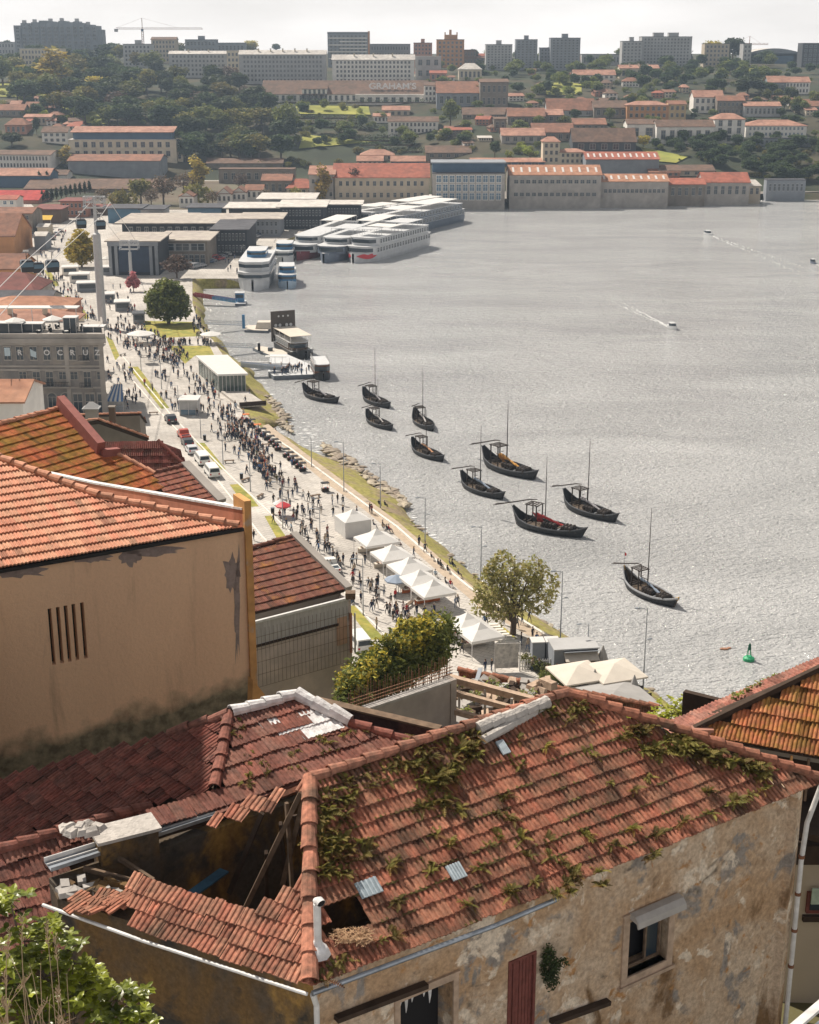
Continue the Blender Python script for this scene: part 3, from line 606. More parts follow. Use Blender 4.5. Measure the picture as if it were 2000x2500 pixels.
cr = nd(nt, 'ShaderNodeValToRGB'); cr.color_ramp.elements[0].position = .3; cr.color_ramp.elements[1].position = .7; cr.color_ramp.elements[0].color = (.42, .425, .43, 1); cr.color_ramp.elements[1].color = (.56, .565, .57, 1)
L.new(n.outputs[0], cr.inputs[0]); L.new(cr.outputs[0], b.inputs['Base Color'])
M_water = m
mb = MB(); mb.add([(-900, 60, 0), (3500, 60, 0), (3500, 2400, 0), (-900, 2400, 0)], [(0, 1, 2, 3)], m); struct(mb.build('water'))
M_foam = mat('foam', (.75, .76, .76), .6, .2, 4)
# terrain columns: (v, Y)
TL = [(560, 600), (520, 655), (480, 706), (455, 760), (420, 800), (370, 840), (320, 885), (270, 945), (235, 1010), (200, 1085), (170, 1200), (150, 1330), (137, 1500), (128, 1840)]
TM = [(560, 640), (520, 690), (480, 735), (440, 812), (400, 845), (350, 890), (300, 945), (250, 1015), (225, 1060), (200, 1120), (170, 1230), (150, 1360), (137, 1500), (128, 1840)]
TR = [(560, 640), (520, 690), (487, 728), (470, 742), (400, 795), (350, 845), (300, 905), (250, 985), (225, 1030), (200, 1090), (170, 1220), (150, 1350), (137, 1500), (128, 1840)]
def tY(u, v):
    wl = max(0, min(1, (450 - u) / 350)); wr = max(0, min(1, (u - 950) / 200))
    ym = interp(v, [(a, b) for a, b in sorted(TM)]); 
    return ym * (1 - wl) * (1 - wr) + interp(v, sorted(TL)) * wl + interp(v, sorted(TR)) * wr
def G(u, v):
    "ground point of the far bank seen at pixel (u, v)"
    Y = tY(u, v); p = PY(u, v, Y)
    if p.z < 3: p = PZ(u, v, 3)
    return p
vl = [560, 520, 500, 487, 480, 470, 455, 440, 420, 400, 385, 370, 350, 335, 320, 300, 285, 270, 250, 235, 225, 212, 200, 185, 170, 160, 150, 142, 135, 131, 128]
ul = list(range(-500, 2600, 50)); vs = []; fs = []
for v in vl:
    for u in ul:
        Y = tY(u, v)
        p = PY(u, v, Y); p.z = max(p.z, 2.6) 
        if Y > 1300: p.z -= (Y - 1300) * .003
        wr = max(0, min(1, (u - 950) / 200))
        if wr > 0.9 and Y < 730: p.z = -4
        elif Y < 728 and wr > 0: p.z = -4 if u > 930 else 2.6
        if Y < 700: p.z = -4 if u > 450 else 2.5
        vs.append(p)
nu = len(ul)
for j in range(len(vl) - 1):
    for i in range(nu - 1): fs.append((j * nu + i, j * nu + i + 1, (j + 1) * nu + i + 1, (j + 1) * nu + i))
M_hill = mat('hill_scrub', (.034, .042, .022), .95, .3, .05, col2=(.065, .056, .032), c2scale=.02, c2th=.52, c2w=.05, bump=.5, bscale=.4)
mb = MB(); mb.add(vs, fs, M_hill); struct(mb.build('hills', smooth=True))
# quay and its embankment
M_pave = mat('pale_granite_paving', (.58, .545, .50), .85, .07, .5, col2=(.50, .465, .42), c2scale=.12, c2th=.55, c2w=.2)
nt = M_pave.node_tree; L = nt.links; bs = nt.nodes['Principled BSDF']; lk = bs.inputs['Base Color'].links[0].from_socket; tcp = nd(nt, 'ShaderNodeTexCoord'); mpp = nd(nt, 'ShaderNodeMapping'); mpp.inputs['Rotation'].default_value = (0, 0, .55); L.new(tcp.outputs['Object'], mpp.inputs[0])
br = nd(nt, 'ShaderNodeTexBrick'); br.inputs['Scale'].default_value = .35; br.inputs['Mortar Size'].default_value = .015; br.inputs['Color1'].default_value = (1, 1, 1, 1); br.inputs['Color2'].default_value = (.86, .86, .87, 1); br.inputs['Mortar'].default_value = (.55, .54, .53, 1); L.new(mpp.outputs[0], br.inputs[0])
n5 = nd(nt, 'ShaderNodeTexNoise'); n5.inputs['Scale'].default_value = .09; n5.inputs['Detail'].default_value = 9; n5.inputs['Roughness'].default_value = .7; L.new(tcp.outputs['Object'], n5.inputs[0]); r5 = nd(nt, 'ShaderNodeMapRange'); r5.inputs[1].default_value = .35; r5.inputs[2].default_value = .62; r5.inputs[3].default_value = .72; r5.inputs[4].default_value = 1.05; L.new(n5.outputs[0], r5.inputs[0])
mm_ = nd(nt, 'ShaderNodeMix', data_type='RGBA', blend_type='MULTIPLY'); mm_.inputs[0].default_value = 1; L.new(lk, mm_.inputs[6]); L.new(br.outputs[0], mm_.inputs[7]); v5 = nd(nt, 'ShaderNodeVectorMath', operation='SCALE'); L.new(mm_.outputs[2], v5.inputs[0]); L.new(r5.outputs[0], v5.inputs['Scale']); L.new(v5.outputs[0], bs.inputs['Base Color'])
M_path = mat('beige_gravel_path', (.42, .34, .26), .9, .15, 1)
M_grass = mat('dry_grass', (.34, .29, .07), .95, .22, .8, col2=(.21, .22, .05), c2scale=.35, c2th=.5, c2w=.12, bump=.6, bscale=6)
M_kerb = mat('kerb_stone', (.70, .66, .60), .85, .1, 2)
M_bank = mat('river_bank', (.28, .25, .075), .95, .3, 1.5, col2=(.26, .20, .13), c2scale=.25, c2th=.55, c2w=.08, bump=.6, bscale=5)
TOP = [(1110, 492), (1000, 506), (800, 545), (700, 585), (640, 640), (600, 680), (470, 680), (470, 740), (485, 790), (500, 812), (520, 830), (545, 868), (598, 905), (590, 940), (583, 992), (622, 1033), (715, 1093), (805, 1160), (900, 1231), (975, 1284), (1027, 1330), (1154, 1434), (1260, 1500), (1357, 1560), (1440, 1615), (1540, 1680), (1640, 1738), (2100, 2050)]
WAT = [(1110, 508), (1000, 520), (800, 560), (720, 600), (650, 655), (615, 705), (500, 708), (500, 745), (503, 790), (518, 815), (545, 838), (566, 872), (622, 912), (648, 950), (712, 1037), (665, 1046), (745, 1092), (880, 1150), (985, 1228), (1010, 1275), (1076, 1337), (1185, 1425), (1304, 1507), (1406, 1564), (1487, 1625), (1568, 1672), (1660, 1735), (2150, 2060)]
top3 = [PZ(u, v, 3) for u, v in TOP]; wat3 = [PZ(u, v, -.3) for u, v in WAT]
mb = MB(); vs = []; K = 8; n = len(TOP)
fine = []
for i in range(n - 1):
    for k in range(K):
        t = k / K; fine.append((top3[i].lerp(top3[i + 1], t), wat3[i].lerp(wat3[i + 1], t)))
fine.append((top3[-1], wat3[-1])); NB = 6
for a, b_ in fine:
    for j in range(NB + 1):
        t = j / NB; p = a.lerp(b_, t); p.z = 2.95 - 3.3 * t ** 1.5 + (noise.noise(p * .25) * .5 if 0 < t < 1 else 0); 
        if 0 < t: p += Vector((noise.noise(p * .12), noise.noise(p * .13 + Vector((9, 9, 9))), 0)) * 1.2 * t
        vs.append(p)
mb.add(vs, [(i * (NB + 1) + j, i * (NB + 1) + j + 1, (i + 1) * (NB + 1) + j + 1, (i + 1) * (NB + 1) + j) for i in range(len(fine) - 1) for j in range(NB)], M_bank)
struct(mb.build('embankment', smooth=True))
LEFTQ = [(1700, 1960), (1000, 1900), (600, 1900), (300, 1500), (-300, 1300), (-300, 440), (150, 440), (700, 440), (1110, 480)]
q = sheet('quay', TOP + LEFTQ, 3.0, M_pave, th=3.5); struct(q)
zz = [3.0]
def strip(name, pts, m, lift=.012): o = sheet(name, pts, 3.0 + lift, m, th=lift + .05); return struct(o)
for i, pts in enumerate([[(312, 895), (337, 895), (414, 996), (394, 998)], [(258, 820), (275, 830), (292, 868), (282, 880)], [(187, 753), (203, 753), (219, 777), (207, 779)], [(158, 722), (168, 722), (180, 742), (170, 745)], [(479, 1081), (499, 1081), (552, 1146), (540, 1146)],
    [(561, 1183), (589, 1181), (632, 1236), (600, 1238)], [(646, 1260), (662, 1258), (700, 1312), (676, 1314)], [(845, 1480), (865, 1478), (940, 1560), (905, 1562)], [(108, 660), (122, 660), (145, 697), (132, 700)], [(350, 783), (470, 786), (500, 820), (396, 825), (350, 803)],
    [(408, 844), (512, 844), (524, 868), (475, 869), (452, 888), (429, 862)], [(608, 565), (640, 560), (622, 590), (600, 592)], [(515, 612), (540, 608), (535, 628), (512, 632)], [(1212, 1532), (1232, 1532), (1262, 1558), (1248, 1566)], [(745, 1335), (760, 1335), (800, 1385), (790, 1388)]]):
    strip('grass_strip', pts, M_grass)
strip('yard', [(40, 462), (160, 443), (700, 441), (905, 470), (880, 486), (640, 492), (600, 512), (250, 512), (100, 522)], mat('brown_yard', (.15, .115, .085), .95, .3, .06, col2=(.10, .095, .06), c2scale=.03), .02)
# riverside dirt path, low kerb wall and steps
strip('path', [(640, 1040), (655, 1035), (728, 1093), (975, 1276), (1150, 1428), (1350, 1562), (1310, 1562), (1180, 1490), (1000, 1335), (890, 1245), (800, 1182), (715, 1112)], M_path)
mb = MB()
for (u0, v0), (u1, v1) in zip(TOP[15:25], TOP[16:26]):
    a, b_ = PZ(u0 - 6, v0 + 3, 3.1), PZ(u1 - 6, v1 + 3, 3.1); mb.beam(a, b_, .35, .35, M_kerb)
o = mb.build('kerb_wall'); tag(o, 'long low pale kerb wall along the riverside path', 'wall')
# road kerb line on the town side
def kerbline(pts, lab, m=M_kerb):
    mb = MB()
    for (a, b_) in zip(pts, pts[1:]): mb.beam(PZ(*a, 3.06), PZ(*b_, 3.06), .25, .14, m)
    return struct(mb.build('kerb'))
kerbline([(300, 870), (415, 1010), (560, 1160), (700, 1290), (880, 1490), (960, 1570)], 'a')
kerbline([(283, 880), (390, 1005), (470, 1090), (545, 1190), (640, 1310), (700, 1370)], 'b')
# darker road surface
M_road = mat('worn_asphalt', (.40, .375, .35), .9, .08, 1)
# far quay wall with pale top line
M_quaywall = stucco('quay_masonry', (.16, .155, .15), [((.10, .10, .11), .15, .55, .1, (1, 1, 2))], .2)
mb = MB(); pts = [PZ(1105, 502, 0), PZ(1400, 497, 0), PZ(1700, 485, 0), PZ(2000, 474, 0), PZ(2300, 462, 0)]
for a, b_ in zip(pts, pts[1:]):
    mb.beam(a + Vector((0, 0, .8)), b_ + Vector((0, 0, .8)), 2, 4.0, M_quaywall); mb.beam(a + Vector((0, 0, 2.95)), b_ + Vector((0, 0, 2.95)), 2.2, .3, M_kerb)
tag(mb.build('quay_wall'), 'long dark masonry quay wall with pale coping on the far bank', 'wall')
o = sheet('far_quay', [(1100, 496), (1400, 490), (1700, 479), (2000, 468), (2300, 455), (2300, 440), (1100, 465)], 3.05, mat('far_road', (.22, .20, .18), .9, .1, .2)); struct(o)
# hillside under the foreground houses
ys = [(8, 47), (30, 45), (45, 43), (60, 36), (80, 27), (100, 16), (125, 5), (140, 2.6), (150, 2.4)]
vs = []; fs = []; xs = list(range(-160, 130, 6))
yl = list(range(8, 156, 6))
for y in yl:
    for x in xs:
        sh = max(0, (-x - 30) * .35); z = interp(y + sh * 0 , ys); z = min(z, 60) if not (x > 20 and y > 96) else -4; vs.append((x, y, z + noise.noise(Vector((x * .08, y * .08, 0))) * 1.2))
nx = len(xs)
for j in range(len(yl) - 1):
    for i in range(nx - 1): fs.append((j * nx + i, j * nx + i + 1, (j + 1) * nx + i + 1, (j + 1) * nx + i))
mb = MB(); mb.add(vs, fs, mat('hillside_scrub', (.10, .09, .04), .95, .3, .3, bump=.6, bscale=2)); struct(mb.build('hillside', smooth=True))
# rocks along the bank
M_rock = mat('pale_river_rock', (.33, .28, .22), .9, .3, 2, bump=.6, bscale=6, objrand=.25)
rocks = []
for k in range(5):
    bm = bmesh.new(); bmesh.ops.create_icosphere(bm, subdivisions=2, radius=1)
    for v in bm.verts: v.co *= 1 + .35 * noise.noise(v.co * 1.1 + Vector((k * 5, 0, 0))); v.co.z *= .42; v.co.x *= 1.35
    me = D.meshes.new('rock'); bm.to_mesh(me); bm.free(); me.materials.append(M_rock); rocks.append(me)
for i in range(230):
    if i < 70: u = ru(640, 715); v = interp(u, [(640, 985), (665, 995), (715, 1040)]) + ru(-22, 22)
    elif i < 190: u = ru(790, 990); v = interp(u, [(790, 1098), (870, 1142), (930, 1190), (990, 1232)]) + ru(-16, 12)
    else: u = ru(1000, 1620); v = interp(u, [(a, b_) for a, b_ in WAT[19:27]]) + ru(-4, 3)
    p = PZ(u, v, .5 + ru(-.1, .3)); s = ru(.3, .85)
    if i >= 190: s *= .6
    o = linkmesh('rock', rocks[i % 5], None, p, ru(0, 6.3), (s * 1.3, s * .8, s)); o.rotation_euler.x = ru(-.2, .2)
    tag(o, 'flat pale rock at the water edge of the grassy bank', 'rock', 'flat rocks lining the grassy river bank')
# haze volume
mb = MB(); mb.box(-1500, -30, -8, 1700, 1860, 165, None)
mb.mats = []
hm = D.materials.new('haze_air'); hm.use_nodes = True; nt = hm.node_tree; nt.nodes.remove(nt.nodes['Principled BSDF']); pv = nd(nt, 'ShaderNodeVolumePrincipled')
pv.inputs['Color'].default_value = (.62, .79, 1.0, 1); pv.inputs['Density'].default_value = .00014; pv.inputs['Anisotropy'].default_value = .3
nt.links.new(pv.outputs[0], nt.nodes['Material Output'].inputs['Volume'])
mb.mats = [hm]; o = mb.build('haze'); o['kind'] = 'stuff'
# ================================================================ FAR BANK BUILDINGS
def wallm(n, c, v=.1): return mat('render_' + n, c, .9, v, .3, col2=tuple(x * .82 for x in c), c2scale=.12, c2th=.55, c2w=.15)
WM = dict(white=wallm('white', (.80, .77, .72)), cream=wallm('cream', (.66, .58, .45)), grey=wallm('grey', (.42, .42, .42)), blue=wallm('bluegrey', (.26, .28, .31)), tan=wallm('tan', (.48, .41, .32)), stone=wallm('stone', (.23, .20, .17), .25),
    orange=wallm('orange', (.52, .26, .12)), salmon=wallm('salmon', (.45, .22, .16)), yellow=wallm('yellow', (.55, .40, .22)), dark=wallm('dark', (.08, .085, .095)), granite=wallm('granite', (.38, .35, .32), .2), bluewall=wallm('deep_blue', (.09, .15, .23)), brown=wallm('brown', (.16, .11, .08)))
def roofm(n, c, c2): return mat('roof_' + n, c, .9, .22, .5, col2=c2, c2scale=.15, c2th=.5, c2w=.12, bump=.6, bscale=3, stretch=(1, 1, 1))
RM = dict(red=roofm('red', (.36, .12, .08), (.27, .10, .07)), pink=roofm('pink', (.40, .22, .16), (.29, .15, .11)), brown=roofm('brown', (.17, .105, .075), (.12, .08, .06)), rust=roofm('rust', (.27, .13, .085), (.19, .10, .07)), orange=roofm('orange_clay', (.42, .22, .14), (.33, .16, .10)),
    pale=roofm('pale', (.56, .53, .49), (.48, .45, .42)), dark=roofm('slate', (.09, .09, .10), (.07, .07, .08)), brightred=roofm('bright_red', (.42, .06, .05), (.35, .05, .045)), maroon=roofm('maroon', (.22, .08, .07), (.17, .07, .06)))
M_skyl = mat('skylight', (.62, .6, .58), .4, .05, 1)
def win_mesh(frame, glass, nm):
    mb = MB(); f = .09
    mb.box(-.5, -.02, 0, .5, .05, 1, glass)
    for a in ((-.5 - f, -.06, -f, -.5, .04, 1 + f), (.5, -.06, -f, .5 + f, .04, 1 + f), (-.5, -.06, 1, .5, .04, 1 + f), (-.5, -.06, -f, .5, .04, 0)): mb.box(*a, frame)
    mb.box(-.03, -.05, 0, .03, -.021, 1, frame); mb.box(-.5, -.045, .6, -.031, -.021, .64, frame); mb.box(.031, -.045, .6, .5, -.021, .64, frame)
    return mb.mesh(nm)
WIN = {k: win_mesh(a, b_, 'window') for k, (a, b_) in dict(w=(WM['white'], M_glassb), d=(WM['granite'], M_glassd), g=(WM['grey'], M_glassd)).items()}
def facade(t, w, z0, z1, y, rows, cols, wt='d', ww=None, wh=None, x0=None, skip=0, mesh=None, marg=.04):
    if not rows or not cols: return
    x0 = -w / 2 if x0 is None else x0; cw = w * (1 - 2 * marg) / cols; rh = (z1 - z0) / rows; ww_ = ww or cw * .45; wh_ = wh or rh * .5
    for r_ in range(rows):
        for c_ in range(cols):
            if skip and rnd() < skip: continue
            linkmesh('window', mesh or WIN[wt], t, (x0 + w * marg + (c_ + .5) * cw, y - .03, z0 + (r_ + .5) * rh - wh_ / 2), 0, (ww_, 1, wh_))
def hang(me_t): pass
def bldg(label, cat, u0, u1, vb, vt, vr=None, dep=12, wall='white', roof='brown', rows=0, cols=0, wt='d', rot=0, hip=0, name=None, Y=None, chim=0, skyl=0, ww=None, wh=None, group=None, over=.5, z0=None, side=0, dirp=1, flatlip=0):
    uc = (u0 + u1) / 2
    g = PZ(uc, vb, z0) if z0 is not None else (PY(uc, vb, Y) if Y else G(uc, vb))
    Yg = g.y; tt = Yg / ray(uc, vb).y; w_ = (u1 - u0) / FP * tt; top = PY(uc, vt, Yg).z; h = max(2., top - g.z)
    t = thing(name or cat.replace(' ', '_'), label, cat, g, R(rot), group)
    mb = MB(); mb.box(-w_ / 2, 0, -6, w_ / 2, dep, h, WM[wall]); mb.build('wall', t)
    if vr is not None:
        rz = PY(uc, vr, Yg + dep / 2).z - g.z; rz = max(rz, h + .6); o = over; mb = MB(); m = RM[roof]; k = (rz - h) / (dep / 2) * o
        if hip: hx = hip if hip > 1 else min(dep / 2, w_ * .3)
        else: hx = -o * .6
        e = [(-w_ / 2 - o, -o, h - k), (w_ / 2 + o, -o, h - k), (w_ / 2 + o, dep + o, h - k), (-w_ / 2 - o, dep + o, h - k)]; rr = [(-w_ / 2 + hx, dep / 2, rz), (w_ / 2 - hx, dep / 2, rz)]
        if not hip: rr = [(-w_ / 2 - o, dep / 2, rz), (w_ / 2 + o, dep / 2, rz)]
        vs = e + rr + [(x, y, z - .25) for x, y, z in e + rr]
        mb.add(vs, [(0, 1, 5, 4), (2, 3, 4, 5), (7, 6, 10, 11), (9, 8, 11, 10), (1, 0, 6, 7), (3, 2, 8, 9)] + ([(1, 2, 5), (3, 0, 4), (7, 11, 8), (9, 10, 6), (2, 1, 7, 8), (0, 3, 9, 6)] if hip else [(1, 7, 11, 5), (5, 11, 8, 2), (4, 10, 6, 0), (3, 9, 10, 4)]), m)
        ro = mb.build('roof', t)
        if not hip:
            mb = MB(); mb.add([(x, y, z) for x in (-w_ / 2 + .02, w_ / 2 - .02) for y, z in ((0, h), (dep, h), (dep / 2, rz - .26))], [(0, 1, 2), (5, 4, 3), (0, 2, 5, 3), (1, 4, 5, 2)], WM[wall]); mb.build('gable', t)
        # rib courses along the roof are modelled as shallow battens, reads as rows of tiles
        sl = math.hypot(dep / 2 + o, rz - h + k)
        if skyl:
            for i in range(skyl):
                x = -w_ / 2 + w_ * (i + .5) / skyl; a = .25; mb = MB(); y0, y1 = dep * .12, dep * .36; s_ = (rz - h) / (dep / 2)
                mb.slab([(x - .5, y0, h + s_ * y0 + .12), (x + .5, y0, h + s_ * y0 + .12), (x + .5, y1, h + s_ * y1 + .12), (x - .5, y1, h + s_ * y1 + .12)], .08, M_skyl); mb.build('skylight', ro)
        for i in range(chim):
            x = -w_ * .35 + w_ * .7 * (i + .5) / chim; mb = MB(); mb.box(x - .5, dep * .3, h, x + .5, dep * .3 + .9, rz + .9, WM['cream']); mb.box(x - .65, dep * .3 - .15, rz + .9, x + .65, dep * .3 + 1.05, rz + 1.1, WM['granite']); mb.build('chimney', ro)
    else:
        mb = MB(); o = over * .3; mb.box(-w_ / 2 - o, -o, h, w_ / 2 + o, dep + o, h + .35, RM[roof]); q = .35
        for a in ((-w_ / 2 - o, -o, w_ / 2 + o, -o + q), (-w_ / 2 - o, dep + o - q, w_ / 2 + o, dep + o), (-w_ / 2 - o, -o + q, -w_ / 2 - o + q, dep + o - q), (w_ / 2 + o - q, -o + q, w_ / 2 + o, dep + o - q)):
            if flatlip: mb.box(a[0], a[1], h + .35, a[2], a[3], h + .35 + flatlip, WM[wall])
        mb.build('roof', t)
        for i in range(chim):
            x = -w_ * .3 + w_ * .6 * (i + .5) / max(1, chim); mb = MB(); mb.box(x - w_ * .1, dep * .3, h + .35, x + w_ * .1, dep * .7, h + 3.2, WM[wall]); mb.box(x - w_ * .1 - .2, dep * .3 - .2, h + 3.2, x + w_ * .1 + .2, dep * .7 + .2, h + 3.4, WM['grey']); mb.build('stair_head', t)
    facade(t, w_, h * .06, h * .97, 0, rows, cols, wt, ww, wh)
    if side:   # windows on the right flank
        for r_ in range(rows):
            for c_ in range(side): 
                o = linkmesh('window', WIN[wt], t, (w_ / 2 + .03, dep * (c_ + .5) / side, h * (.06 + .91 * (r_ + .5) / rows) - 1), R(90), (1.2, 1, 1.8))
    t['_w'] = w_; t['_h'] = h
    return t
B_ = bldg
# --- skyline
def stepped():
    g = G(143, 152); t = thing('apartment_block', 'big stepped apartment block with ragged roofline on the skyline far left', 'apartment block', g)
    s = g.y / FP / .95
    prof = [(-93, 62), (-78, 56), (-60, 66), (-55, 54), (-38, 50), (-20, 52), (-5, 54), (5, 51), (22, 54), (38, 52), (50, 56), (62, 60), (80, 63), (92, 72)]
    mb = MB()
    for (a, va), (b_, _) in zip(prof, prof[1:] + [(100, 0)]):
        h = PY(143, va, g.y).z - g.z; mb.box(a * s, ru(0, 2), -5, b_ * s, 16, h, WM['blue'])
    mb.build('wall', t)
    for i in range(13):
        for j in range(9): 
            if rnd() < .85: linkmesh('window', WIN['d'], t, ((-85 + i * 14) * s, -.1, 4 + j * 3.0), 0, (2.6, 1, 1.5))
    for i, (a, va) in enumerate(prof[1:12:2]): 
        h = PY(143, va, g.y).z - g.z; mb = MB(); mb.box(a * s + 1, 3, h, a * s + 4, 7, h + 2.4, WM['grey']); mb.build('stair_head', t)
stepped()
B_('pale block with sunlit flat roof below the big stepped block', 'apartment block', 52, 155, 175, 119, None, 14, 'cream', 'pale', 4, 12)
B_('low dim block at the left edge of the skyline', 'apartment block', -40, 40, 150, 103, None, 14, 'grey', 'dark', 3, 10)
B_('grey cubic block behind the yellow crane on the skyline', 'apartment block', 303, 372, 165, 108, None, 14, 'grey', 'dark', 5, 7, chim=1)
B_('curved roof block right of the crane', 'apartment block', 372, 432, 155, 96, 90, 14, 'tan', 'brown', 5, 7)
B_('dark low block with small central tower on the skyline', 'apartment block', 454, 530, 150, 97, None, 14, 'blue', 'dark', 3, 8, chim=1)
B_('long flat dark block next to the low block with tower', 'apartment block', 530, 600, 150, 105, None, 12, 'blue', 'dark', 2, 7)
B_('long housing terrace with white roofs left of the blocks, above the wood', 'apartment block', 415, 556, 190, 131, 124, 13, 'grey', 'pale', 5, 14, chim=2)
B_('very long grey housing block under patchy white roof', 'apartment block', 586, 797, 205, 132, 122, 13, 'grey', 'pale', 6, 22, chim=5)
B_('projecting cream stair wing between two long housing blocks', 'apartment block', 556, 586, 198, 124, None, 14, 'cream', 'pale', 5, 3)
B_('long grey housing block right of the very long one, behind the lettered lodge roof', 'apartment block', 812, 1012, 205, 145, 133, 13, 'white', 'pale', 5, 20, chim=3)
t = B_('tall office tower with white balcony bands and orange right edge', 'tower block', 801, 899, 165, 82, None, 18, 'blue', 'dark', 9, 9, flatlip=1)
for j in range(7):
    mb = MB(); w_ = t['_w']; h = t['_h']; mb.box(-w_ * (.2 if j % 2 else .48), -1.2, h * (.25 + j * .1), w_ * .48, 0, h * (.25 + j * .1) + .9, WM['white']); mb.build('balcony', t)
mb = MB(); mb.box(t['_w'] / 2, 0, 0, t['_w'] / 2 + 1.2, 18, t['_h'] + 2, WM['orange']); mb.build('side_panel', t)
B_('long low dim block right of the office tower', 'apartment block', 902, 1002, 160, 108, None, 12, 'blue', 'dark', 3, 14)
B_('salmon grey block with small roof box left of the orange block', 'apartment block', 1010, 1055, 165, 105, None, 14, 'salmon', 'dark', 6, 5, chim=1)
t = B_('orange block with crown like roof tower on the skyline', 'apartment block', 1066, 1133, 165, 97, None, 16, 'orange', 'dark', 6, 6)
mb = MB(); mb.box(-5, 2, t['_h'], 6, 10, t['_h'] + 4, WM['orange']); mb.box(-1, 4, t['_h'] + 4, 1, 6, t['_h'] + 8, WM['orange']); mb.box(-5, 2, t['_h'] + 4, -4, 3, t['_h'] + 6, WM['orange']); mb.box(5, 2, t['_h'] + 4, 6, 3, t['_h'] + 6, WM['orange']); mb.build('roof_tower', t)
B_('low brownish block right of the orange block', 'apartment block', 1133, 1163, 160, 122, None, 10, 'brown', 'dark', 2, 4)
B_('plain pale party wall block in front of the orange block', 'apartment block', 1014, 1077, 195, 138, None, 14, 'grey', 'pale', 2, 3)
B_('wide pale tower block, left of three towers beyond the terraces', 'tower block', 1186, 1250, 172, 109, None, 16, 'grey', 'dark', 9, 7, chim=1)
B_('slim bluish tower block, middle of three beyond the terraces', 'tower block', 1259, 1311, 172, 97, None, 16, 'blue', 'dark', 11, 5, chim=1)
B_('lower grey wing left of the broad tower block', 'tower block', 1318, 1345, 170, 117, None, 14, 'blue', 'dark', 6, 3)
B_('broad bluish tower block with lift housing on its roof', 'tower block', 1343, 1415, 172, 93, None, 16, 'blue', 'dark', 11, 7, chim=1)
B_('low pale slab at the skyline between tower blocks', 'apartment block', 1420, 1515, 160, 133, None, 10, 'grey', 'dark', 1, 12)
B_('left lower part of the great slab of flats on the skyline', 'apartment block', 1517, 1566, 170, 101, None, 14, 'grey', 'dark', 8, 5, chim=1)
B_('great long slab of flats, widest on the right skyline', 'apartment block', 1564, 1686, 168, 90, None, 16, 'grey', 'dark', 9, 14, chim=2)
B_('tan block partly hidden by the yellow green crown', 'apartment block', 1718, 1778, 165, 107, None, 14, 'tan', 'dark', 5, 6)
B_('slim grey block right of the big dark crown', 'apartment block', 1812, 1832, 165, 107, None, 14, 'grey', 'dark', 5, 2)
B_('dark glass office block at the right edge of the skyline', 'office', 1956, 2030, 165, 106, None, 16, 'dark', 'dark', 5, 6, wt='g')
# arched sports hall
g = G(1890, 155); t = thing('sports_hall', 'wide hall with shallow arched pale roof on the right skyline', 'hall', g); s = g.y / FP / .95
mb = MB(); k = 14; z1 = PY(1890, 130, g.y).z - g.z; z2 = PY(1890, 118, g.y).z - g.z
arc = [(-62 * s + 124 * s * i / k, z1 + (z2 - z1) * math.sin(math.pi * i / k)) for i in range(k + 1)]
mb.add([(x, y, z) for y in (0, 40) for x, z in arc], [(i, i + 1, k + 2 + i, k + 1 + i) for i in range(k)], RM['pale']); mb.build('roof', t)
mb = MB(); mb.add([(x, y, z) for y in (.2,) for x, z in arc] + [(x, .2, -4) for x, z in arc], [(i, i + 1, k + 2 + i, k + 1 + i) for i in range(k)], WM['blue']); mb.box(-62 * s, .2, -4, 62 * s, 39, z1 - .1, WM['blue']); mb.build('wall', t)
mb = MB(); mb.box(-2 * s, -3, -4, 40 * s, -.1, z1 * .75, WM['bluewall']); mb.build('annex', t)
# --- lettered lodge
t = B_('long white port lodge with brown roof carrying big white letters', 'warehouse', 640, 1045, 250, 229, 196, 34, 'white', 'brown', 1, 26, ww=1.6, wh=3)
hw = t['_w']; txt = text_mesh("GRAHAM'S", 5.4, M_plaster_w, .15); sl = (PY(960, 196, 1).z)
me = txt; xx = (958 - 842) / FP * (t.location.y / ray(842, 240).y)
o = linkmesh('roof_lettering', me, t, (xx, 5.5, t['_h'] + 4.8), 0); o.rotation_euler = (R(80), 0, 0); o.scale = (1.25, 1, 1)
B_('white two storey gatehouse projecting from the long lodge', 'house', 738, 799, 250, 216, 207, 10, 'white', 'brown', 2, 5, wh=3)
B_('low white wing with bright flat terrace below the roof lettering', 'warehouse', 868, 1035, 256, 232, None, 8, 'white', 'pale', 1, 8)
B_('narrow white gabled end house at the right of the lodge', 'house', 1036, 1066, 250, 208, 200, 14, 'white', 'brown', 3, 3)
B_('brown roofed stone warehouse right of the white lodge', 'warehouse', 1066, 1172, 262, 226, 198, 30, 'blue', 'rust', 1, 6)
B_('tall stone warehouse with gable facing the river', 'warehouse', 1172, 1240, 265, 200, 192, 24, 'stone', 'brown', 2, 5)
B_('cream pavilion with small conical bright roof', 'house', 1120, 1176, 196, 168, 154, 14, 'cream', 'pale', 1, 5, hip=1)
B_('small red house among greenery above the stone warehouse', 'house', 1050, 1090, 198, 178, 172, 10, 'salmon', 'red', 1, 3)
B_('low white house beside the palm on the terraces', 'house', 1090, 1110, 198, 188, 184, 8, 'white', 'rust', 1, 2)
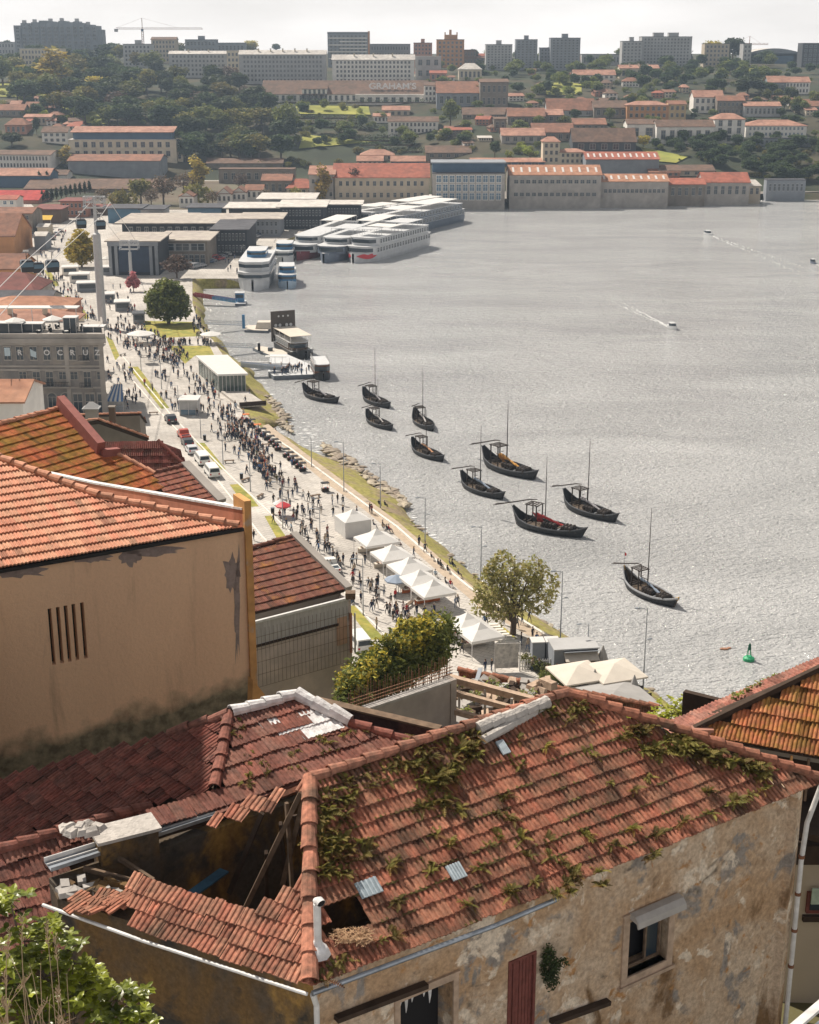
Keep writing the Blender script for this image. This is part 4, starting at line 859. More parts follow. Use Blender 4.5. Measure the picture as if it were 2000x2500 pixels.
# --- middle slope
B_('white riverside villa with grey brown roof among the vine terraces', 'house', 948, 1070, 328, 296, 284, 16, 'white', 'brown', 2, 12, wt='g')
B_('low white annex left of the white villa', 'house', 912, 952, 300, 283, 276, 10, 'white', 'pink', 1, 4)
B_('small house with salmon roof behind the white villa', 'house', 934, 1000, 285, 268, 258, 12, 'tan', 'pink', 1, 4)
B_('stone ruin tower below the brown warehouses', 'house', 1206, 1236, 322, 290, 285, 10, 'stone', 'brown', 1, 2)
for i, (u0, u1, vb, vt, vr, wl, rf_, lab) in enumerate([(1130, 1250, 290, 279, 262, 'stone', 'brown', 'dark brown roofed warehouse between the stone gable and the tall tower house'), (1240, 1330, 305, 283, 263, 'stone', 'rust', 'rust roofed warehouse on the middle slope left of the grey one'),
    (1282, 1375, 300, 280, 266, 'stone', 'pink', 'pinkish roofed shed on the middle slope'), (1336, 1452, 284, 268, 240, 'grey', 'rust', 'pale walled shed with wide greyish brown roof above the warehouses'), (1450, 1532, 288, 262, 245, 'stone', 'brown', 'old brown shed touching the orange house'),
    (1225, 1330, 350, 330, 312, 'granite', 'pink', 'long salmon roofed house above the yellow bushes'), (1400, 1480, 322, 303, 288, 'stone', 'rust', 'small rust roofed warehouse above the dark one'), (1398, 1552, 372, 345, 312, 'dark', 'brown', 'big dark brown roofed warehouse with pink lean-to'),
    (1300, 1400, 345, 322, 300, 'stone', 'rust', 'rust roofed building behind the small white flats'), (1168, 1200, 345, 336, 332, 'cream', 'pale', 'small pale roofed outbuilding in the bushes'), (1040, 1150, 388, 372, 355, 'stone', 'brown', 'long low ruinous building above the glass fronted block'),
    (1150, 1330, 405, 395, 385, 'bluewall', 'pink', 'low salmon roofed shed behind the glass fronted block'), (1610, 1745, 430, 416, 402, 'tan', 'brown', 'derelict tan building with grey roof on the slope near the cliff'), (1585, 1660, 432, 420, 404, 'salmon', 'rust', 'rusty shed beside the derelict tan building')]):
    B_(lab, 'warehouse', u0, u1, vb, vt, vr, 20, wl, rf_, 1, 5, wt='d')
B_('tall cream house with dark windows next to the row of small flats', 'house', 1325, 1366, 402, 345, 333, 12, 'cream', 'pink', 3, 3, hip=1)
B_('small pale three storey flats beside the tall cream house', 'house', 1366, 1429, 402, 371, 362, 12, 'cream', 'pink', 2, 5, hip=1)
B_('blue grey depot with red roof and rows of white skylights', 'warehouse', 1430, 1608, 425, 388, 370, 22, 'blue', 'red', 0, 0, skyl=12)
# --- waterfront row
t = B_('long waterfront warehouse with bright red roof and two rows of small windows', 'warehouse', 815, 1048, 494, 432, 398, 26, 'tan', 'red', 2, 13, ww=1.3, wh=2.0)
B_('old gabled warehouse with faded pink roof left of the red roofed one', 'warehouse', 756, 818, 494, 425, 404, 26, 'granite', 'pink', 2, 4, ww=1.2, wh=1.8)
B_('small house with bright red hipped roof on the quay', 'house', 700, 768, 480, 458, 436, 18, 'tan', 'red', 1, 4, hip=1)
B_('stone walled yard building left of the small red hipped roof', 'warehouse', 640, 712, 478, 440, 424, 18, 'stone', 'rust', 1, 4)
B_('low rust roofed range behind the red roofed warehouse', 'warehouse', 872, 935, 405, 392, 380, 12, 'tan', 'pink', 1, 5)
B_('hipped salmon roofed house behind the waterfront', 'house', 880, 962, 392, 378, 364, 16, 'tan', 'pink', 1, 5, hip=1)
B_('long salmon roofed range above the glass fronted block', 'warehouse', 955, 1088, 408, 393, 380, 14, 'bluewall', 'pink', 1, 12)
t = B_('glass fronted waterfront block with ten bays of big dark windows and grey roof terrace', 'office', 1056, 1232, 496, 424, None, 24, 'granite', 'dark', 0, 0)
w_, h = t['_w'], t['_h']; facade(t, w_, h * .08, h * .97, 0, 3, 10, 'w', wh=h * .22, ww=w_ / 10 * .62)
mb = MB(); mb.box(-w_ * .5, 4, h + .4, w_ * .5, 20, h + 4.5, WM['bluewall']); mb.box(-w_ * .52, 2.5, h + 4.5, w_ * .52, 22, h + 5, WM['blue']); mb.build('roof_storey', t)
t = B_('long two storey waterfront warehouse with orange roof and white skylights', 'warehouse', 1243, 1466, 494, 426, 402, 22, 'granite', 'orange', 2, 14, ww=1.8, wh=1.6, skyl=11)
B_('lower waterfront warehouse with pinkish orange roof and skylights', 'warehouse', 1466, 1630, 492, 442, 424, 18, 'granite', 'orange', 1, 14, ww=1.4, wh=1.6, skyl=9)
B_('low dull red roofed shed in the waterfront row', 'warehouse', 1630, 1720, 488, 449, 434, 16, 'stone', 'red', 1, 5)
B_('rightmost red roofed waterfront warehouse with hipped end', 'warehouse', 1716, 1828, 486, 444, 420, 18, 'granite', 'red', 1, 6)
B_('little pale roofed kiosk house at the end of the waterfront row', 'house', 1826, 1856, 482, 452, 438, 10, 'tan', 'pale', 1, 2, hip=1)
B_('ruined stone frontage at the foot of the cliff', 'ruin', 1870, 1965, 476, 440, None, 6, 'blue', 'dark', 1, 8, wt='g')
# --- right slope
B_('long white lodge with brown roof and few dark windows, left of the tower house', 'warehouse', 1602, 1742, 352, 308, 292, 16, 'white', 'brown', 1, 6)
B_('lower white wall range left of the long white lodge', 'warehouse', 1530, 1604, 345, 302, 290, 16, 'white', 'brown', 1, 2)
B_('white tower house with salmon hipped roof and three storeys of windows', 'house', 1742, 1816, 350, 290, 276, 16, 'white', 'pink', 3, 3, hip=1, ww=2, wh=3)
B_('long white manor house with salmon roof and blue grey windows', 'manor', 1820, 1968, 336, 306, 292, 18, 'white', 'pink', 2, 14, hip=1, wt='w')
B_('grey terrace wall with arches beneath the manor house', 'wall', 1850, 1990, 358, 338, None, 4, 'blue', 'dark', 1, 12)
B_('orange town house with stepped salmon roofs', 'house', 1530, 1632, 292, 256, 246, 14, 'orange', 'pink', 2, 7, hip=1)
B_('yellow right half of the orange town house row', 'house', 1632, 1674, 292, 254, 245, 14, 'yellow', 'rust', 2, 3)
B_('white house with bright salmon roof above the brown terraces', 'house', 1692, 1764, 276, 236, 220, 14, 'white', 'pink', 2, 5)
B_('brown balconied house right of the bright salmon roof', 'house', 1750, 1816, 282, 245, 233, 14, 'stone', 'rust', 2, 6)
B_('grey flats with long pale salmon roof', 'house', 1816, 1905, 285, 258, 248, 12, 'grey', 'pink', 1, 8)
B_('white terrace with red roof and tall windows at the right edge', 'house', 1916, 1976, 230, 200, 187, 14, 'white', 'pink', 2, 7)
B_('bluish house adjoining the white terrace at the right edge', 'house', 1874, 1918, 230, 200, 185, 14, 'blue', 'pink', 1, 3)
B_('cream villa with battlement like roof terrace on the hilltop', 'villa', 1512, 1608, 192, 166, 158, 14, 'cream', 'pink', 1, 7, chim=3)
B_('white stepped villa left of the cream one', 'villa', 1400, 1502, 205, 182, 170, 14, 'white', 'pink', 2, 8)
B_('small salmon roofed cottage on the terraces', 'house', 1380, 1400, 192, 184, 178, 8, 'salmon', 'red', 1, 2)
B_('pale house at the right edge below the white terrace', 'house', 1940, 2040, 275, 258, 246, 14, 'tan', 'rust', 1, 6)
# --- left slope
t = B_('long cream lodge building with red roof, glass attic and two rows of arched windows', 'building', 170, 432, 386, 342, None, 16, 'cream', 'pale', 0, 0)
w_, h = t['_w'], t['_h']; facade(t, w_, 0, h, 0, 2, 12, 'd', wh=h * .27)
mb = MB(); mb.box(-w_ * .46, 2, h + .36, w_ * .46, 13, h + 4.4, WM['bluewall']); mb.build('glass_attic', t); mb = MB(); mb.slab([(-w_ * .48, .3, h + 4.4), (w_ * .48, .3, h + 4.4), (w_ * .48, 15, h + 7), (-w_ * .48, 15, h + 7)], .3, RM['pink']); mb.build('roof', t)
B_('cream end block with stacked windows right of the long lodge building', 'building', 432, 447, 395, 336, None, 12, 'cream', 'dark', 3, 1)
B_('massive windowless grey warehouse wall below the long lodge building', 'warehouse', 168, 392, 432, 392, 376, 26, 'blue', 'rust', 0, 0)
B_('white factory with long rows of windows at the left edge', 'factory', -30, 127, 414, 377, 366, 20, 'white', 'brown', 2, 18, rot=-4)
B_('dark blue shed with salmon roof below the white factory', 'warehouse', -30, 122, 458, 428, 410, 20, 'bluewall', 'pink', 0, 0)
B_('low brown roofed range with a white gable right of the blue shed', 'warehouse', 122, 164, 440, 426, 414, 14, 'white', 'brown', 0, 0)
B_('wide brown roof of an old warehouse above the row of cypresses', 'warehouse', 60, 400, 470, 462, 436, 34, 'stone', 'brown', 0, 0)
B_('bright red roofed shed at the left edge', 'warehouse', -40, 94, 498, 490, 464, 26, 'salmon', 'brightred', 0, 0)
B_('long dark range behind the bright red roof', 'warehouse', 90, 270, 520, 512, 498, 18, 'brown', 'maroon', 0, 0, z0=4)
B_('white house with blue windows at the left edge', 'house', -30, 42, 520, 486, 476, 12, 'white', 'red', 2, 4, wt='w')
B_('white two storey house with brown roof beside the yellow bank', 'house', 104, 166, 350, 322, 308, 14, 'white', 'brown', 2, 4)
B_('salmon house with hipped roof at the upper left', 'house', 14, 66, 328, 304, 288, 14, 'salmon', 'rust', 1, 4, hip=1)
B_('row of pale shabby flats upper left', 'house', 60, 125, 305, 285, 278, 14, 'tan', 'pink', 1, 6)
B_('dim cottages at the far upper left', 'house', -20, 60, 285, 268, 254, 14, 'stone', 'rust', 1, 5)
B_('brown ridge roofed house under the dark wood', 'house', 60, 140, 272, 262, 248, 16, 'stone', 'rust', 1, 5)
B_('long brown roofed retaining range below the dark wood', 'warehouse', 505, 690, 412, 398, 386, 18, 'stone', 'brown', 0, 0)
B_('stone range with a row of dark openings behind the white gables', 'warehouse', 535, 720, 448, 414, None, 10, 'stone', 'brown', 1, 9)
for i, (u0, u1, vb, vt, vr, lab) in enumerate([(438, 474, 502, 480, 472, 'leftmost of four small white gabled houses behind the market'), (530, 566, 496, 474, 462, 'second small white gabled house behind the market'), (566, 602, 492, 470, 460, 'third small white gabled house behind the market'), (600, 642, 488, 463, 450, 'highest white gabled house behind the market with hipped brown roof')]):
    t = B_(lab, 'house', u0, u1, vb, vt, None if i < 3 else vr, 12, 'white', 'rust', 1, 3, z0=4)
    if i < 3:
        w_, h = t['_w'], t['_h']; mb = MB(); r_ = (vt - vr) / FP * 800
        mb.add([(-w_ / 2, 0, h), (w_ / 2, 0, h), (0, 0, h + r_), (-w_ / 2, 12, h), (w_ / 2, 12, h), (0, 12, h + r_)], [(0, 1, 2), (4, 3, 5)], WM['white']); mb.build('gable', t)
        mb = MB(); mb.slab([(-w_ / 2 - .4, -.4, h - .2), (0, -.4, h + r_ + .15), (0, 12, h + r_ + .15), (-w_ / 2 - .4, 12, h - .2)], .2, RM['rust']); mb.slab([(w_ / 2 + .4, -.4, h - .2), (0, -.4, h + r_ + .15), (0, 12, h + r_ + .15), (w_ / 2 + .4, 12, h - .2)], .2, RM['rust']); mb.build('gable_roof', t)
rq = random.Random(17)
for poly, n, wh_ in (([(1240, 200), (1500, 205), (1700, 230), (1990, 240), (1990, 285), (1700, 300), (1250, 300)], 26, 'right'), ([(1050, 285), (1300, 300), (1330, 390), (1060, 385)], 9, 'middle'), ([(-10, 240), (160, 262), (200, 320), (-10, 335)], 14, 'left'), ([(1020, 150), (1500, 140), (1500, 178), (1020, 190)], 14, 'upper')):
    k = 0
    while k < n:
        u, v = rq.uniform(min(p[0] for p in poly), max(p[0] for p in poly)), rq.uniform(min(p[1] for p in poly), max(p[1] for p in poly))
        if not inpoly(u, v, poly): continue
        k += 1; w_ = rq.uniform(16, 42); h_ = rq.uniform(8, 17); wl = rq.choice(['white', 'cream', 'tan', 'stone', 'salmon', 'white']); rf_ = rq.choice(['pink', 'rust', 'brown', 'red', 'rust'])
        B_('small %s house with %s roof among the trees of the %s slope' % (wl, rf_, wh_), 'house', u - w_ / 2, u + w_ / 2, v, v - h_, v - h_ - rq.uniform(5, 9), 10, wl, rf_, 2 if h_ > 12 else 1, max(2, int(w_ / 8)), hip=rq.random() < .5, rot=rq.uniform(-18, 18), group='small %s houses with %s roofs on the %s slope' % (wl, rf_, wh_))
# tower crane on the skyline
def crane(u, vtop, vj, vb, ul, ur, lab, m):
    g = G(u, vb); k = g.y / ray(u, vj).y / FP; t = thing('tower_crane', lab, 'crane', g); zj = PY(u, vj, g.y).z - g.z; zt = PY(u, vtop, g.y).z - g.z
    mb = MB()
    for a in ((-.8, -.8), (.8, -.8), (.8, .8), (-.8, .8)): mb.beam((*a, 0), (*a, zj), .25, .25, m)
    for i in range(int(zj / 2)): mb.beam((-.8, -.8, i * 2), (.8, -.8, i * 2 + 2), .15, .15, m); mb.beam((.8, .8, i * 2), (-.8, .8, i * 2 + 2), .15, .15, m)
    mb.build('mast', t); mb = MB(); xl, xr = (ul - u) * k, (ur - u) * k
    mb.beam((xl, 0, zj), (xr, 0, zj), .5, .4, m); mb.beam((xl, 0, zj + 1.2), (xr * .98, 0, zj + 1.2), .25, .25, m); n = int(abs(xr - xl) / 2)
    for i in range(n): mb.beam((xl + (xr - xl) * i / n, 0, zj + (0 if i % 2 else 1.2)), (xl + (xr - xl) * (i + 1) / n, 0, zj + (1.2 if i % 2 else 0)), .15, .15, m)
    mb.build('jib', t); mb = MB(); c = xl if abs(xl) < abs(xr) else xr; mb.box(c - 1.6, -.8, zj - 2.4, c + 1.6, .8, zj + .2, WM['grey']); mb.build('counterweight', t)
    mb = MB(); mb.beam((0, 0, zj), (0, 0, zt), .5, .5, m); mb.beam((0, 0, zt), (c, 0, zj + 1), .12, .12, m); mb.beam((0, 0, zt), ((xl + xr - c) * .6, 0, zj + 1), .12, .12, m); mb.build('apex', t)
    mb = MB(); mb.box(-1, -1.6, zj - 2, 1, -.8, zj, WM['bluewall']); mb.build('cab', t)
M_crane = mat('rusty_crane_steel', (.30, .14, .08), .7, .15, 2)
crane(352, 44, 71, 150, 288, 500, 'tower crane with a long faint jib over the left skyline', M_crane)
crane(1827, 88, 109, 150, 1873, 1790, 'small tower crane beside the arched hall on the right skyline', M_crane)
# ================================================================ VEGETATION
def leafm(n, c, c2, tr=.35, objrand=.3): return mat('leaf_' + n, c, .65, .2, .6, attr=True, objcol=False, objrand=objrand, col2=c2, c2scale=.25, c2th=.52, c2w=.12, trans=tr, spec=.25)
LM = dict(dark=leafm('dark', (.075, .10, .038), (.05, .07, .032)), mid=leafm('mid', (.18, .19, .05), (.11, .13, .035)), olive=leafm('olive', (.24, .21, .06), (.13, .13, .04)), yellow=leafm('yellow', (.42, .31, .07), (.26, .20, .05)),
    bright=leafm('bright', (.34, .36, .06), (.20, .24, .045)), gold=leafm('gold', (.58, .46, .08), (.34, .29, .05), objrand=.12), bare=leafm('bare', (.17, .12, .085), (.12, .09, .07)), pink=leafm('pink', (.62, .26, .28), (.45, .2, .2), objrand=.05), willow=leafm('willow', (.48, .45, .17), (.34, .33, .11), tr=.45))
M_bark = mat('bark', (.11, .08, .06), .95, .3, 4, bump=.5)
def crown_mb(lobes, n, leaf, m, seed=1, aspect=.55, fill=.35, droop=0):
    r = random.Random(seed); mb = MB(); vol = [a[3] * a[4] * a[5] for a in lobes]; tot = sum(vol)
    for (cx, cy, cz, rx, ry, rz), v_ in zip(lobes, vol):
        for _ in range(int(n * v_ / tot)):
            d = Vector((r.gauss(0, 1), r.gauss(0, 1), r.gauss(0, 1))).normalized()
            q = noise.noise(d * 2.3 + Vector((cx, cy, cz)) * .7) * .45
            rad = (fill + (1 - fill) * r.random() ** .45) * (1 + q)
            if noise.noise(Vector((cx + d.x * rx, cy + d.y * ry, cz + d.z * rz)) * .9) < -.28: continue
            p = Vector((cx + d.x * rx * rad, cy + d.y * ry * rad, cz + d.z * rz * rad))
            a = Vector((r.gauss(0, 1), r.gauss(0, 1), r.gauss(0, .6) - droop)).normalized(); b_ = a.cross(Vector((r.gauss(0, 1), r.gauss(0, 1), r.gauss(0, 1)))).normalized()
            s = leaf * r.uniform(.6, 1.3); a *= s; b_ *= s * aspect; k = r.uniform(.65, 1.35); h = r.uniform(.9, 1.1)
            mb.add([p - a, p - b_ * .9, p + a, p + b_ * .9], [(0, 1, 2, 3)], m, (k * h, k, k))
    return mb
def tree_meshes(kind, seed, h=12, leafn=1500, leaf=.6, spread=.42, m='mid', trunk=.3):
    r = random.Random(seed); lobes = []
    if kind == 'round':
        for i in range(11):
            a = r.uniform(0, 6.28); q = r.uniform(.1, .7) * h * spread; z = r.uniform(trunk + .12, .86) * h; s = h * r.uniform(.14, .22); lobes.append((math.cos(a) * q * (1.1 - z / h * .5), math.sin(a) * q * (1.1 - z / h * .5), z, s, s, s * .8))
        lobes.append((0, 0, h * .6, h * spread * .7, h * spread * .7, h * .28))
    elif kind == 'tall':
        for i in range(10):
            z = h * (.2 + .75 * i / 10); s = h * .13 * (1.25 - abs(i / 10 - .35)); lobes.append((r.uniform(-.07, .07) * h, r.uniform(-.07, .07) * h, z, s, s, h * .13))
    elif kind == 'cypress':
        for i in range(8): s = h * .1 * (1 - i / 9); lobes.append((0, 0, h * (.12 + .82 * i / 8), s + .2, s + .2, h * .12))
    elif kind == 'pine':
        for i in range(8): a = r.uniform(0, 6.28); q = r.uniform(0, .3) * h; lobes.append((math.cos(a) * q, math.sin(a) * q, h * r.uniform(.72, .9), h * .16, h * .16, h * .08))
    elif kind == 'bush':
        for i in range(9): a = r.uniform(0, 6.28); q = r.uniform(0, .5) * h; lobes.append((math.cos(a) * q * 1.4, math.sin(a) * q, h * r.uniform(.2, .6), h * .35, h * .35, h * .3))
    cm = crown_mb(lobes, leafn, leaf, LM[m], seed).mesh('crown')
    t = MB()
    if kind != 'bush':
        t.tube([(0, 0, -2), (0, 0, h * .25), (h * .01, h * .01, h * .55), (0, 0, h * .8)], [h * .03, h * .024, h * .014, h * .006], M_bark, 6)
        for i in range(7):
            a = r.uniform(0, 6.28); z = h * r.uniform(.25, .6); q = h * spread * .6; t.tube([(0, 0, z), (math.cos(a) * q * .5, math.sin(a) * q * .5, z + h * .1), (math.cos(a) * q, math.sin(a) * q, z + h * .22)], [h * .012, h * .008, h * .003], M_bark, 5)
    else: t.tube([(0, 0, -.5), (0, 0, h * .4)], [h * .05, h * .02], M_bark, 5)
    return cm, t.mesh('trunk')
TT = {}
for k, a in dict(dark=('round', 1, 12, 1900, .62, .45, 'dark'), dark2=('round', 2, 12, 1900, .62, .5, 'dark'), mid=('round', 3, 12, 1700, .6, .45, 'mid'), olive=('round', 4, 12, 1500, .6, .48, 'olive'), yellow=('tall', 5, 14, 1500, .55, .3, 'yellow'), gold=('round', 6, 10, 1400, .55, .45, 'gold'),
    bare=('round', 7, 11, 700, .5, .5, 'bare'), cypress=('cypress', 8, 10, 1200, .4, .2, 'dark'), pine=('pine', 9, 14, 1200, .55, .4, 'dark'), bush=('bush', 10, 4, 700, .4, .5, 'mid'), bushy=('bush', 11, 4, 700, .4, .5, 'bright'), busho=('bush', 12, 4, 700, .4, .5, 'olive')).items():
    TT[k] = tree_meshes(*a); 
TH = dict(dark=11.5, dark2=11.5, mid=11.5, olive=11.5, yellow=14.5, gold=10, bare=11, cypress=10, pine=14, bush=3.6, bushy=3.6, busho=3.6)
TW = dict(dark=10.5, dark2=11.5, mid=10.5, olive=11, yellow=5.5, gold=9.5, bare=11, cypress=2.6, pine=9, bush=6.5, bushy=6.5, busho=6.5)
WOODLAND = bmesh.new()
def tree(kind, u, vb, vt, label, group=None, wpx=None, cat='tree', p=None, name=None, stuff=False):
    g = p or G(u, vb); k = g.y / ray(u, vb).y / FP; h = (vb - vt) * k / .97; s = h / TH[kind]; sx = (wpx * k / TW[kind]) if wpx else s * ru(.9, 1.15)
    if stuff:
        n0 = len(WOODLAND.verts); f0 = len(WOODLAND.faces); me = TT[kind][0].copy(); me.transform(Matrix.Translation(g) @ Matrix.Rotation(ru(0, 6.3), 4, 'Z') @ Matrix.Diagonal((sx, sx, s, 1))); WOODLAND.from_mesh(me); WOODLAND.faces.ensure_lookup_table()
        k_ = 1 if kind in ('mid', 'bush', 'olive', 'busho', 'bushy') else 0
        for f in WOODLAND.faces[f0:]: f.material_index = k_
        D.meshes.remove(me); return
    t = thing(name or ('bush' if 'bush' in kind else 'tree'), label, 'bush' if 'bush' in kind else cat, g, ru(0, 6.3), group); t.scale = (sx, sx, s)
    linkmesh('crown', TT[kind][0], t); linkmesh('trunk', TT[kind][1], t); return t
wood = [(90, 150), (250, 128), (340, 150), (420, 165), (520, 200), (600, 215), (640, 245), (668, 290), (700, 330), (690, 385), (560, 395), (445, 388), (440, 318), (300, 306), (190, 290), (90, 262), (-20, 240), (-20, 165)]
rt = random.Random(5)
pts = []
while len(pts) < 150:
    u, v = rt.uniform(-20, 740), rt.uniform(135, 395)
    if not inpoly(u, v, wood) or any(abs(u - a) < 15 and abs(v - b_) < 8 for a, b_ in pts): continue
    pts.append((u, v))
for u, v in sorted(pts, key=lambda q: q[1]):
    k = rt.choices(['dark', 'dark2', 'mid', 'olive', 'gold', 'bare', 'pine'], [7, 7, 4, 4, 1.2, 1.5, .6])[0]
    hpx = rt.uniform(42, 64) * (1 if v > 200 else .8)
    w_ = hpx * rt.uniform(1.1, 1.7) if k != 'pine' else None
    tree(k, u, v + 10, v + 10 - hpx, {'dark': 'dark green tree of the dense wooded slope at left', 'dark2': 'dark green tree of the dense wooded slope at left', 'mid': 'mid green tree of the dense wooded slope at left', 'olive': 'olive tinted tree of the dense wooded slope at left', 'gold': 'golden leafed tree of the dense wooded slope at left', 'bare': 'brownish thin tree of the dense wooded slope at left', 'pine': 'umbrella shaped pine of the dense wooded slope at left'}[k], 'trees of the wooded slope', w_)
NT = [('yellow', 132, 225, 118, 85, 'tall yellowish poplar at the left edge of the wood'), ('yellow', 110, 225, 150, 60, 'shorter yellowish poplar beside the tallest one in the wood'), ('yellow', 485, 468, 380, 55, 'tall yellowish tree between market sheds and grey warehouse wall'), ('olive', 345, 500, 440, 85, 'round olive tree just behind the pylon head'),
    ('bare', 400, 500, 425, 90, 'brownish bare tree right of the olive one behind the market'), ('bare', 450, 480, 420, 70, 'brownish bare tree at the foot of the tall yellow tree'), ('yellow', 790, 495, 400, 40, 'narrow yellow green tree before the red roofed waterfront warehouse'), ('bare', 865, 492, 405, 50, 'bare brown tree before the red roofed waterfront warehouse'),
    ('olive', 545, 260, 205, 95, 'large tree with sunlit golden top at the right of the wood'), ('mid', 700, 345, 260, 80, 'big mid green tree at the right end of the wood'), ('pine', 820, 190, 146, 30, 'umbrella pine before the long housing blocks'), ('cypress', 1742 - 62, 150, 118, 26, 'dark conical cypress left of the yellow green crown on the hill'),
    ('gold', 1735, 158, 100, 62, 'broad yellow green tree on the right hilltop'), ('dark2', 1788, 160, 94, 66, 'great dark round tree beside the yellow green one on the right hilltop'), ('yellow', 1165, 252, 208, 34, 'yellow tree in front of the stone warehouse'), ('gold', 1570, 365, 330, 42, 'orange leafed tree beside the dark brown warehouse'),
    ('dark2', 1825, 232, 188, 92, 'round dark tree beside the white terrace with red roof'), ('dark', 1208, 385, 345, 34, 'dark round tree above the glass fronted block'), ('mid', 1100, 310, 248, 60, 'green tree right of the white villa'), ('dark', 90, 330, 288, 24, 'dark conifer beside the white two storey house'),
    ('dark', 30, 358, 325, 70, 'dark clump at the left edge above the white factory'), ('yellow', 160, 405, 355, 40, 'yellow brown tree between white factory and grey wall'), ('gold', 615, 125, 99, 46, 'golden crown over the long housing roof'), ('dark', 675, 128, 108, 30, 'dark crown over the very long housing block'), ('mid', 1345, 150, 118, 40, 'small crown at the foot of the broad tower block')]
for k, u, vb, vt, w_, lab in NT: tree(k, u, vb, vt, lab, None, w_)
for u, vb, w_ in ((300, 515, 70), (370, 508, 60), (480, 500, 70), (520, 505, 50), (650, 500, 50), (720, 492, 45), (250, 505, 60), (590, 470, 60)): tree('bare' if u % 3 else 'busho', u, vb, vb - w_ * .8, 'brownish leafless tree in the yard behind the market halls', 'leafless trees behind the market halls', w_)
# cypress row over the red roof
for i in range(11): tree('cypress', 104 + i * 11.5, 487 - i * 2.2, 462 - i * 2.4, 'small dark cypress in the row along the old warehouse roof', 'row of cypresses behind the red roof', 12, p=PY(104 + i * 11.5, 487 - i * 2.2, 690 + i * 2))
for u in (98, 117): tree('cypress', u, 452, 414, 'dark cypress at the end of the blue shed', 'two cypresses by the blue shed', 15, p=PY(u, 452, 755))
# scattered trees and bushes over the right slopes
regs = [([(720, 250), (910, 265), (1000, 330), (1140, 345), (1170, 390), (860, 385), (700, 350)], 55, ['bush', 'bushy', 'busho', 'dark', 'mid'], 'terraces below the white lodge'), ([(1240, 165), (1500, 160), (1520, 225), (1400, 240), (1240, 240)], 46, ['bush', 'bushy', 'mid', 'olive', 'dark'], 'green terraces right of the lodge'),
    ([(1500, 150), (1720, 150), (1880, 160), (1880, 230), (1700, 225), (1520, 235)], 95, ['dark', 'dark2', 'mid', 'bush', 'dark'], 'dark wooded hilltop at right'), ([(1590, 345), (1820, 345), (2010, 355), (2010, 460), (1880, 440), (1700, 400), (1600, 380)], 130, ['dark', 'dark2', 'dark', 'bush', 'busho'], 'dark overgrown cliff at right'),
    ([(1240, 350), (1320, 350), (1325, 395), (1230, 395)], 12, ['bushy', 'bush'], 'slope above the waterfront row'), ([(0, 230), (130, 262), (300, 300), (250, 318), (120, 300), (0, 270)], 22, ['bushy', 'bush', 'busho', 'dark'], 'bank below the dark wood'), ([(250, 140), (620, 140), (640, 190), (400, 165)], 20, ['dark', 'olive', 'mid'], 'upper edge of the wood'),
    ([(1830, 220), (2010, 235), (2010, 290), (1850, 290)], 16, ['dark', 'mid'], 'slope below the white terrace at right'), ([(1100, 150), (1300, 140), (1320, 170), (1180, 200)], 16, ['dark', 'mid', 'bush'], 'foot of the tower blocks'), ([(640, 395), (900, 395), (780, 410), (640, 415)], 8, ['busho', 'bush'], 'yard behind the red roofed warehouse'), ([(1260, 300), (1560, 240), (1600, 300), (1560, 330), (1300, 330)], 12, ['bush', 'mid', 'dark'], 'gaps between the brown warehouses'), ([(-20, 130), (300, 125), (300, 160), (-20, 170)], 18, ['dark', 'mid', 'olive'], 'skyline foot at far left')]
for poly, n, kinds, where in regs:
    c = 0; us = [p[0] for p in poly]; vv = [p[1] for p in poly]
    while c < n:
        u, v = rt.uniform(min(us), max(us)), rt.uniform(min(vv), max(vv))
        if not inpoly(u, v, poly): continue
        c += 1; k = rt.choice(kinds); b_ = 'bush' in k; hp = rt.uniform(9, 18) if b_ else rt.uniform(20, 36)
        nm = {'bush': 'green bush', 'bushy': 'yellow green bush', 'busho': 'olive bush', 'dark': 'dark tree', 'dark2': 'dark spreading tree', 'mid': 'mid green tree', 'olive': 'olive green tree'}[k]
        tree(k, u, v, v - hp, nm + ' on the ' + where, nm + ' on the ' + where, hp * rt.uniform(1.3, 2.2) if b_ else hp * rt.uniform(1., 1.6), stuff=(not b_) and (n >= 46 or 'tower' in where or 'skyline' in where))
for i in range(330):
    u, v = rt.uniform(1040, 2020), rt.uniform(165, 400)
    if i > 250: u, v = rt.uniform(-10, 740), rt.uniform(240, 330)
    if v > 345 and u < 1600: continue
    k = rt.choice(['bush', 'dark', 'mid', 'busho', 'dark2', 'olive', 'bush']); b_ = 'bush' in k; hp = rt.uniform(7, 14) if b_ else rt.uniform(14, 26); tree(k, u, v, v - hp, '', None, hp * rt.uniform(1.3, 2), stuff=True)
me = D.meshes.new('woodland'); WOODLAND.to_mesh(me); WOODLAND.free(); me.materials.append(LM['dark']); me.materials.append(LM['mid'])
o = linkmesh('woodland', me); o['kind'] = 'stuff'
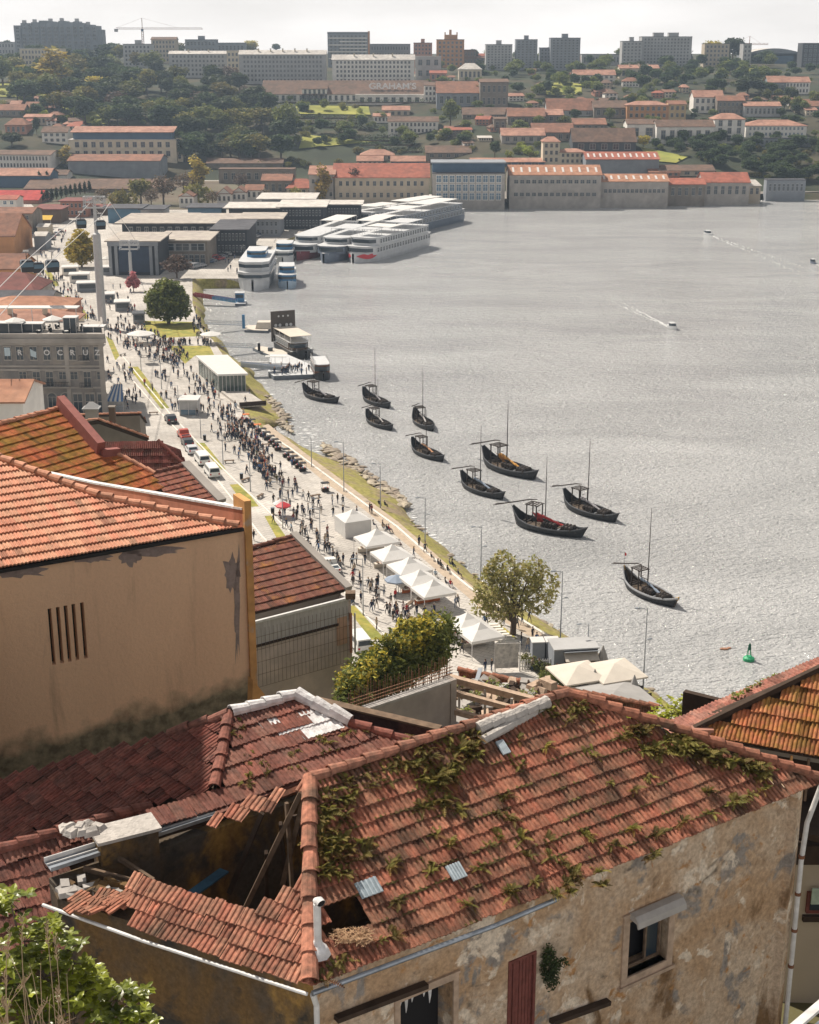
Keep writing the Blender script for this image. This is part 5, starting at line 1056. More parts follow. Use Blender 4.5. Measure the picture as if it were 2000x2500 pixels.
# dark vine hedges along the terraces
mb = None
for i, (u0, u1, v, hpx) in enumerate([(730, 872, 303, 13), (790, 875, 312, 8), (875, 950, 318, 12), (800, 980, 338, 8), (940, 1030, 372, 12), (690, 1070, 252, 10), (1300, 1420, 248, 6), (1310, 1400, 232, 5), (880, 1010, 356, 6), (870, 1000, 345, 5), (720, 900, 290, 5)]):
    a, b_ = G(u0, v), G(u1, v); d = b_ - a; lob = [(d.x * j / 9, d.y * j / 9, 1.5 + d.z * j / 9, d.length / 16, 1.6, hpx * .16) for j in range(10)]
    t = thing('hedge', ['long dark hedge on the upper terrace left of the white villa', 'short dark hedge just under the upper terrace hedge', 'dark hedge touching the white villa at left', 'long low hedge curving below the white villa', 'dark hedge above the salmon range', 'long dark hedge under the white port lodge', 'hedge line on the right hand terraces, lower', 'hedge line on the right hand terraces, upper', 'thin hedge over the bright meadow', 'thin hedge along the meadow top', 'thin hedge above the vine rows'][i], 'hedge', a)
    crown_mb(lob, 700, .5, LM['dark'], i + 50).build('foliage', t); mb = MB(); mb.beam((0, 0, .4), (d.x, d.y, d.z + .4), .5, .8, M_bark); mb.build('stems', t)
# meadow terraces
M_meadow = mat('meadow', (.30, .29, .06), .95, .25, .08, col2=(.20, .22, .05), c2scale=.06, c2th=.5)
for i, pts in enumerate([[(720, 258), (900, 262), (905, 282), (730, 280)], [(740, 330), (900, 348), (1000, 340), (1000, 352), (880, 372), (730, 365)], [(60, 210), (110, 206), (115, 240), (50, 240)], [(150, 262), (265, 280), (270, 306), (190, 300)], [(1330, 205), (1420, 200), (1420, 232), (1335, 235)], [(1560, 360), (1680, 385), (1650, 400), (1590, 395)], [(1820, 168), (1880, 168), (1885, 180), (1825, 182)], [(0, 205), (60, 208), (60, 240), (0, 238)]]):
    vs = []; n = 6; 
    for j in range(n + 1):
        t_ = j / n; a = Vector(pts[0]).lerp(Vector(pts[-1]), t_); b_ = Vector(pts[1]).lerp(Vector(pts[2]), t_)
        for k in range(9): q = a.lerp(b_, k / 8); p = G(q.x, q.y); vs.append(p + Vector((0, -.3, .6)))
    mb = MB(); mb.add(vs, [(j * 9 + k, j * 9 + k + 1, (j + 1) * 9 + k + 1, (j + 1) * 9 + k) for j in range(n) for k in range(8)], M_meadow); struct(mb.build('meadow'))
# ---- quay trees
def big_tree(name, label, u, vb, vt, wpx, lobes, m, n, leaf, z=3, limbs=(), droop=0, trunk_r=.35, cat='tree', fill=.3, y=None):
    p = PZ(u, vb, z) if y is None else PY(u, vb, y); k = p.y / ray(u, vb).y / FP; h = (vb - vt) * k / .95; w_ = wpx * k
    t = thing(name, label, cat, p)
    L_ = [(a * w_ / 2, b_ * w_ / 2, c * h, rx * w_ / 2, rx * w_ / 2, rz * h) for a, b_, c, rx, rz in lobes]
    crown_mb(L_, n, leaf, LM[m], len(label), droop=droop, fill=fill).build('crown', t)
    mb = MB(); mb.tube([(0, 0, -.5), (.1, 0, h * .18), (-.1, .1, h * .4), (0, 0, h * .75)], [trunk_r, trunk_r * .8, trunk_r * .55, trunk_r * .15], M_bark, 8)
    for i, (a, b_, c, rx, rz) in enumerate(lobes):
        z0 = h * (.15 + .2 * (i % 3) / 2); mb.tube([(0, 0, z0), (a * w_ * .2, b_ * w_ * .2, (z0 + c * h) / 2 + .2), (a * w_ * .45, b_ * w_ * .45, c * h)], [trunk_r * .5, trunk_r * .3, trunk_r * .08], M_bark, 6)
    mb.build('trunk', t); return t
big_tree('willow_tree', 'large spreading willow with sparse grey green crown on the riverside near the market tents', 1252, 1548, 1348, 205, [(-.55, 0, .55, .42, .25), (-.2, .2, .75, .42, .22), (.2, .1, .62, .42, .25), (.45, -.1, .80, .28, .2), (.75, 0, .6, .3, .24), (.6, .2, .42, .36, .2), (-.75, .1, .36, .3, .16), (-.35, -.2, .38, .35, .18), (.05, -.2, .45, .35, .18), (-.45, 0, .72, .3, .2)], 'willow', 5200, .27, droop=.6, trunk_r=.42, fill=.5)
big_tree('tree', 'dense round green tree on the lawn beside the river path', 412, 790, 684, 118, [(-.45, 0, .5, .5, .3), (.4, 0, .5, .52, .3), (0, .2, .65, .6, .3), (0, -.3, .4, .6, .3), (-.5, 0, .3, .4, .18), (.55, 0, .3, .4, .2), (.1, 0, .82, .4, .16)], 'mid', 9000, .5, trunk_r=.5)
big_tree('tree', 'round yellow green tree left of the tall white pylon', 200, 652, 562, 92, [(-.4, 0, .4, .5, .28), (.4, 0, .42, .52, .3), (0, .2, .65, .5, .3), (0, -.3, .4, .6, .3), (0, 0, .82, .25, .16)], 'gold', 6000, .55, trunk_r=.4)
big_tree('tree', 'bare brown tree in front of the market hall umbrellas', 432, 680, 622, 90, [(-.4, 0, .55, .5, .2), (.4, 0, .55, .5, .2), (0, .2, .75, .5, .2), (0, -.3, .5, .6, .2)], 'bare', 1400, .5, trunk_r=.3)
big_tree('tree', 'small pink blossoming tree near the cable car station', 326, 712, 668, 38, [(-.4, 0, .5, .5, .3), (.4, 0, .45, .5, .3), (0, .2, .75, .4, .3)], 'pink', 900, .5, trunk_r=.15)
# overgrown hedge behind the rebar fence
h0 = PZ(858, 1700, 37); t = thing('hedge', 'thick overgrown dark green hedge with yellow shoots beside the white van road', 'hedge', h0); k = h0.y / ray(858, 1700).y / FP
lob = [];  rr = random.Random(3)
for j in range(26):
    u = j / 25; lob.append((u * 235 * k, u * 9 + rr.uniform(-1, 1.2), (interp(u, [(0, 22), (.3, 25), (.6, 35), (1, 5)]) + rr.uniform(-10, 10)) * k, 1.0, 1.2, 1.1)); lob.append((u * 235 * k, u * 9, (interp(u, [(0, -5), (1, -25)]) + rr.uniform(-10, 10)) * k, 1.1, 1.3, 1.3))
    if j % 3 == 0: lob.append((u * 235 * k, u * 9, (interp(u, [(0, 45), (.3, 50), (.5, 70), (.8, 55), (1, 20)]) + rr.uniform(-15, 10)) * k, .8, .9, .8))
crown_mb(lob, 22000, .16, LM['mid'], 8, fill=.5).build('foliage', t)
crown_mb([(a, b_, c, rx * 1.05, ry * 1.05, rz) for a, b_, c, rx, ry, rz in lob if c > 1], 2600, .15, LM['gold'], 9, fill=.9).build('young_shoots', t)
mb = MB()
for j in range(12): mb.tube([(j * 235 * k / 11, j * 9 / 11, -6), (j * 235 * k / 11 + .3, j * 9 / 11, -.5)], [.08, .03], M_bark, 5)
mb.build('stems', t)
# ---- foreground leafy shrub (bottom left), with real leaves
def leaf_blade(mb, p, d, up, L_, W_, m, c):
    d = d.normalized(); x = d.cross(up).normalized(); n_ = x.cross(d)
    a = p; q = [a, a + d * L_ * .3 + x * W_ * .45, a + d * L_ * .7 + x * W_ * .4, a + d * L_ - n_ * L_ * .12, a + d * L_ * .7 - x * W_ * .4, a + d * L_ * .3 - x * W_ * .45, a + d * L_ * .5 - n_ * W_ * .12]
    mb.add(q, [(0, 1, 6), (1, 2, 6), (2, 3, 6), (3, 4, 6), (4, 5, 6), (5, 0, 6)], m, c)
M_leafn = mat('glossy_leaf', (.30, .33, .05), .35, .2, 3, attr=True, trans=.4, spec=.5, col2=(.10, .13, .03), c2scale=2)
def shrub(label, spots, n, L_, W_, m, name='shrub', seed=1):
    rr = random.Random(seed); base = spots[0]; t = thing(name, label, 'shrub', base); mb = MB(); st = MB()
    for (p, r_) in [(s[0], s[1]) if isinstance(s, tuple) else (s, 1) for s in spots[1:]]:
        for i in range(int(n * r_ * r_)):
            d = Vector((rr.gauss(0, 1), rr.gauss(0, 1), rr.gauss(0, 1))).normalized(); q = (p - base) + d * r_ * rr.uniform(.4, 1.0); st.beam(p - base, q, .008, .008, M_bark) if i % 3 == 0 else None
            for j in range(6):
                a = j * 1.05 + rr.random(); dd = Vector((math.cos(a), math.sin(a), rr.uniform(-.2, .6))); k_ = rr.uniform(.6, 1.5); leaf_blade(mb, q, dd, Vector((rr.uniform(-.3, .3), rr.uniform(-.3, .3), 1)), L_ * rr.uniform(.6, 1.2), W_ * rr.uniform(.8, 1.2), m, (k_, k_, k_ * rr.uniform(.5, 1)))
        st.tube([Vector((0, 0, -1.0)), (p - base)], [.03, .01], M_bark, 5)
    mb.build('foliage', t); st.build('stems', t); return t
def P_(u, v, Y): return PY(u, v, Y)
shrub('glossy yellow green shrub filling the lower left corner', [P_(120, 2500, 15)] + [(P_(u, v, y), r_) for u, v, y, r_ in ((25, 2200, 15, .3), (60, 2300, 15, .4), (130, 2300, 15.4, .32), (180, 2350, 15, .34), (120, 2400, 14.8, .45), (210, 2420, 15, .38), (290, 2440, 15.2, .3), (330, 2430, 15.5, .2), (60, 2440, 14.5, .5), (180, 2490, 14.6, .5), (290, 2500, 15, .4), (20, 2380, 14.5, .4), (215, 2385, 15.4, .25), (340, 2500, 15, .25))], 190, .14, .075, M_leafn)
M_sgrass = mat('dry_grass_stalk', (.33, .24, .15), .8, .2, 8, attr=True)
t = thing('dry_grass', 'pale dry grass stalks rising through the lower left shrub', 'grass', P_(60, 2600, 13.5)); mb = MB(); rr = random.Random(6)
for i in range(34):
    x = rr.uniform(-.45, .55); y = rr.uniform(-.3, .3); h = rr.uniform(.7, 1.25) if i > 6 else rr.uniform(1.4, 2.1); dx = rr.gauss(0, .28); pts = [(x, y, 0), (x + dx * .2, y, h * .5), (x + dx * .6, y, h * .85), (x + dx, y, h)]
    mb.tube(pts, [.006, .005, .004, .002], M_sgrass, 4)
    if i % 4 == 0 or i < 7:
        for j in range(30): a = rr.uniform(0, 6.28); z = h * rr.uniform(.82, 1.02); c = Vector((x + dx * (z / h) ** 2, y, z)); mb.beam(c, c + Vector((math.cos(a) * .03, math.sin(a) * .03, .05)), .006, .006, M_sgrass)
mb.build('stalks', t)
# ---- ferns on the roofs
M_fern = mat('fern_frond', (.19, .165, .042), .7, .3, 5, attr=True, trans=.35, objrand=.4, col2=(.27, .15, .05), c2scale=1.5, c2th=.55, c2w=.1)
def fern_mesh(seed, nf=30, L_=.19):
    rr = random.Random(seed); mb = MB()
    for i in range(nf):
        a = rr.uniform(0, 6.28); el = rr.uniform(.1, 1.1); l = L_ * rr.uniform(.5, 1.1); d = Vector((math.cos(a) * math.cos(el), math.sin(a) * math.cos(el), math.sin(el)))
        side = d.cross(Vector((0, 0, 1))).normalized(); p = Vector((rr.uniform(-.04, .04), rr.uniform(-.04, .04), 0)); k = rr.uniform(.6, 1.4); c = (k, k * rr.uniform(.85, 1.1), k)
        for j in range(9):
            f = j / 9; q = p + d * l * f - Vector((0, 0, 1)) * l * f * f * .45; w_ = l * .2 * math.sin(math.pi * min(.98, f * .85 + .15)); nx = p + d * l * (f + .1) - Vector((0, 0, 1)) * l * (f + .1) ** 2 * .45
            for s_ in (-1, 1): mb.add([q, nx, nx + side * s_ * w_ * .55 + Vector((0, 0, .01)), q + side * s_ * w_ + d * w_ * .4], [(0, 1, 2, 3)], M_fern, c)
    return mb.mesh('fern')
FERN = [fern_mesh(i, 14 + 4 * (i % 3)) for i in range(6)]
M_moss = mat('dead_moss', (.17, .125, .045), .95, .35, 9, bump=.8, bscale=30, objrand=.3)
moss = []
for k in range(4):
    bm = bmesh.new(); bmesh.ops.create_icosphere(bm, subdivisions=3, radius=1)
    for v in bm.verts: v.co *= 1 + .5 * noise.noise(v.co * 2.2 + Vector((k * 5, 0, 0))); v.co.z *= .35
    me = D.meshes.new('moss'); bm.to_mesh(me); bm.free(); me.materials.append(M_moss); moss.append(me)
def fern(p, s, label, grp):
    o = linkmesh('fern', FERN[rt.randrange(6)], None, p, rt.uniform(0, 6.3), (s, s, s * rt.uniform(.7, 1.1))); o.rotation_euler.x = rt.uniform(-.2, .5); tag(o, label, 'fern', grp)
def onF(u, v): 
    q = PP(u, v, plF); return q + Vector((0, 0, .04 + sagF((q - A).dot((E - A).normalized()), 1)))
singles = [(1180, 1800), (1260, 1802), (1245, 1850), (1270, 1865), (1330, 1822), (1545, 1925), (1490, 1905), (1585, 1895), (1440, 1840), (1725, 1935), (1860, 1930), (1790, 1960), (1800, 1950), (1735, 1985), (1830, 1940), (1665, 2005), (1600, 2035), (1270, 2045), (1335, 2045), (1345, 2085), (1250, 2000), (1240, 1990), (1370, 2100), (1100, 2050), (1095, 2065), (1060, 2035), (950, 2115), (965, 2105), (1050, 2125), (1045, 2105), (975, 2200), (1310, 2150), (1140, 2205), (1250, 2180), (1245, 2170), (1400, 2130), (1390, 2150), (1460, 2125), (1590, 2090), (1600, 2080), (1180, 2110), (1165, 2120), (1290, 2085), (930, 2300), (960, 2290), (840, 2350), (815, 2360), (790, 2395), (1430, 2035), (1195, 2060), (1215, 2040), (1540, 2020), (1120, 1975), (1235, 1945), (1215, 1985), (1090, 1880), (1380, 2240 - 90), (1500, 2060), (1470, 2160), (1395, 2175), (1360, 2185)]
for u, v in singles: 
    for q in range(1): fern(onF(u, v), rt.uniform(1.2, 2.0), 'small yellow green fern tuft rooted between tiles of the mossy roof', 'scattered ferns on the mossy roof')
dense = [([(775, 1925), (840, 1880), (960, 1850), (1090, 1790), (1190, 1790), (1160, 1850), (1120, 1880), (1090, 1930), (980, 1880), (860, 1940), (800, 2030), (775, 2030)], 75, 'fern in the thick band just below the ridge of the mossy roof'), ([(775, 1950), (860, 1950), (830, 2080), (775, 2100)], 26, 'fern in the thick patch beside the hip of the mossy roof'), ([(1480, 1760), (1560, 1770), (1690, 1810), (1780, 1850), (1880, 1880), (1860, 1910), (1760, 1880), (1650, 1850), (1560, 1830), (1490, 1800)], 60, 'golden fern along the right hand hip of the mossy roof'), ([(1080, 1880), (1100, 1960), (1000, 1990), (1040, 1900)], 14, 'fern in the dark patch at the middle of the mossy roof'), ([(775, 2050), (900, 2040), (900, 2120), (780, 2150)], 18, 'olive fern in the shaded tiles above the roof hole'), ([(1300, 1730), (1390, 1700), (1450, 1740), (1380, 1760)], 16, 'dry fern around the peak of the mossy roof')]
for poly, n, lab in dense:
    c = 0; us = [p[0] for p in poly]; vv = [p[1] for p in poly]
    while c < n:
        u, v = rt.uniform(min(us), max(us)), rt.uniform(min(vv), max(vv))
        if not inpoly(u, v, poly): continue
        c += 1; fern(onF(u, v), rt.uniform(1.3, 2.2), lab, lab + 's')
# moss lines along the tile courses
mb_n = 0
for i in range(300):
    a = rt.uniform(0, 12.6); row_ = rt.randint(0, 12); e_ = (E - A).normalized(); nn = plF[1] if plF[1].z > 0 else -plF[1]; s_ = nn.cross(e_); s_ = s_ if s_.z > 0 else -s_
    q = A + e_ * a + s_ * (row_ * .335 + rt.uniform(-.04, .01)); u, v = pix(q)
    if not inpoly(u, v, [(757, 2408), (2012, 1906), (1385, 1693), (757, 1905)]) or inpoly(u, v, [(795, 2195), (900, 2195), (925, 2245), (868, 2290), (845, 2310), (795, 2300)]): continue
    if noise.noise(Vector((a * .5, row_ * .5, 1))) < -.1: continue
    o = linkmesh('moss', moss[i % 4], None, q + nn * (.045 + sagF(a, row_ * .335)), 0, (rt.uniform(.08, .24), .05, .06)); o.rotation_euler = (0, 0, math.atan2(e_.y, e_.x)); tag(o, 'brown moss cushion along a tile course of the mossy roof', 'moss', 'moss cushions on the mossy roof')
for i in range(36):
    b_ = [(600, 1920), (640, 1900), (720, 1880), (800, 1840), (620, 1870), (700, 1845), (780, 1810), (860, 1800), (590, 1800), (575, 1765), (560, 1780), (600, 1850), (900, 1795)][i % 13]
    q = PP(b_[0] + rt.uniform(-35, 35), b_[1] + rt.uniform(-8, 8), plR) + Vector((0, 0, .05)); fern(q, rt.uniform(.5, .9), 'low rusty fern on the maroon roof with whitewashed ridge', 'rusty ferns on the whitewashed ridge roof')
# plant on the facade
pw_ = WF.at(1330, 2350); t = thing('wall_plant', 'dark green bush growing from the old wall beside the maroon shutter', 'plant', WF.M @ Vector((pw_[0], .15, pw_[1])))
crown_mb([(0, 0, 0, .2, .14, .35), (.05, -.05, -.25, .16, .12, .3), (.25, -.03, .1, .16, .1, .12), (-.02, 0, .32, .13, .1, .2)], 1500, .035, LM['dark'], 77).build('foliage', t); mb = MB(); mb.tube([(0, .12, -.3), (0, 0, 0), (.02, 0, .4)], .015, M_bark, 5); mb.build('stem', t)
# bright shrubs behind the ridge at right
shrub('bright yellow green bush behind the end of the mossy roof', [PZ(1620, 1790, 50)] + [(PZ(u, v, 51), r_) for u, v, r_ in ((1600, 1762, .6), (1640, 1745, .7), (1680, 1728, .6), (1570, 1772, .4), (1660, 1750, .7), (1540, 1765, .4))], 120, .13, .08, mat('lime_leaf', (.34, .36, .05), .45, .2, 3, attr=True, trans=.4))

# ================================================================ ROOFS AND HOUSES IN THE MIDDLE DISTANCE
def pt(u, v, z): return PZ(u, v, z)
def mid_roof(label, e0, e1, r, poly, m, row=.45, col=.24, capsl=(), verges=(), body=None, wallmat='stone', cat='house', name='tiled_roof_house', zb=None, base=(1, 1, 1), messy=0, backspan=6, capm=None):
    a, b_, c = pt(*e0), pt(*e1), pt(*r); pl = plane3(a, b_, c); t = thing(name, label, cat, Vector((a.x, a.y, a.z - 8)))
    P = [PP(u, v, pl) for u, v in poly]
    eav, oth = (a, b_)
    under(tile_roof('roof', pl, a, b_, P, m, None, row=row, col=col, h=.035, lip=.07, base=base, messy=messy, vary=.16), t)
    mb = MB(); mb.slab([p - Vector((0, 0, .07)) for p in P], .1, M_wood_dark); under(mb.build('roof_deck'), t)
    for (p, q) in capsl: under(caps(PP(*p, pl), PP(*q, pl), capm or m, .14, .45, lift=.09, c=(1.15, 1.15, 1.15)), t)
    for (p, q, w_, mm) in verges: mb = MB(); mb.beam(PP(*p, pl) + Vector((0, 0, .08)), PP(*q, pl) + Vector((0, 0, .08)), w_, .3, mm); under(mb.build('verge'), t)
    # walls below the outline
    mb = MB(); cx = sum((p for p in P), Vector()) / len(P); Q = [(p - cx) * .95 + cx - Vector((0, 0, .25)) for p in P]; n = len(Q); zb_ = zb if zb is not None else min(p.z for p in Q) - 9
    vs = Q + [Vector((p.x, p.y, zb_)) for p in Q]; mb.add(vs, [(i, (i + 1) % n, n + (i + 1) % n, n + i) for i in range(n)], WM[wallmat]); under(mb.build('wall'), t)
    return t, pl
t, pl = mid_roof('lichen covered orange brown roof with maroon verge behind the peach house', (0, 1036, 53), (150, 998, 53), (245, 1115, 51.3), [(-140, 1072), (0, 1036), (150, 998), (245, 1112), (285, 1110), (375, 1157), (400, 1200), (100, 1200), (0, 1165), (-140, 1140)], M_tile_lichen, row=.62, capsl=[((-140, 1072), (150, 998)), ((285, 1110), (375, 1157))], base=(1.15, 1.1, 1.1), capm=M_tile_orange)
mb = MB(); a = PP(148, 998, pl); b_ = PP(247, 1113, pl); up_ = Vector((0, 0, .35)); mb.beam(a + up_, b_ + up_, .45, .9, M_maroon); mb.beam(b_ + up_ * .3, PP(290, 1109, pl) + up_ * .3, .4, .5, M_maroon); under(mb.build('fire_wall'), t)
mid_roof('maroon ribbed roof between lichen roof and the quay road', (235, 1079, 43.5), (385, 1077, 43.5), (330, 1160, 41.3), [(228, 1079), (385, 1077), (452, 1139), (400, 1180), (285, 1180), (262, 1115)], M_tile_maroon, row=.6, col=.3, capsl=[((385, 1077), (452, 1139))], capm=M_tile_maroon)
mid_roof('small maroon hip face at the right end of the maroon ribbed roof', (385, 1077, 43.4), (440, 1098, 42.2), (452, 1140, 41.0), [(385, 1077), (440, 1098), (455, 1141), (430, 1128)], M_tile_maroon, row=.6, col=.3, name='hipped_roof_end')
mid_roof('dull red hipped roof with skylight behind the maroon ribbed roof', (199, 1037, 34), (239, 1024, 34.6), (300, 1076, 32), [(165, 1035), (239, 1024), (362, 1068), (360, 1080), (230, 1082)], M_tile_maroon, row=.7, col=.35, capsl=[((239, 1024), (362, 1068)), ((170, 1033), (239, 1024))], base=(1.6, 1.6, 1.5), capm=M_tile_orange)
mid_roof('narrow orange tiled ridge roof with stone chimney just above the maroon roofs', (180, 1014, 30), (345, 1009, 30), (260, 1022, 29), [(178, 1014), (345, 1009), (360, 1030), (262, 1026), (185, 1026)], M_tile_orange, row=.6, col=.4, capsl=[((178, 1014), (345, 1009))], base=(.9, .8, .8))
g = PZ(225, 1015, 30.3); t = thing('chimney', 'grey stone chimney with pyramid cap above the narrow orange ridge', 'chimney', g); mb = MB(); mb.box(-.7, -.5, -1, .7, .5, .9, WM['granite']); mb.build('stack', t); mb = MB(); mb.box(-1, -.8, .9, 1, .8, 1.05, WM['grey']); mb.box(-.9, -.7, 1.05, .9, .7, 1.7, WM['grey'], taper=.65); mb.build('cap', t)
g = PZ(275, 1018, 30); t = thing('chimney', 'short dark brick chimney right of the stone one', 'chimney', g); mb = MB(); mb.box(-.35, -.35, -1, .35, .35, 1.2, WM['brown']); mb.box(-.42, -.42, 1.2, .42, .42, 1.35, WM['stone']); mb.build('stack', t)
mid_roof('brown roof with pale ridge caps and grey verge next to the quay road', (283, 1177, 44), (450, 1137, 44), (530, 1222, 42.4), [(240, 1187), (283, 1177), (450, 1137), (532, 1224), (540, 1262), (280, 1230)], M_tile_brown, row=.55, capsl=[((283, 1177), (450, 1137))], verges=[((452, 1133), (542, 1226), .7, WM['granite'])], base=(1.7, 1.5, 1.5), capm=M_tile_mauve)
# brown roof + grey house
t, pl = mid_roof('brown mossy roof over a house with grey band and meshed pink wall', (600, 1500, 40.4), (838, 1440, 40.4), (715, 1310, 42.3), [(560, 1512), (600, 1500), (842, 1440), (715, 1310), (600, 1342), (560, 1352)], M_tile_brown, row=.62, capsl=[((560, 1354), (715, 1311))], verges=[((716, 1306), (852, 1440), .5, WM['granite'])], base=(1.25, 1.2, 1.2), zb=30)
WG = Wall(PZ(560, 1512, 40.75), PZ(850, 1439, 40.75)); mb = MB(); WG.box(mb, -.5, WG.len, .02, .2, 40.15, 40.3, M_metal_w); under(mb.build('gutter'), t)
a0, z0 = WG.at(600, 1590); a1, z1 = WG.at(838, 1525); mb = MB(); WG.slabs(mb, 0, WG.len - .1, .3, z0 + .25, 40.15, mat('corrugated_grey', (.48, .46, .45), .8, .15, 1, stretch=(12, 1, 1)), y=.1); under(mb.build('grey_band'), t)
mb = MB(); WG.slabs(mb, 0, WG.len + .2, .3, 26, z0 + .25, mat('pale_pink_render', (.66, .56, .51), .9, .12, .8, col2=(.52, .45, .42), c2scale=.5), y=.05); WG.box(mb, 0, WG.len * .9, .05, .16, z0 + .12, z0 + .28, M_wood_dark); under(mb.build('wall'), t)
mb = MB(); WG.box(mb, WG.len - .9, WG.len - .2, .06, .14, z0 - 1.2, z0 + .6, mat('peach_pier', (.55, .35, .25), .9, .1, 2)); under(mb.build('pier'), t)
mb = MB(); nW = 30
for i in range(nW): a = WG.len * i / nW; WG.box(mb, a, a + .015, .24, .255, z0 - 2.4, 40.1 - .3, M_wood)
for z in np.arange(z0 - 2.4, 39.8, .8): WG.box(mb, 0, WG.len, .256, .27, z, z + .015, M_wood)
o = under(mb.build('wire_mesh'), t); o['label'] = 'thin rusty wire mesh hung in front of the wall'
mb = MB(); cx = WG.M @ Vector((WG.len + .2, 0, 0)); mb.box(-.0, -7, 26, .2, 0, 40, mat('pale_pink_render', (.47, .40, .37)), WG.M @ Matrix.Translation((WG.len, 0, 0))); under(mb.build('side_wall'), t)
g = WG.M @ Vector((WG.len + .1, .1, 39.2)); mb = MB(); mb.tube([g, g + Vector((0, 0, -2.6))], .09, M_tile_orange, 8); mb.box(-.3, -.3, 1.0, .3, .3, 1.4, M_wood, Matrix.Translation(g)); mb.tube([g + Vector((.25, 0, 0)), g + Vector((.25, 0, -2.6))], .06, M_metal_w, 8); under(mb.build('downpipe'), t)
# concrete yard with rebar fence and ruined beams
t = thing('yard_wall', 'unfinished concrete yard wall with pale top in front of the overgrown hedge', 'wall', PZ(1000, 1760, 44)); z = 46.6
WY = Wall(PZ(895, 1736, z), PZ(1100, 1668, z)); mb = MB(); WY.slabs(mb, 0, WY.len, .3, 43, z, mat('beige_board_concrete', (.40, .35, .31), .9, .15, 1, col2=(.33, .29, .26), c2scale=.6, c2th=.5)); under(mb.build('wall'), t)
mb = MB(); WY.box(mb, 0, WY.len, -.35, .05, z, z + .12, M_conc); WY.box(mb, WY.len, WY.len + .3, -.5, .05, 43, z + .12, mat('beige_board_concrete', (.4, .35, .31))); under(mb.build('coping'), t)
mb = MB(); mb.slab([PZ(u, v, 44.7) for u, v in ((1000, 1800), (1105, 1742), (1240, 1770), (1160, 1850))], .2, M_conc); under(mb.build('floor'), t)
t = thing('rebar_fence', 'row of rusty vertical reinforcing bars standing along the yard wall', 'fence', PZ(900, 1730, 46)); M_rust = mat('rusty_steel', (.24, .13, .08), .85, .25, 8)
mb = MB(); n = 44; WFn = Wall(PZ(862, 1738, 46.6), PZ(1112, 1655, 46.6))
for i in range(n): a = WFn.len * i / n; q = WFn.M @ Vector((a, -.25, 46.0)); mb.beam(q, q + Vector((ru(-.04, .04), ru(-.04, .04), ru(1.3, 1.65))), .022, .022, M_rust)
under(mb.build('bars'), t); mb = MB()
for z_ in (46.75, 46.9, 47.05): mb.beam(WFn.M @ Vector((0, -.2, z_)), WFn.M @ Vector((WFn.len, -.2, z_)), .03, .03, M_rust)
under(mb.build('rails'), t)
t = thing('ruined_frame', 'open frame of weathered concrete beams over a rubble filled ruin', 'ruin', PZ(1200, 1740, 43)); mb = MB()
for (ua, va, ub, vb, z_, w_) in ((1092, 1654, 1310, 1712, 46.4, .28), (1105, 1690, 1260, 1732, 46.0, .22), (1107, 1736, 1180, 1756, 45.2, .22), (1150, 1770, 1340, 1712, 45.6, .25)): mb.beam(PZ(ua, va, z_), PZ(ub, vb, z_), w_, w_, M_frame)
under(mb.build('beams'), t); mb = MB()
for (u, v0, v1) in ((1122, 1655, 1742), (1185, 1682, 1760), (1250, 1705, 1760)): q = PZ(u, v0, 46.4); mb.beam(q, Vector((q.x, q.y, 43.8)), .1, .1, M_conc)
under(mb.build('posts'), t)
mb = MB(); rr = random.Random(12)
for i in range(240):
    u, v = rr.uniform(1105, 1340), rr.uniform(1660, 1790); p = PZ(u, v, 43.9 + rr.uniform(-.2, .2)); s = rr.uniform(.12, .45); M = Matrix.Translation(p) @ Matrix.Rotation(rr.uniform(0, 3), 4, 'Z') @ Matrix.Rotation(rr.uniform(-.5, .5), 4, 'X'); mb.box(-s, -s * .6, -.2, s, s * .5, rr.uniform(.03, .2), [M_conc, M_wood, M_frame, M_wood_dark][i % 4], M, taper=.05)
under(mb.build('rubble'), t)
o = shrub('green weeds growing in the rubble of the ruined frame', [PZ(1150, 1760, 43.8)] + [(PZ(u, v, 44.3), r_) for u, v, r_ in ((1130, 1740, .45), (1160, 1700, .4), (1230, 1690, .45), (1200, 1672, .4), (1290, 1700, .5), (1130, 1670, .4), (1250, 1745, .35))], 200, .10, .05, M_leafn, 'weeds')
mid_roof('long narrow red tiled ridge running behind the mossy roof towards the river', (1122, 1637, 43), (1605, 1727, 43), (1330, 1718, 42.1), [(1118, 1637), (1345, 1686), (1607, 1727), (1590, 1755), (1330, 1722), (1135, 1675)], M_tile_red, row=.5, capsl=[((1118, 1637), (1607, 1727))], base=(1.3, 1.3, 1.4), messy=.3)
mb = MB(); a = PZ(1165, 1660, 43.4); mb.beam(a, a + Vector((.2, .9, .2)), .2, .05, mat('grey_panel', (.3, .33, .37), .5, .1, 3)); o = mb.build('roof_board'); tag(o, 'slanting grey board lying on the narrow red ridge', 'board')
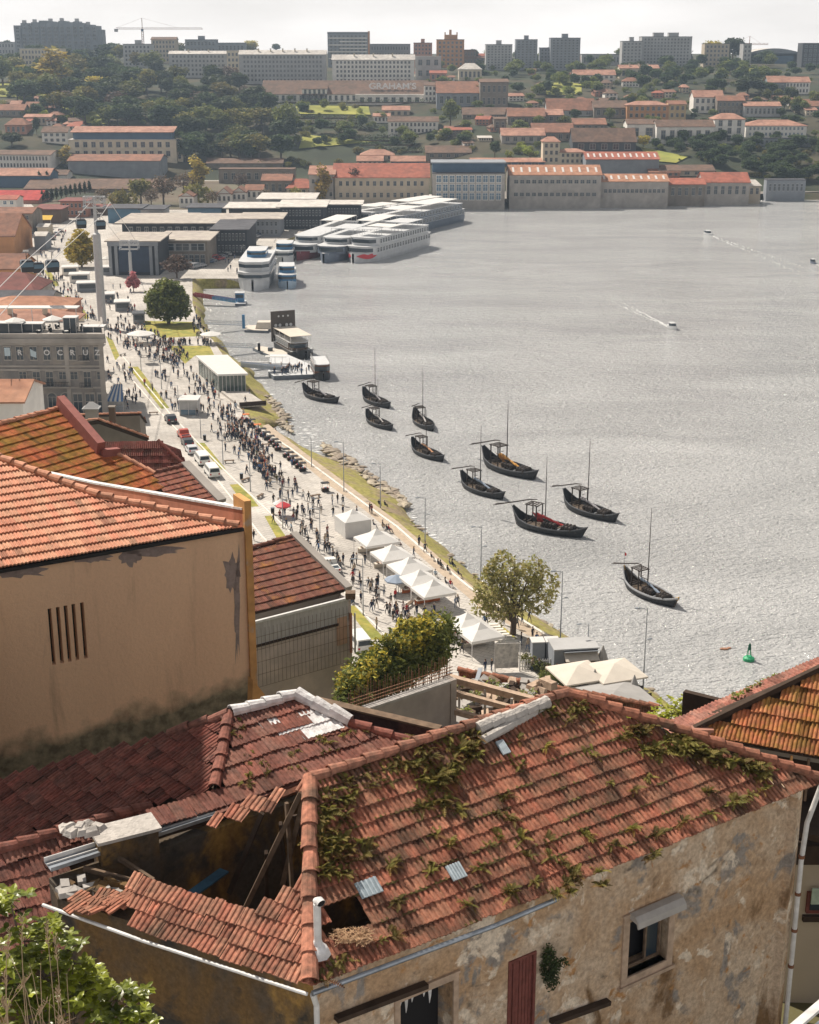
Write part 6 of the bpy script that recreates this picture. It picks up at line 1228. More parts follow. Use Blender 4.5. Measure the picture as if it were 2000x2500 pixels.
# right hand roof
t, pl = mid_roof('gold lichen roof with dark open gable at the right edge', (1735, 1797, 53.5), (2000, 1845, 53.5), (2000, 1640, 55.2), [(1690, 1788), (2100, 1592), (2100, 1865), (1735, 1799)], M_tile_gold, row=.48, base=(1.1, 1, 1), messy=.4, zb=53.4, name='open_roof_house')
M_rt = M_tile_red; e0 = PP(1690, 1790, pl); e1 = PP(2100, 1592, pl); up_ = Vector((0, 0, .12)); mb = MB(); mb.beam(e0 + up_, e1 + up_, .16, .14, M_wood_dark); under(mb.build('ridge_board'), t)
s0 = PZ(1612, 1774, 53.3); s1 = PZ(2100, 1566, 55.1)
pl2 = plane3(s0, s1, e0 + up_); P2_ = [e0 + up_, e1 + up_, PP(2100, 1566, pl2), PP(1612, 1774, pl2), PP(1660, 1795, pl2)]
under(tile_roof('roof', pl2, s0, s1, P2_, M_tile_mauve, None, row=.38, base=(1.7, 1.7, 1.7), messy=.3), t); mb = MB(); mb.slab([p - Vector((0, 0, .08)) for p in P2_], .08, M_wood_dark); under(mb.build('roof_deck'), t)
mb = MB(); a = PZ(1700, 1800, 53.2); b_ = PZ(2100, 1905, 53.2); off_ = Vector((0, 2.2, 0)); mb.slab([a + off_ + Vector((0, 0, -3)), b_ + off_ + Vector((0, 0, -3)), b_ + off_ + Vector((0, 0, .4)), a + off_ + Vector((0, 0, .4))], .2, M_wood_dark); mb.slab([a + Vector((-.5, 0, -2)), b_ + Vector((0, 0, -2)), b_ + off_ + Vector((0, 0, -2)), a + off_ + Vector((-.5, 0, -2))], .2, M_wood_dark); under(mb.build('loft'), t)
mb = MB()
for i in range(7): q = PZ(1765 + i * 42, 1808 + i * 9, 53.35); mb.beam(q, q - Vector((0, 0, 1.3)), .06, .06, M_wood if i != 4 else M_orangewall)
q = PZ(1735, 1800, 53.4); mb.beam(q + Vector((-.25, 0, .3)), q - Vector((.25, 0, 2.5)), .6, .3, WM['salmon']); under(mb.build('posts'), t)
shrub('green creeper along the top of the right hand roof verge', [PZ(1900, 1665, 53.2)] + [(PZ(u, v, 54.1), .22) for u, v in ((1800, 1699), (1825, 1688), (1850, 1680), (1875, 1668), (1900, 1660), (1925, 1650), (1950, 1640), (1975, 1632), (1995, 1625))], 420, .08, .05, M_leafn)
# house beyond the right downpipe
g = PY(2060, 2200, 37.0); t = thing('beige_house', 'beige house wall with maroon framed window beyond the right downpipe', 'house', Vector((g.x, 37, 44))); 
def zr(v, Y=37.0): return PY(2000, v, Y).z - 44
xl = PY(1930, 2200, 37).x - g.x
mb = MB(); mb.box(xl, 0, -3, 3, 4, zr(2105), WM['tan']); mb.build('wall', t); mb = MB(); mb.box(xl - .2, -.15, zr(2105), 3, 4, zr(2060), M_wood_dark); mb.box(xl, .3, zr(2060), 3, 4, zr(1985), M_dark); mb.build('loft', t)
mb = MB(); mb.box(PY(1968, 2200, 37).x - g.x, -.12, zr(2225), 2.6, 0, zr(2175), M_redwood); mb.box(PY(1975, 2200, 37).x - g.x, -.16, zr(2215), 2.4, -.12, zr(2182), M_glassd); mb.build('window', t)
mb = MB(); mb.box(PY(1962, 2200, 37).x - g.x, -.14, zr(2245), 2.8, 0, zr(2232), M_wood_dark); mb.box(PY(1975, 2200, 37).x - g.x, -.22, zr(2198), PY(1998, 2200, 37).x - g.x, -.17, zr(2160), mat('pale_green_cloth', (.40, .50, .42), .9, .2, 5)); mb.build('sill', t)
t = thing('railing', 'white railing beam crossing the bottom right corner', 'railing', PZ(1950, 2450, 54)); mb = MB(); mb.beam(PZ(1925, 2520, 57.5), PZ(2060, 2405, 57.5), .14, .06, M_metal_w); mb.beam(PZ(1950, 2540, 57.2), PZ(2070, 2440, 57.2), .05, .05, M_metal_g); under(mb.build('beam'), t)

# ================================================================ OLD TOWN AT THE LEFT
def box_house(label, cat, u0, u1, vt, vr, Y, dep, wall, roof, rows=0, cols=0, hip=0, wt='d', vb=None, chim=0, name=None, over=.4):
    vb = vb or vt + 60; t = bldg(label, cat, u0, u1, vb, vt, vr, dep, wall, roof, rows, cols, wt, hip=hip, Y=Y, chim=chim, over=over, name=name)
    w_ = t['_w']; mb = MB(); mb.box(-w_ / 2 + .05, .05, -40, w_ / 2 - .05, dep - .05, -5.9, WM[wall]); mb.build('foundation_wall', t); return t
box_house('orange house with dull red roof at the left edge below the market road', 'house', -60, 40, 575, 520, 505, 24, 'orange', 'rust', 0, 0, vb=640)
box_house('weathered brown stone tenement behind the orange house', 'house', -20, 84, 520, 505, 560, 16, 'stone', 'rust', 4, 6, vb=600)
box_house('low house with dark red roof left of the cable cabins', 'house', -60, 52, 655, 618, 430, 18, 'orange', 'rust', 0, 0, vb=690)
box_house('house with wide mauve roof left of the road', 'house', -60, 86, 712, 664, 385, 20, 'granite', 'maroon', 0, 0, vb=740, hip=1)
box_house('long house with slate blue roof behind the orange hipped one', 'house', -60, 122, 738, 708, 365, 14, 'granite', 'dark', 0, 0, vb=770)
box_house('orange hipped roof with raised middle just behind the terrace building', 'house', -60, 150, 765, 722, 330, 22, 'salmon', 'orange', 0, 0, vb=800, hip=1)
box_house('lower salmon roofed wing with orange chimney at the terrace building', 'house', -60, 185, 782, 758, 312, 9, 'cream', 'pink', 0, 0, vb=810, hip=1, chim=2)
box_house('small house with worn orange roof at the left edge before the big grey building', 'house', -80, 58, 985, 925, 205, 12, 'white', 'orange', 0, 0, vb=1010)
for i, (u0, u1, vb, vt, vr, Y) in enumerate([(92, 118, 560, 553, 545, 560), (84, 112, 585, 575, 565, 520)]):
    t = box_house(['pale stone kiosk with awning beside the market road', 'dark awning shop beside the market road'][i], 'shop', u0, u1, vt, vr, Y, 8, 'cream' if i == 0 else 'blue', 'pale', 0, 0, vb=vb + 10)
# the grey building with lettered windows
gY = 276.0; cor = PY(262, 1012, gY); w_ = 60.0; zt = PY(150, 836, gY).z
pc_ = thing('grey_building', 'grey stone building with lettered top windows and a busy roof terrace', 'building', Vector((cor.x - w_ / 2, gY, 3))); H_ = zt - 3
def lx(u): return PY(u, 900, gY).x - (cor.x - w_ / 2)
def lz(v): return PY(150, v, gY).z - 3
mb = MB(); xb = PY(243, 790, 294).x - (cor.x - w_ / 2)
def gb(mb, o, z0, z1, m): mb.prism([(-w_ / 2, -o), (w_ / 2 + o, -o), (xb + o * .9, 18), (-w_ / 2, 18)], z0, z1, m)
gb(mb, 0, -1, H_, stucco('grey_render', (.27, .25, .235), [((.20, .19, .185), .3, .5, .15, (1, 1, .6)), ((.33, .29, .25), .5, .6, .1, (1, 1, 1))], .12)); mb.build('wall', pc_)
mb = MB(); gb(mb, .9, H_, H_ + .9, WM['granite']); mb.box(-w_ / 2, -.45, H_ - .5, w_ / 2 + .3, 0, H_ - .02, WM['granite']); mb.build('cornice', pc_)
mb = MB(); zc = H_ + .9
mb.box(-w_ / 2, -.6, zc, w_ / 2 + .6, -.2, zc + .9, WM['granite']); mb.beam((w_ / 2 + .4, -.2, zc + .45), (xb + .4, 18, zc + .45), .4, .9, WM['granite'])
mb.build('parapet', pc_); mb = MB()
for v in (905, 948, 896): z = lz(v); mb.box(-w_ / 2, -.18, z, w_ / 2, 0, z + .35, WM['granite'])
mb.box(w_ / 2 - .9, -.1, 0, w_ / 2 + .1, 0, H_ - .5, WM['granite']); mb.box(lx(165) - .4, -.1, 0, lx(165) + .4, 0, H_ - .5, WM['granite']); mb.build('string_course', pc_)
LET = ['', 'R', '', 'O', 'C', 'R', 'U', 'Z']
for i, u in enumerate((22, 52, 85, 118, 150, 180, 212, 241)):
    o = linkmesh('window', WIN['d'], pc_, (lx(u), -.05, lz(878)), 0, (1.35, 1, lz(847) - lz(878)))
    if LET[i]: l_ = linkmesh('window_letter', text_mesh(LET[i], 1.5, M_plaster_w, .03), o, (0, -.09, .55), 0); l_.rotation_euler = (R(90), 0, 0); l_.scale = (1 / 1.35, 1 / (lz(847) - lz(878)), 1)
    else:
        mb = MB(); mb.slab([(-.42, -.08, .3), (.42, -.08, .15 if i == 2 else .3), (.42, -.08, .6 if i == 2 else .95), (-.42, -.08, .85 if i == 2 else .95)], .02, mat('pale_blue_panel', (.50, .60, .66), .5, .1, 2)); l_ = mb.build('window_panel', o)
for i, u in enumerate((55, 88, 120, 152, 180, 212, 245)):
    tall = i in (1, 2, 5); linkmesh('window', WIN['d'], pc_, (lx(u), -.05, lz(945 if tall else 926)), 0, (1.35, 1, lz(908) - lz(945 if tall else 926)))
def arch_win(w_a, h_a, glass, frame):
    mb = MB(); n = 10; arcp = [(-w_a / 2, 0), (w_a / 2, 0)] + [(w_a / 2 * math.cos(math.pi * k / n), h_a - w_a / 2 + w_a / 2 * math.sin(math.pi * k / n)) for k in range(n + 1)]
    m_ = len(arcp); mb.add([(x, -.04, z) for x, z in arcp] + [(x, .02, z) for x, z in arcp], [tuple(range(m_))] + [(i, m_ + i, m_ + (i + 1) % m_, (i + 1) % m_) for i in range(m_)], glass)
    for k in range(n):
        a = math.pi * k / n; b2 = math.pi * (k + 1) / n; r0, r1 = w_a / 2 - .01, w_a / 2 + .22; zc_ = h_a - w_a / 2
        mb.add([(r0 * math.cos(a), -.1, zc_ + r0 * math.sin(a)), (r1 * math.cos(a), -.1, zc_ + r1 * math.sin(a)), (r1 * math.cos(b2), -.1, zc_ + r1 * math.sin(b2)), (r0 * math.cos(b2), -.1, zc_ + r0 * math.sin(b2))], [(0, 1, 2, 3)], frame)
    for s in (-1, 1): mb.box(s * w_a / 2 - .11, -.1, 0, s * w_a / 2 + .11, 0, h_a - w_a / 2, frame)
    mb.box(-.05, -.08, 0, .05, -.03, h_a - w_a / 2, frame); mb.box(-w_a / 2, -.08, h_a - w_a / 2, w_a / 2, -.03, h_a - w_a / 2 + .1, frame); return mb.mesh('arched_window')
AW = arch_win(1.7, 4.2, M_glassd, WM['granite'])
for u in (88, 122, 155): linkmesh('arched_window', AW, pc_, (lx(u), -.02, lz(1012) + .2), 0)
for u in (185, 215, 245): linkmesh('doorway', WIN['d'], pc_, (lx(u), -.05, lz(1010)), 0, (1.7, 1, 4))
for u0, u1, v in ((80, 170, 944), (195, 225, 946), (197, 223, 880)):
    mb = MB(); x0, x1, z = lx(u0), lx(u1), lz(v); mb.box(x0, -1.1, z, x1, -.02, z + .15, WM['granite'])
    for k in range(int((x1 - x0) / .3)): mb.box(x0 + k * .3, -1.08, z + .15, x0 + k * .3 + .05, -1.03, z + 1.1, M_dark)
    mb.box(x0, -1.1, z + 1.1, x1, -1.0, z + 1.18, M_dark); mb.build('balcony', pc_)
# roof terrace furniture
dz = PY(0, 0, 1) ; zd = zt + .9
def umbrella(label, p, w_, h, m, closed=False, sq=True, grp=None, n=None, rz=0, name='parasol', fr=None):
    t = thing(name, label, 'parasol', p, rz, grp); mb = MB(); mb.tube([(0, 0, 0), (0, 0, h)], .05, fr or M_metal_w, 6); mb.box(-.35, -.35, 0, .35, .35, .08, WM['grey']); mb.build('pole', t); mb = MB()
    if closed: mb.tube([(0, 0, h * .38), (0, 0, h * .45), (0, 0, h * .7), (0, 0, h * 1.02)], [w_ * .9, w_ * 1.1, w_ * .7, .03], m, 8)
    else:
        n = n or (4 if sq else 8); off = math.pi / 4 if sq else 0; rr_ = w_ / 2 * (1.414 if sq else 1)
        ring = [(math.cos(off + 2 * math.pi * k / n) * rr_, math.sin(off + 2 * math.pi * k / n) * rr_, h * .76) for k in range(n)]; mb.add([(0, 0, h * 1.02)] + ring + [(x, y, z - .18) for x, y, z in ring], [(0, 1 + k, 1 + (k + 1) % n) for k in range(n)] + [(1 + k, 1 + n + k, 1 + n + (k + 1) % n, 1 + (k + 1) % n) for k in range(n)], m)
    mb.build('canopy', t); return t
M_canvas = mat('white_canvas', (.78, .77, .75), .8, .05, 1, trans=.25); M_canvas2 = mat('cream_canvas', (.70, .64, .56), .85, .06, 1, trans=.2)
umbrella('wide white parasol in the middle of the roof terrace', PY(130, 800, 284), 9 * .45, 3, M_canvas, sq=False)
umbrella('white parasol at the left of the roof terrace', PY(38, 800, 283), 4.2, 2.8, M_canvas, sq=False)
for p_ in D.objects:
    if p_.name.startswith('parasol') and p_.location.z > 10: p_.location.z = zd
for i, (u, v_, wd, lab) in enumerate([(22, 815, 5.5, 'dark glass windbreak box at the left of the roof terrace'), (80, 812, 4, 'dark bar counter block on the roof terrace'), (172, 815, 2.6, 'grey lift housing with hanging light on the roof terrace'), (228, 812, 4.2, 'low dark roof hatch near the right corner of the roof terrace')]):
    q = PY(u, v_, 281 + (i % 2)); q.z = zd; t = thing('roof_cabin', lab, 'cabin', q); hh = (1.9, 1.6, 3.0, 1.0)[i]; mb = MB(); mb.box(-wd / 2, 0, 0, wd / 2, 2.5, hh, M_glassd); mb.build('box', t); mb = MB(); mb.box(-wd / 2 - .1, -.1, hh, wd / 2 + .1, 2.6, hh + .12, M_metal_w)
    for x in (-wd / 2, 0, wd / 2 - .1): mb.box(x, -.06, 0, x + .1, 0, hh, M_metal_w)
    mb.build('frame', t)
t = thing('terrace_pergola', 'long white pergola roof along the back of the roof terrace', 'pergola', Vector((PY(90, 780, 294).x, 294, zd))); mb = MB(); mb.box(-9, 0, 2.6, 8.5, 3, 2.8, M_canvas); mb.build('roof', t); mb = MB()
for x in (-8.8, -5, -1, 3, 8.2): mb.box(x, .05, 0, x + .12, .17, 2.6, M_metal_w)
mb.build('posts', t)
for i in range(14):
    q = PY(15 + i * 16 + ru(-5, 5), 815, 279 + ru(0, 8)); q.z = zd; t = thing('table_set', 'small pale cafe table with dark chairs on the roof terrace', 'table', q, ru(0, 3), 'cafe tables on the roof terrace'); mb = MB(); mb.tube([(0, 0, 0), (0, 0, .72)], .04, M_dark, 6); mb.tube([(0, 0, .72), (0, 0, .76)], .45, M_canvas, 10); mb.build('table_top', t); mb = MB()
    for s in (-1, 1): mb.box(s * .8 - .22, -.22, .42, s * .8 + .22, .22, .48, M_dark); mb.box(s * 1.02 - .03, -.22, .48, s * 1.02 + .03, .22, .95, M_dark); mb.box(s * .8 - .2, -.2, 0, s * .8 + .2, .2, .42, M_dark, taper=.05)
    mb.build('chairs', t)
# striped awning on its corner
q = PZ(285, 1000, 3.05); t = thing('striped_awning', 'blue and white striped awning over a cafe at the corner of the grey building', 'awning', q); mb = MB(); wa = 3.6
for k in range(8):
    x0, x1 = -wa / 2 + wa * k / 8, -wa / 2 + wa * (k + 1) / 8; m_ = (M_canvas, mat('blue_canvas', (.10, .20, .40), .8, .08, 1))[k % 2]; mb.add([(x0, -1.8, 2.4), (x1, -1.8, 2.4), (x1 * .5, 2.8, 4.6), (x0 * .5, 2.8, 4.6)], [(0, 1, 2, 3)], m_); mb.add([(x0, -1.8, 2.1), (x1, -1.8, 2.1), (x1, -1.8, 2.4), (x0, -1.8, 2.4)], [(0, 1, 2, 3)], m_)
mb.build('canopy', t); mb = MB()
for x in (-1.7, 1.7):
    for y in (-1.7, 2.6): mb.tube([(x * (1 if y < 0 else .5), y, 0), (x * (1 if y < 0 else .5), y, 2.3 if y < 0 else 4.5)], .05, M_metal_w, 6)
mb.build('frame', t); mb = MB()
for k in range(5): mb.box(-1.7, -1.75, .2 + k * .22, 1.7, -1.7, .3 + k * .22, M_metal_g)
mb.build('barrier', t)
# ================================================================ BOATS
M_hull = mat('tarred_hull', (.028, .03, .034), .5, .3, 1.5); M_deckw = mat('boat_deck', (.10, .075, .055), .8, .25, 2); M_barrel = mat('dark_barrel', (.045, .035, .03), .6, .3, 3); M_pole = mat('dark_spar', (.04, .03, .025), .7, .2, 3)
M_hull_rim = mat('pale_gunwale', (.30, .31, .33), .5, .2, 2)
def loft(mb, st, m, closed_ends=True, cap=None):
    """st: list of (x, [(y, z)...]) starboard-to-port section points"""
    k = len(st[0][1]); vs = [(x, y, z) for x, sec in st for (y, z) in sec]; fs = []
    for i in range(len(st) - 1):
        for j in range(k - 1): fs.append((i * k + j, (i + 1) * k + j, (i + 1) * k + j + 1, i * k + j + 1))
    mb.add(vs, fs, m)
def hull_secs(L_, B, zs, zb, dr=.5, n=15, tumble=.75, fine=.9):
    out = []
    for i in range(n):
        t = i / (n - 1); x = -L_ / 2 + L_ * t; s = 2 * abs(t - .48) / 1.0; w_ = B / 2 * max(.02, 1 - s ** (2.2 if t < .5 else 1.9)) ** fine
        e = (abs(t - .5) * 2) ** 3; zt = interp(t, zs); zk = -dr + (zt - .1 + dr) * (abs(t - .5) * 2) ** 9
        out.append((x, [(-w_, zt), (-w_ * .92, zk + (zt - zk) * .45), (-w_ * .5, zk + .05), (0, zk), (w_ * .5, zk + .05), (w_ * .92, zk + (zt - zk) * .45), (w_, zt)]))
    return out
def rabelo(i, stern, bow, mast, sail, label, pale=False, flag=False):
    ps, pb = PZ(*stern, 3.2), PZ(*bow, 1.7); c = (ps + pb) / 2; L_ = (Vector((pb.x, pb.y)) - Vector((ps.x, ps.y))).length; a = math.atan2(pb.y - ps.y, pb.x - ps.x); s = L_ / 21
    t = thing('rabelo_boat', label, 'boat', (c.x, c.y, 0), a, 'moored barrel boats on the river'); t.scale = (s, min(s, 1.15) * 1.15, min(s, 1.1) * 1.45)
    zs = [(0, 3.3), (.05, 2.5), (.14, 1.55), (.3, 1.15), (.7, 1.05), (.88, 1.35), (.96, 1.75), (1, 2.0)]
    sec = hull_secs(21, 5.8, zs, 0); mb = MB(); loft(mb, sec, M_hull); inner = [(x, [(y * .93, z - .02) for y, z in s_]) for x, s_ in sec]; loft(mb, inner, M_hull if not pale else M_deckw); mb.build('hull', t, smooth=True)
    mb = MB(); m_ = M_hull_rim if pale else mat('worn_gunwale', (.10, .105, .115), .5, .3, 2)
    for q in (0, 6): mb.tube([(x, s_[q][0], s_[q][1]) for x, s_ in sec], .11 if not pale else .2, m_, 6)
    mb.build('gunwale', t)
    mb = MB(); st = [(x, s_) for x, s_ in sec if -8.2 < x < 8.7]; mb.add([(x, s_[0][0] * .9, .55) for x, s_ in st] + [(x, s_[6][0] * .9, .55) for x, s_ in st], [(j, j + 1, len(st) + j + 1, len(st) + j) for j in range(len(st) - 1)], M_deckw)
    for x in (7.0, 7.8, 5.9): mb.box(x - .12, -1.2, .9, x + .12, 1.2, 1.0, M_deckw)
    mb.build('deck', t)
    # stern platform
    mb = MB()
    for x in (-5.6, -2.9):
        for y in (-1.35, 1.35): mb.beam((x, y, .6), (x, y, 4.3), .22, .22, M_pole)
        mb.beam((x, -1.6, 4.2), (x, 1.6, 4.2), .14, .14, M_pole)
    for y in (-1.35, 1.35): mb.beam((-6.2, y, 4.3), (-2.4, y, 4.3), .16, .12, M_pole); mb.beam((-5.6, y, 2.2), (-2.9, y, 2.2), .1, .1, M_pole)
    for k in range(4): mb.beam((-2.9, -.4, .9 + k * .8), (-2.9, .4, .9 + k * .8), .08, .08, M_pole)
    for k in range(5): mb.box(-6 + k * .8, -1.3, 4.34, -5.6 + k * .8, 1.3, 4.4, M_pole)
    mb.build('platform', t)
    if i != 0 and i != 4 or True:
        mb = MB(); mb.tube([(-12.5 - 3.5, .9, 2.6), (-11, .3, 3.7), (-5.5, -.3, 5.0), (-3.2, -.5, 5.3)], [.16, .12, .12, .07], M_pole, 6); mb.beam((-16.8, 1.0, 2.35), (-14.8, .8, 2.8), .45, .08, M_pole); mb.build('steering_oar', t)
    if mast is not None:
        v_ = mast[1]; base = Vector((c.x + math.cos(a) * -1.2 * s, c.y + math.sin(a) * -1.2 * s, 0)); mh = (PY(mast[0], v_, base.y).z) / t.scale[2]
        mb = MB(); mb.tube([(-1.2, 0, .4), (-1.2, 0, mh * .6), (-1.2, 0, mh)], [.13, .10, .05], M_pole, 8); mb.build('mast', t)
    # furled sail and yard
    if sail:
        ms = mat('sail_' + sail, dict(ochre=(.50, .26, .07), red=(.50, .06, .06), tan=(.48, .26, .15), blue=(.23, .28, .36), grey=(.32, .31, .33), white=(.45, .43, .42))[sail], .9, .2, 2, bump=.6, bscale=6)
        mb = MB(); r_ = random.Random(i); pts = []; rs = []
        for k in range(14):
            f = k / 13; pts.append((-3.6 + 8.8 * f, .5 * math.sin(f * 5) * .5 - .3, 2.6 - 1.2 * f + r_.uniform(-.06, .06))); rs.append((.16 + .14 * r_.random()) * (1.5 if sail in ('ochre', 'red') and k < 4 else 1))
        mb.tube(pts, rs, ms, 8)
        if sail in ('ochre', 'red'): mb.add([(-4.2, -1.2, 3.2), (-1.5, -1.2, 2.5), (-1.8, .6, 1.2), (-3.8, .9, 1.0), (-3, -.3, 2.1)], [(0, 1, 4), (1, 2, 4), (2, 3, 4), (3, 0, 4)], ms)
        mb.build('furled_sail', t)
    # barrels
    for r_, (x0, n) in enumerate(((.6, 4), (4.6, 3))):
        for k in range(n):
            for y in (-.85, .25):
                mb = MB(); x = x0 + k * .95 - (0 if r_ else 1.4); y = y * 1.3; mb.tube([(x, y - .62, 1.35), (x, y - .3, 1.35), (x, y + .3, 1.35), (x, y + .62, 1.35)], [.42, .52, .52, .42], M_barrel, 9); mb.build('barrel', t)
    mb = MB()
    for x in (-7.2, -6.2, -.2, 1.6, 3.4): mb.box(x - .15, -1.7, .95, x + .15, 1.7, 1.05, M_hull_rim if x > -1 else M_pole)
    mb.build('thwarts', t)
    if pale: mb = MB(); mb.tube([(9.5, 0, 1.6), (10.3, 0, 1.9), (10.7, 0, 2.3)], [.35, .28, .1], mat('gold_trim', (.45, .28, .08), .6, .2, 3), 8); mb.tube([(-10.4, 0, 2.6), (-10.6, 0, 3.5)], [.25, .2], MATS['gold_trim'], 8); mb.build('bow_trim', t)
    if flag: mb = MB(); mb.tube([(-10.5, 0, 3.3), (-10.6, 0, 6.0)], .03, M_pole, 5); mb.add([(-10.6, .02, 6), (-10.0, .1, 5.8), (-10.1, .1, 5.3), (-10.6, .02, 5.4)], [(0, 1, 2, 3)], mat('red_flag', (.6, .04, .04), .8, .1, 2)); mb.build('flag', t)
    return t
for i, (st, bo, ma, sa, lab) in enumerate([((739, 929), (829, 968), None, 'grey', 'dark barrel boat without mast, nearest the white pontoon'), ((887, 937), (954, 980), (913, 850), 'grey', 'dark barrel boat moored just behind another, left pair farther'), ((895, 988), (960, 1033), (919, 925), 'white', 'dark barrel boat with white furled sail, left pair nearer'), ((1012, 986), (1059, 1035), (1040, 897), 'white', 'short looking dark barrel boat with pale yard seen nearly end on'),
    ((1006, 1057), (1086, 1108), (1037, 1000), 'tan', 'dark barrel boat with tan furled sail and no tall mast'), ((1179, 1089), (1315, 1152), (1223, 978), 'ochre', 'dark barrel boat with crumpled ochre sail under its platform'), ((1126, 1140), (1234, 1199), (1176, 1037), 'blue', 'dark barrel boat with bluish furled sail left of the ochre sailed one'),
    ((1377, 1187), (1512, 1254), (1437, 1071), 'grey', 'dark barrel boat with grey furled sail and red mark at its bow'), ((1252, 1231), (1435, 1290), (1339, 1114), 'red', 'long dark barrel boat with bright red sail lying across it'), ((1525, 1373), (1657, 1459), (1573, 1241), 'blue', 'barrel boat with pale gunwale, golden bow and red flag, nearest of all boats')]):
    rabelo(i, st, bo, ma, sa, lab, pale=(i == 9), flag=(i == 9))
M_shipw = mat('ship_white', (.56, .57, .58), .45, .08, .5); M_shipg = mat('ship_greyblue', (.14, .17, .22), .45, .15, .5); M_shipb = mat('ship_blue', (.06, .20, .38), .45, .1, .5); M_shipr = mat('ship_red', (.55, .05, .06), .5, .1, .5)
WINS = win_mesh(M_shipw, M_glassd, 'window')
def ship(label, bow, stern, beam, tiers, hullm, hh, canopy=(), name='river_ship', cat='ship', zt=0, bowlift=1.0, L_=None, wins=True, group=None):
    pb, ps = PZ(*bow, 1), PZ(*stern, 1); d = (ps - pb).length if L_ is None else L_; a = math.atan2(pb.y - ps.y, pb.x - ps.x); c = pb - Vector((math.cos(a), math.sin(a), 0)) * d / 2
    t = thing(name, label, cat, (c.x, c.y, 0), a, group); mb = MB(); sec = []
    n = 14
    for i in range(n):
        f = i / (n - 1); x = -d / 2 + d * f; w_ = beam / 2 * (1 if f < .82 else max(.06, math.cos((f - .82) / .18 * 1.5))) * (1 if f > .05 else .9); z_ = hh + (bowlift * max(0, (f - .8) / .2) ** 1.5); sec.append((x, [(-w_, z_), (-w_ * .97, z_ * .4), (-w_ * .86, -1), (w_ * .86, -1), (w_ * .97, z_ * .4), (w_, z_)]))
    loft(mb, sec, hullm); mb.add([(x, s_[0][0] * .99, s_[0][1] - .15) for x, s_ in sec] + [(x, s_[5][0] * .99, s_[0][1] - .15) for x, s_ in sec], [(j, j + 1, n + j + 1, n + j) for j in range(n - 1)], M_shipw)
    mb.add([(sec[0][0], y, z) for y, z in sec[0][1]], [(0, 1, 2, 3, 4, 5)], hullm); mb.build('hull', t)
    z = hh
    for k, (f0, f1, hb, th, m_, wn) in enumerate(tiers):
        x0, x1 = -d / 2 + d * f0, -d / 2 + d * f1; b2 = beam / 2 * hb; mb = MB()
        pl_ = [(x0, -b2), (x1 - b2 * .5, -b2), (x1, -b2 * .55), (x1, b2 * .55), (x1 - b2 * .5, b2), (x0, b2)]; mb.prism(pl_, z - .1, z + th - .18, m_); mb.prism([(x * 1.0 + (.3 if x > 0 else -.3), y * 1.04) for x, y in pl_], z + th - .18, z + th, M_shipw); mb.build('deck', t)
        mb = MB(); mb.prism([(x * 1.0 + .05, y * 1.01) for x, y in pl_], z + th * .38, z + th * .72, M_glassd) if not wn or True else None
        if wn:
            mb2 = MB(); mb2.prism([(x1 - b2 * .52, -b2 - .03), (x1 + .05, -b2 * .57), (x1 + .05, b2 * .57), (x1 - b2 * .52, b2 + .03)], z + th * .3, z + th * .75, M_glassd); mb2.build('wheelhouse_window', t)
            for q in range(wn):
                xx = x0 + (x1 - b2 * .6 - x0) * (q + .5) / wn
                for s_ in (-1, 1): o = linkmesh('window', WINS, t, (xx, s_ * (b2 + .03), z + th * .25), R(0 if s_ < 0 else 180), ((x1 - x0) / wn * .55, 1, th * .5))
        else: mb.build('window_band', t)
        z += th
    for (f0, f1, hb, zz_, m_) in canopy:
        x0, x1 = -d / 2 + d * f0, -d / 2 + d * f1; b2 = beam / 2 * hb; mb = MB(); mb.box(x0, -b2, z + zz_, x1, b2, z + zz_ + .12, m_)
        for x in np.linspace(x0 + .3, x1 - .3, 4):
            for y in (-b2 + .15, b2 - .15): mb.beam((x, y, z - .05), (x, y, z + zz_), .1, .1, M_metal_w)
        mb.build('canopy', t)
    mb = MB()
    for x in np.linspace(-d / 2 + 1, d / 2 - 1.5, 12):
        for y in (-1, 1): f = (x + d / 2) / d; w_ = beam / 2 * (1 if f < .82 else max(.06, math.cos((f - .82) / .18 * 1.5))) * .97; mb.beam((x, y * w_, z if f < tiers[-1][1] and f > tiers[-1][0] else hh), (x, y * w_, (z if f < tiers[-1][1] and f > tiers[-1][0] else hh) + 1.0), .06, .06, M_metal_w)
    mb.build('railing_posts', t); t['_z'] = z; return t
sA = ship('white cruise ship with red lips on its bow, nearest of the moored ships', (862, 636), (1020, 592), 12, [(.02, .93, .97, 2.9, M_shipw, 20), (.05, .88, .95, 2.9, M_shipw, 20)], M_shipw, 2.6, [(.1, .35, .8, 2.2, M_shipw), (.45, .62, .85, 2.2, M_canvas), (.7, .82, .6, 2.4, M_shipw)])
d_ = 1
mb = MB()
for s_ in (-1, 1):
    xx = sA.dimensions[0] if 0 else None
Ls = (PZ(1020, 592, 1) - PZ(862, 636, 1)).length / 2
for f in (0, .25, .5, .75): 
    x0 = Ls * (.70 + f * .20); mb.box(x0, -6.4, 1.5 - .35 * math.sin(f * 4.1 + .2), x0 + Ls * .055, -3.2, 2.5 + .2 * math.sin(f * 6.5), M_shipr)
mb = MB(); n = 12
top = [(u_, .5 + .35 * math.sin(math.pi * u_) - .25 * math.exp(-((u_ - .5) / .12) ** 2)) for u_ in [k / n for k in range(n + 1)]]; bot = [(u_, .5 - .5 * math.sin(math.pi * u_)) for u_ in [k / n for k in range(n + 1)]]
def hullpt(f, z_): 
    x = -Ls + 2 * Ls * f; w_ = 6 * max(.06, math.cos((f - .82) / .18 * 1.5)) + .12; return (x, w_, z_)
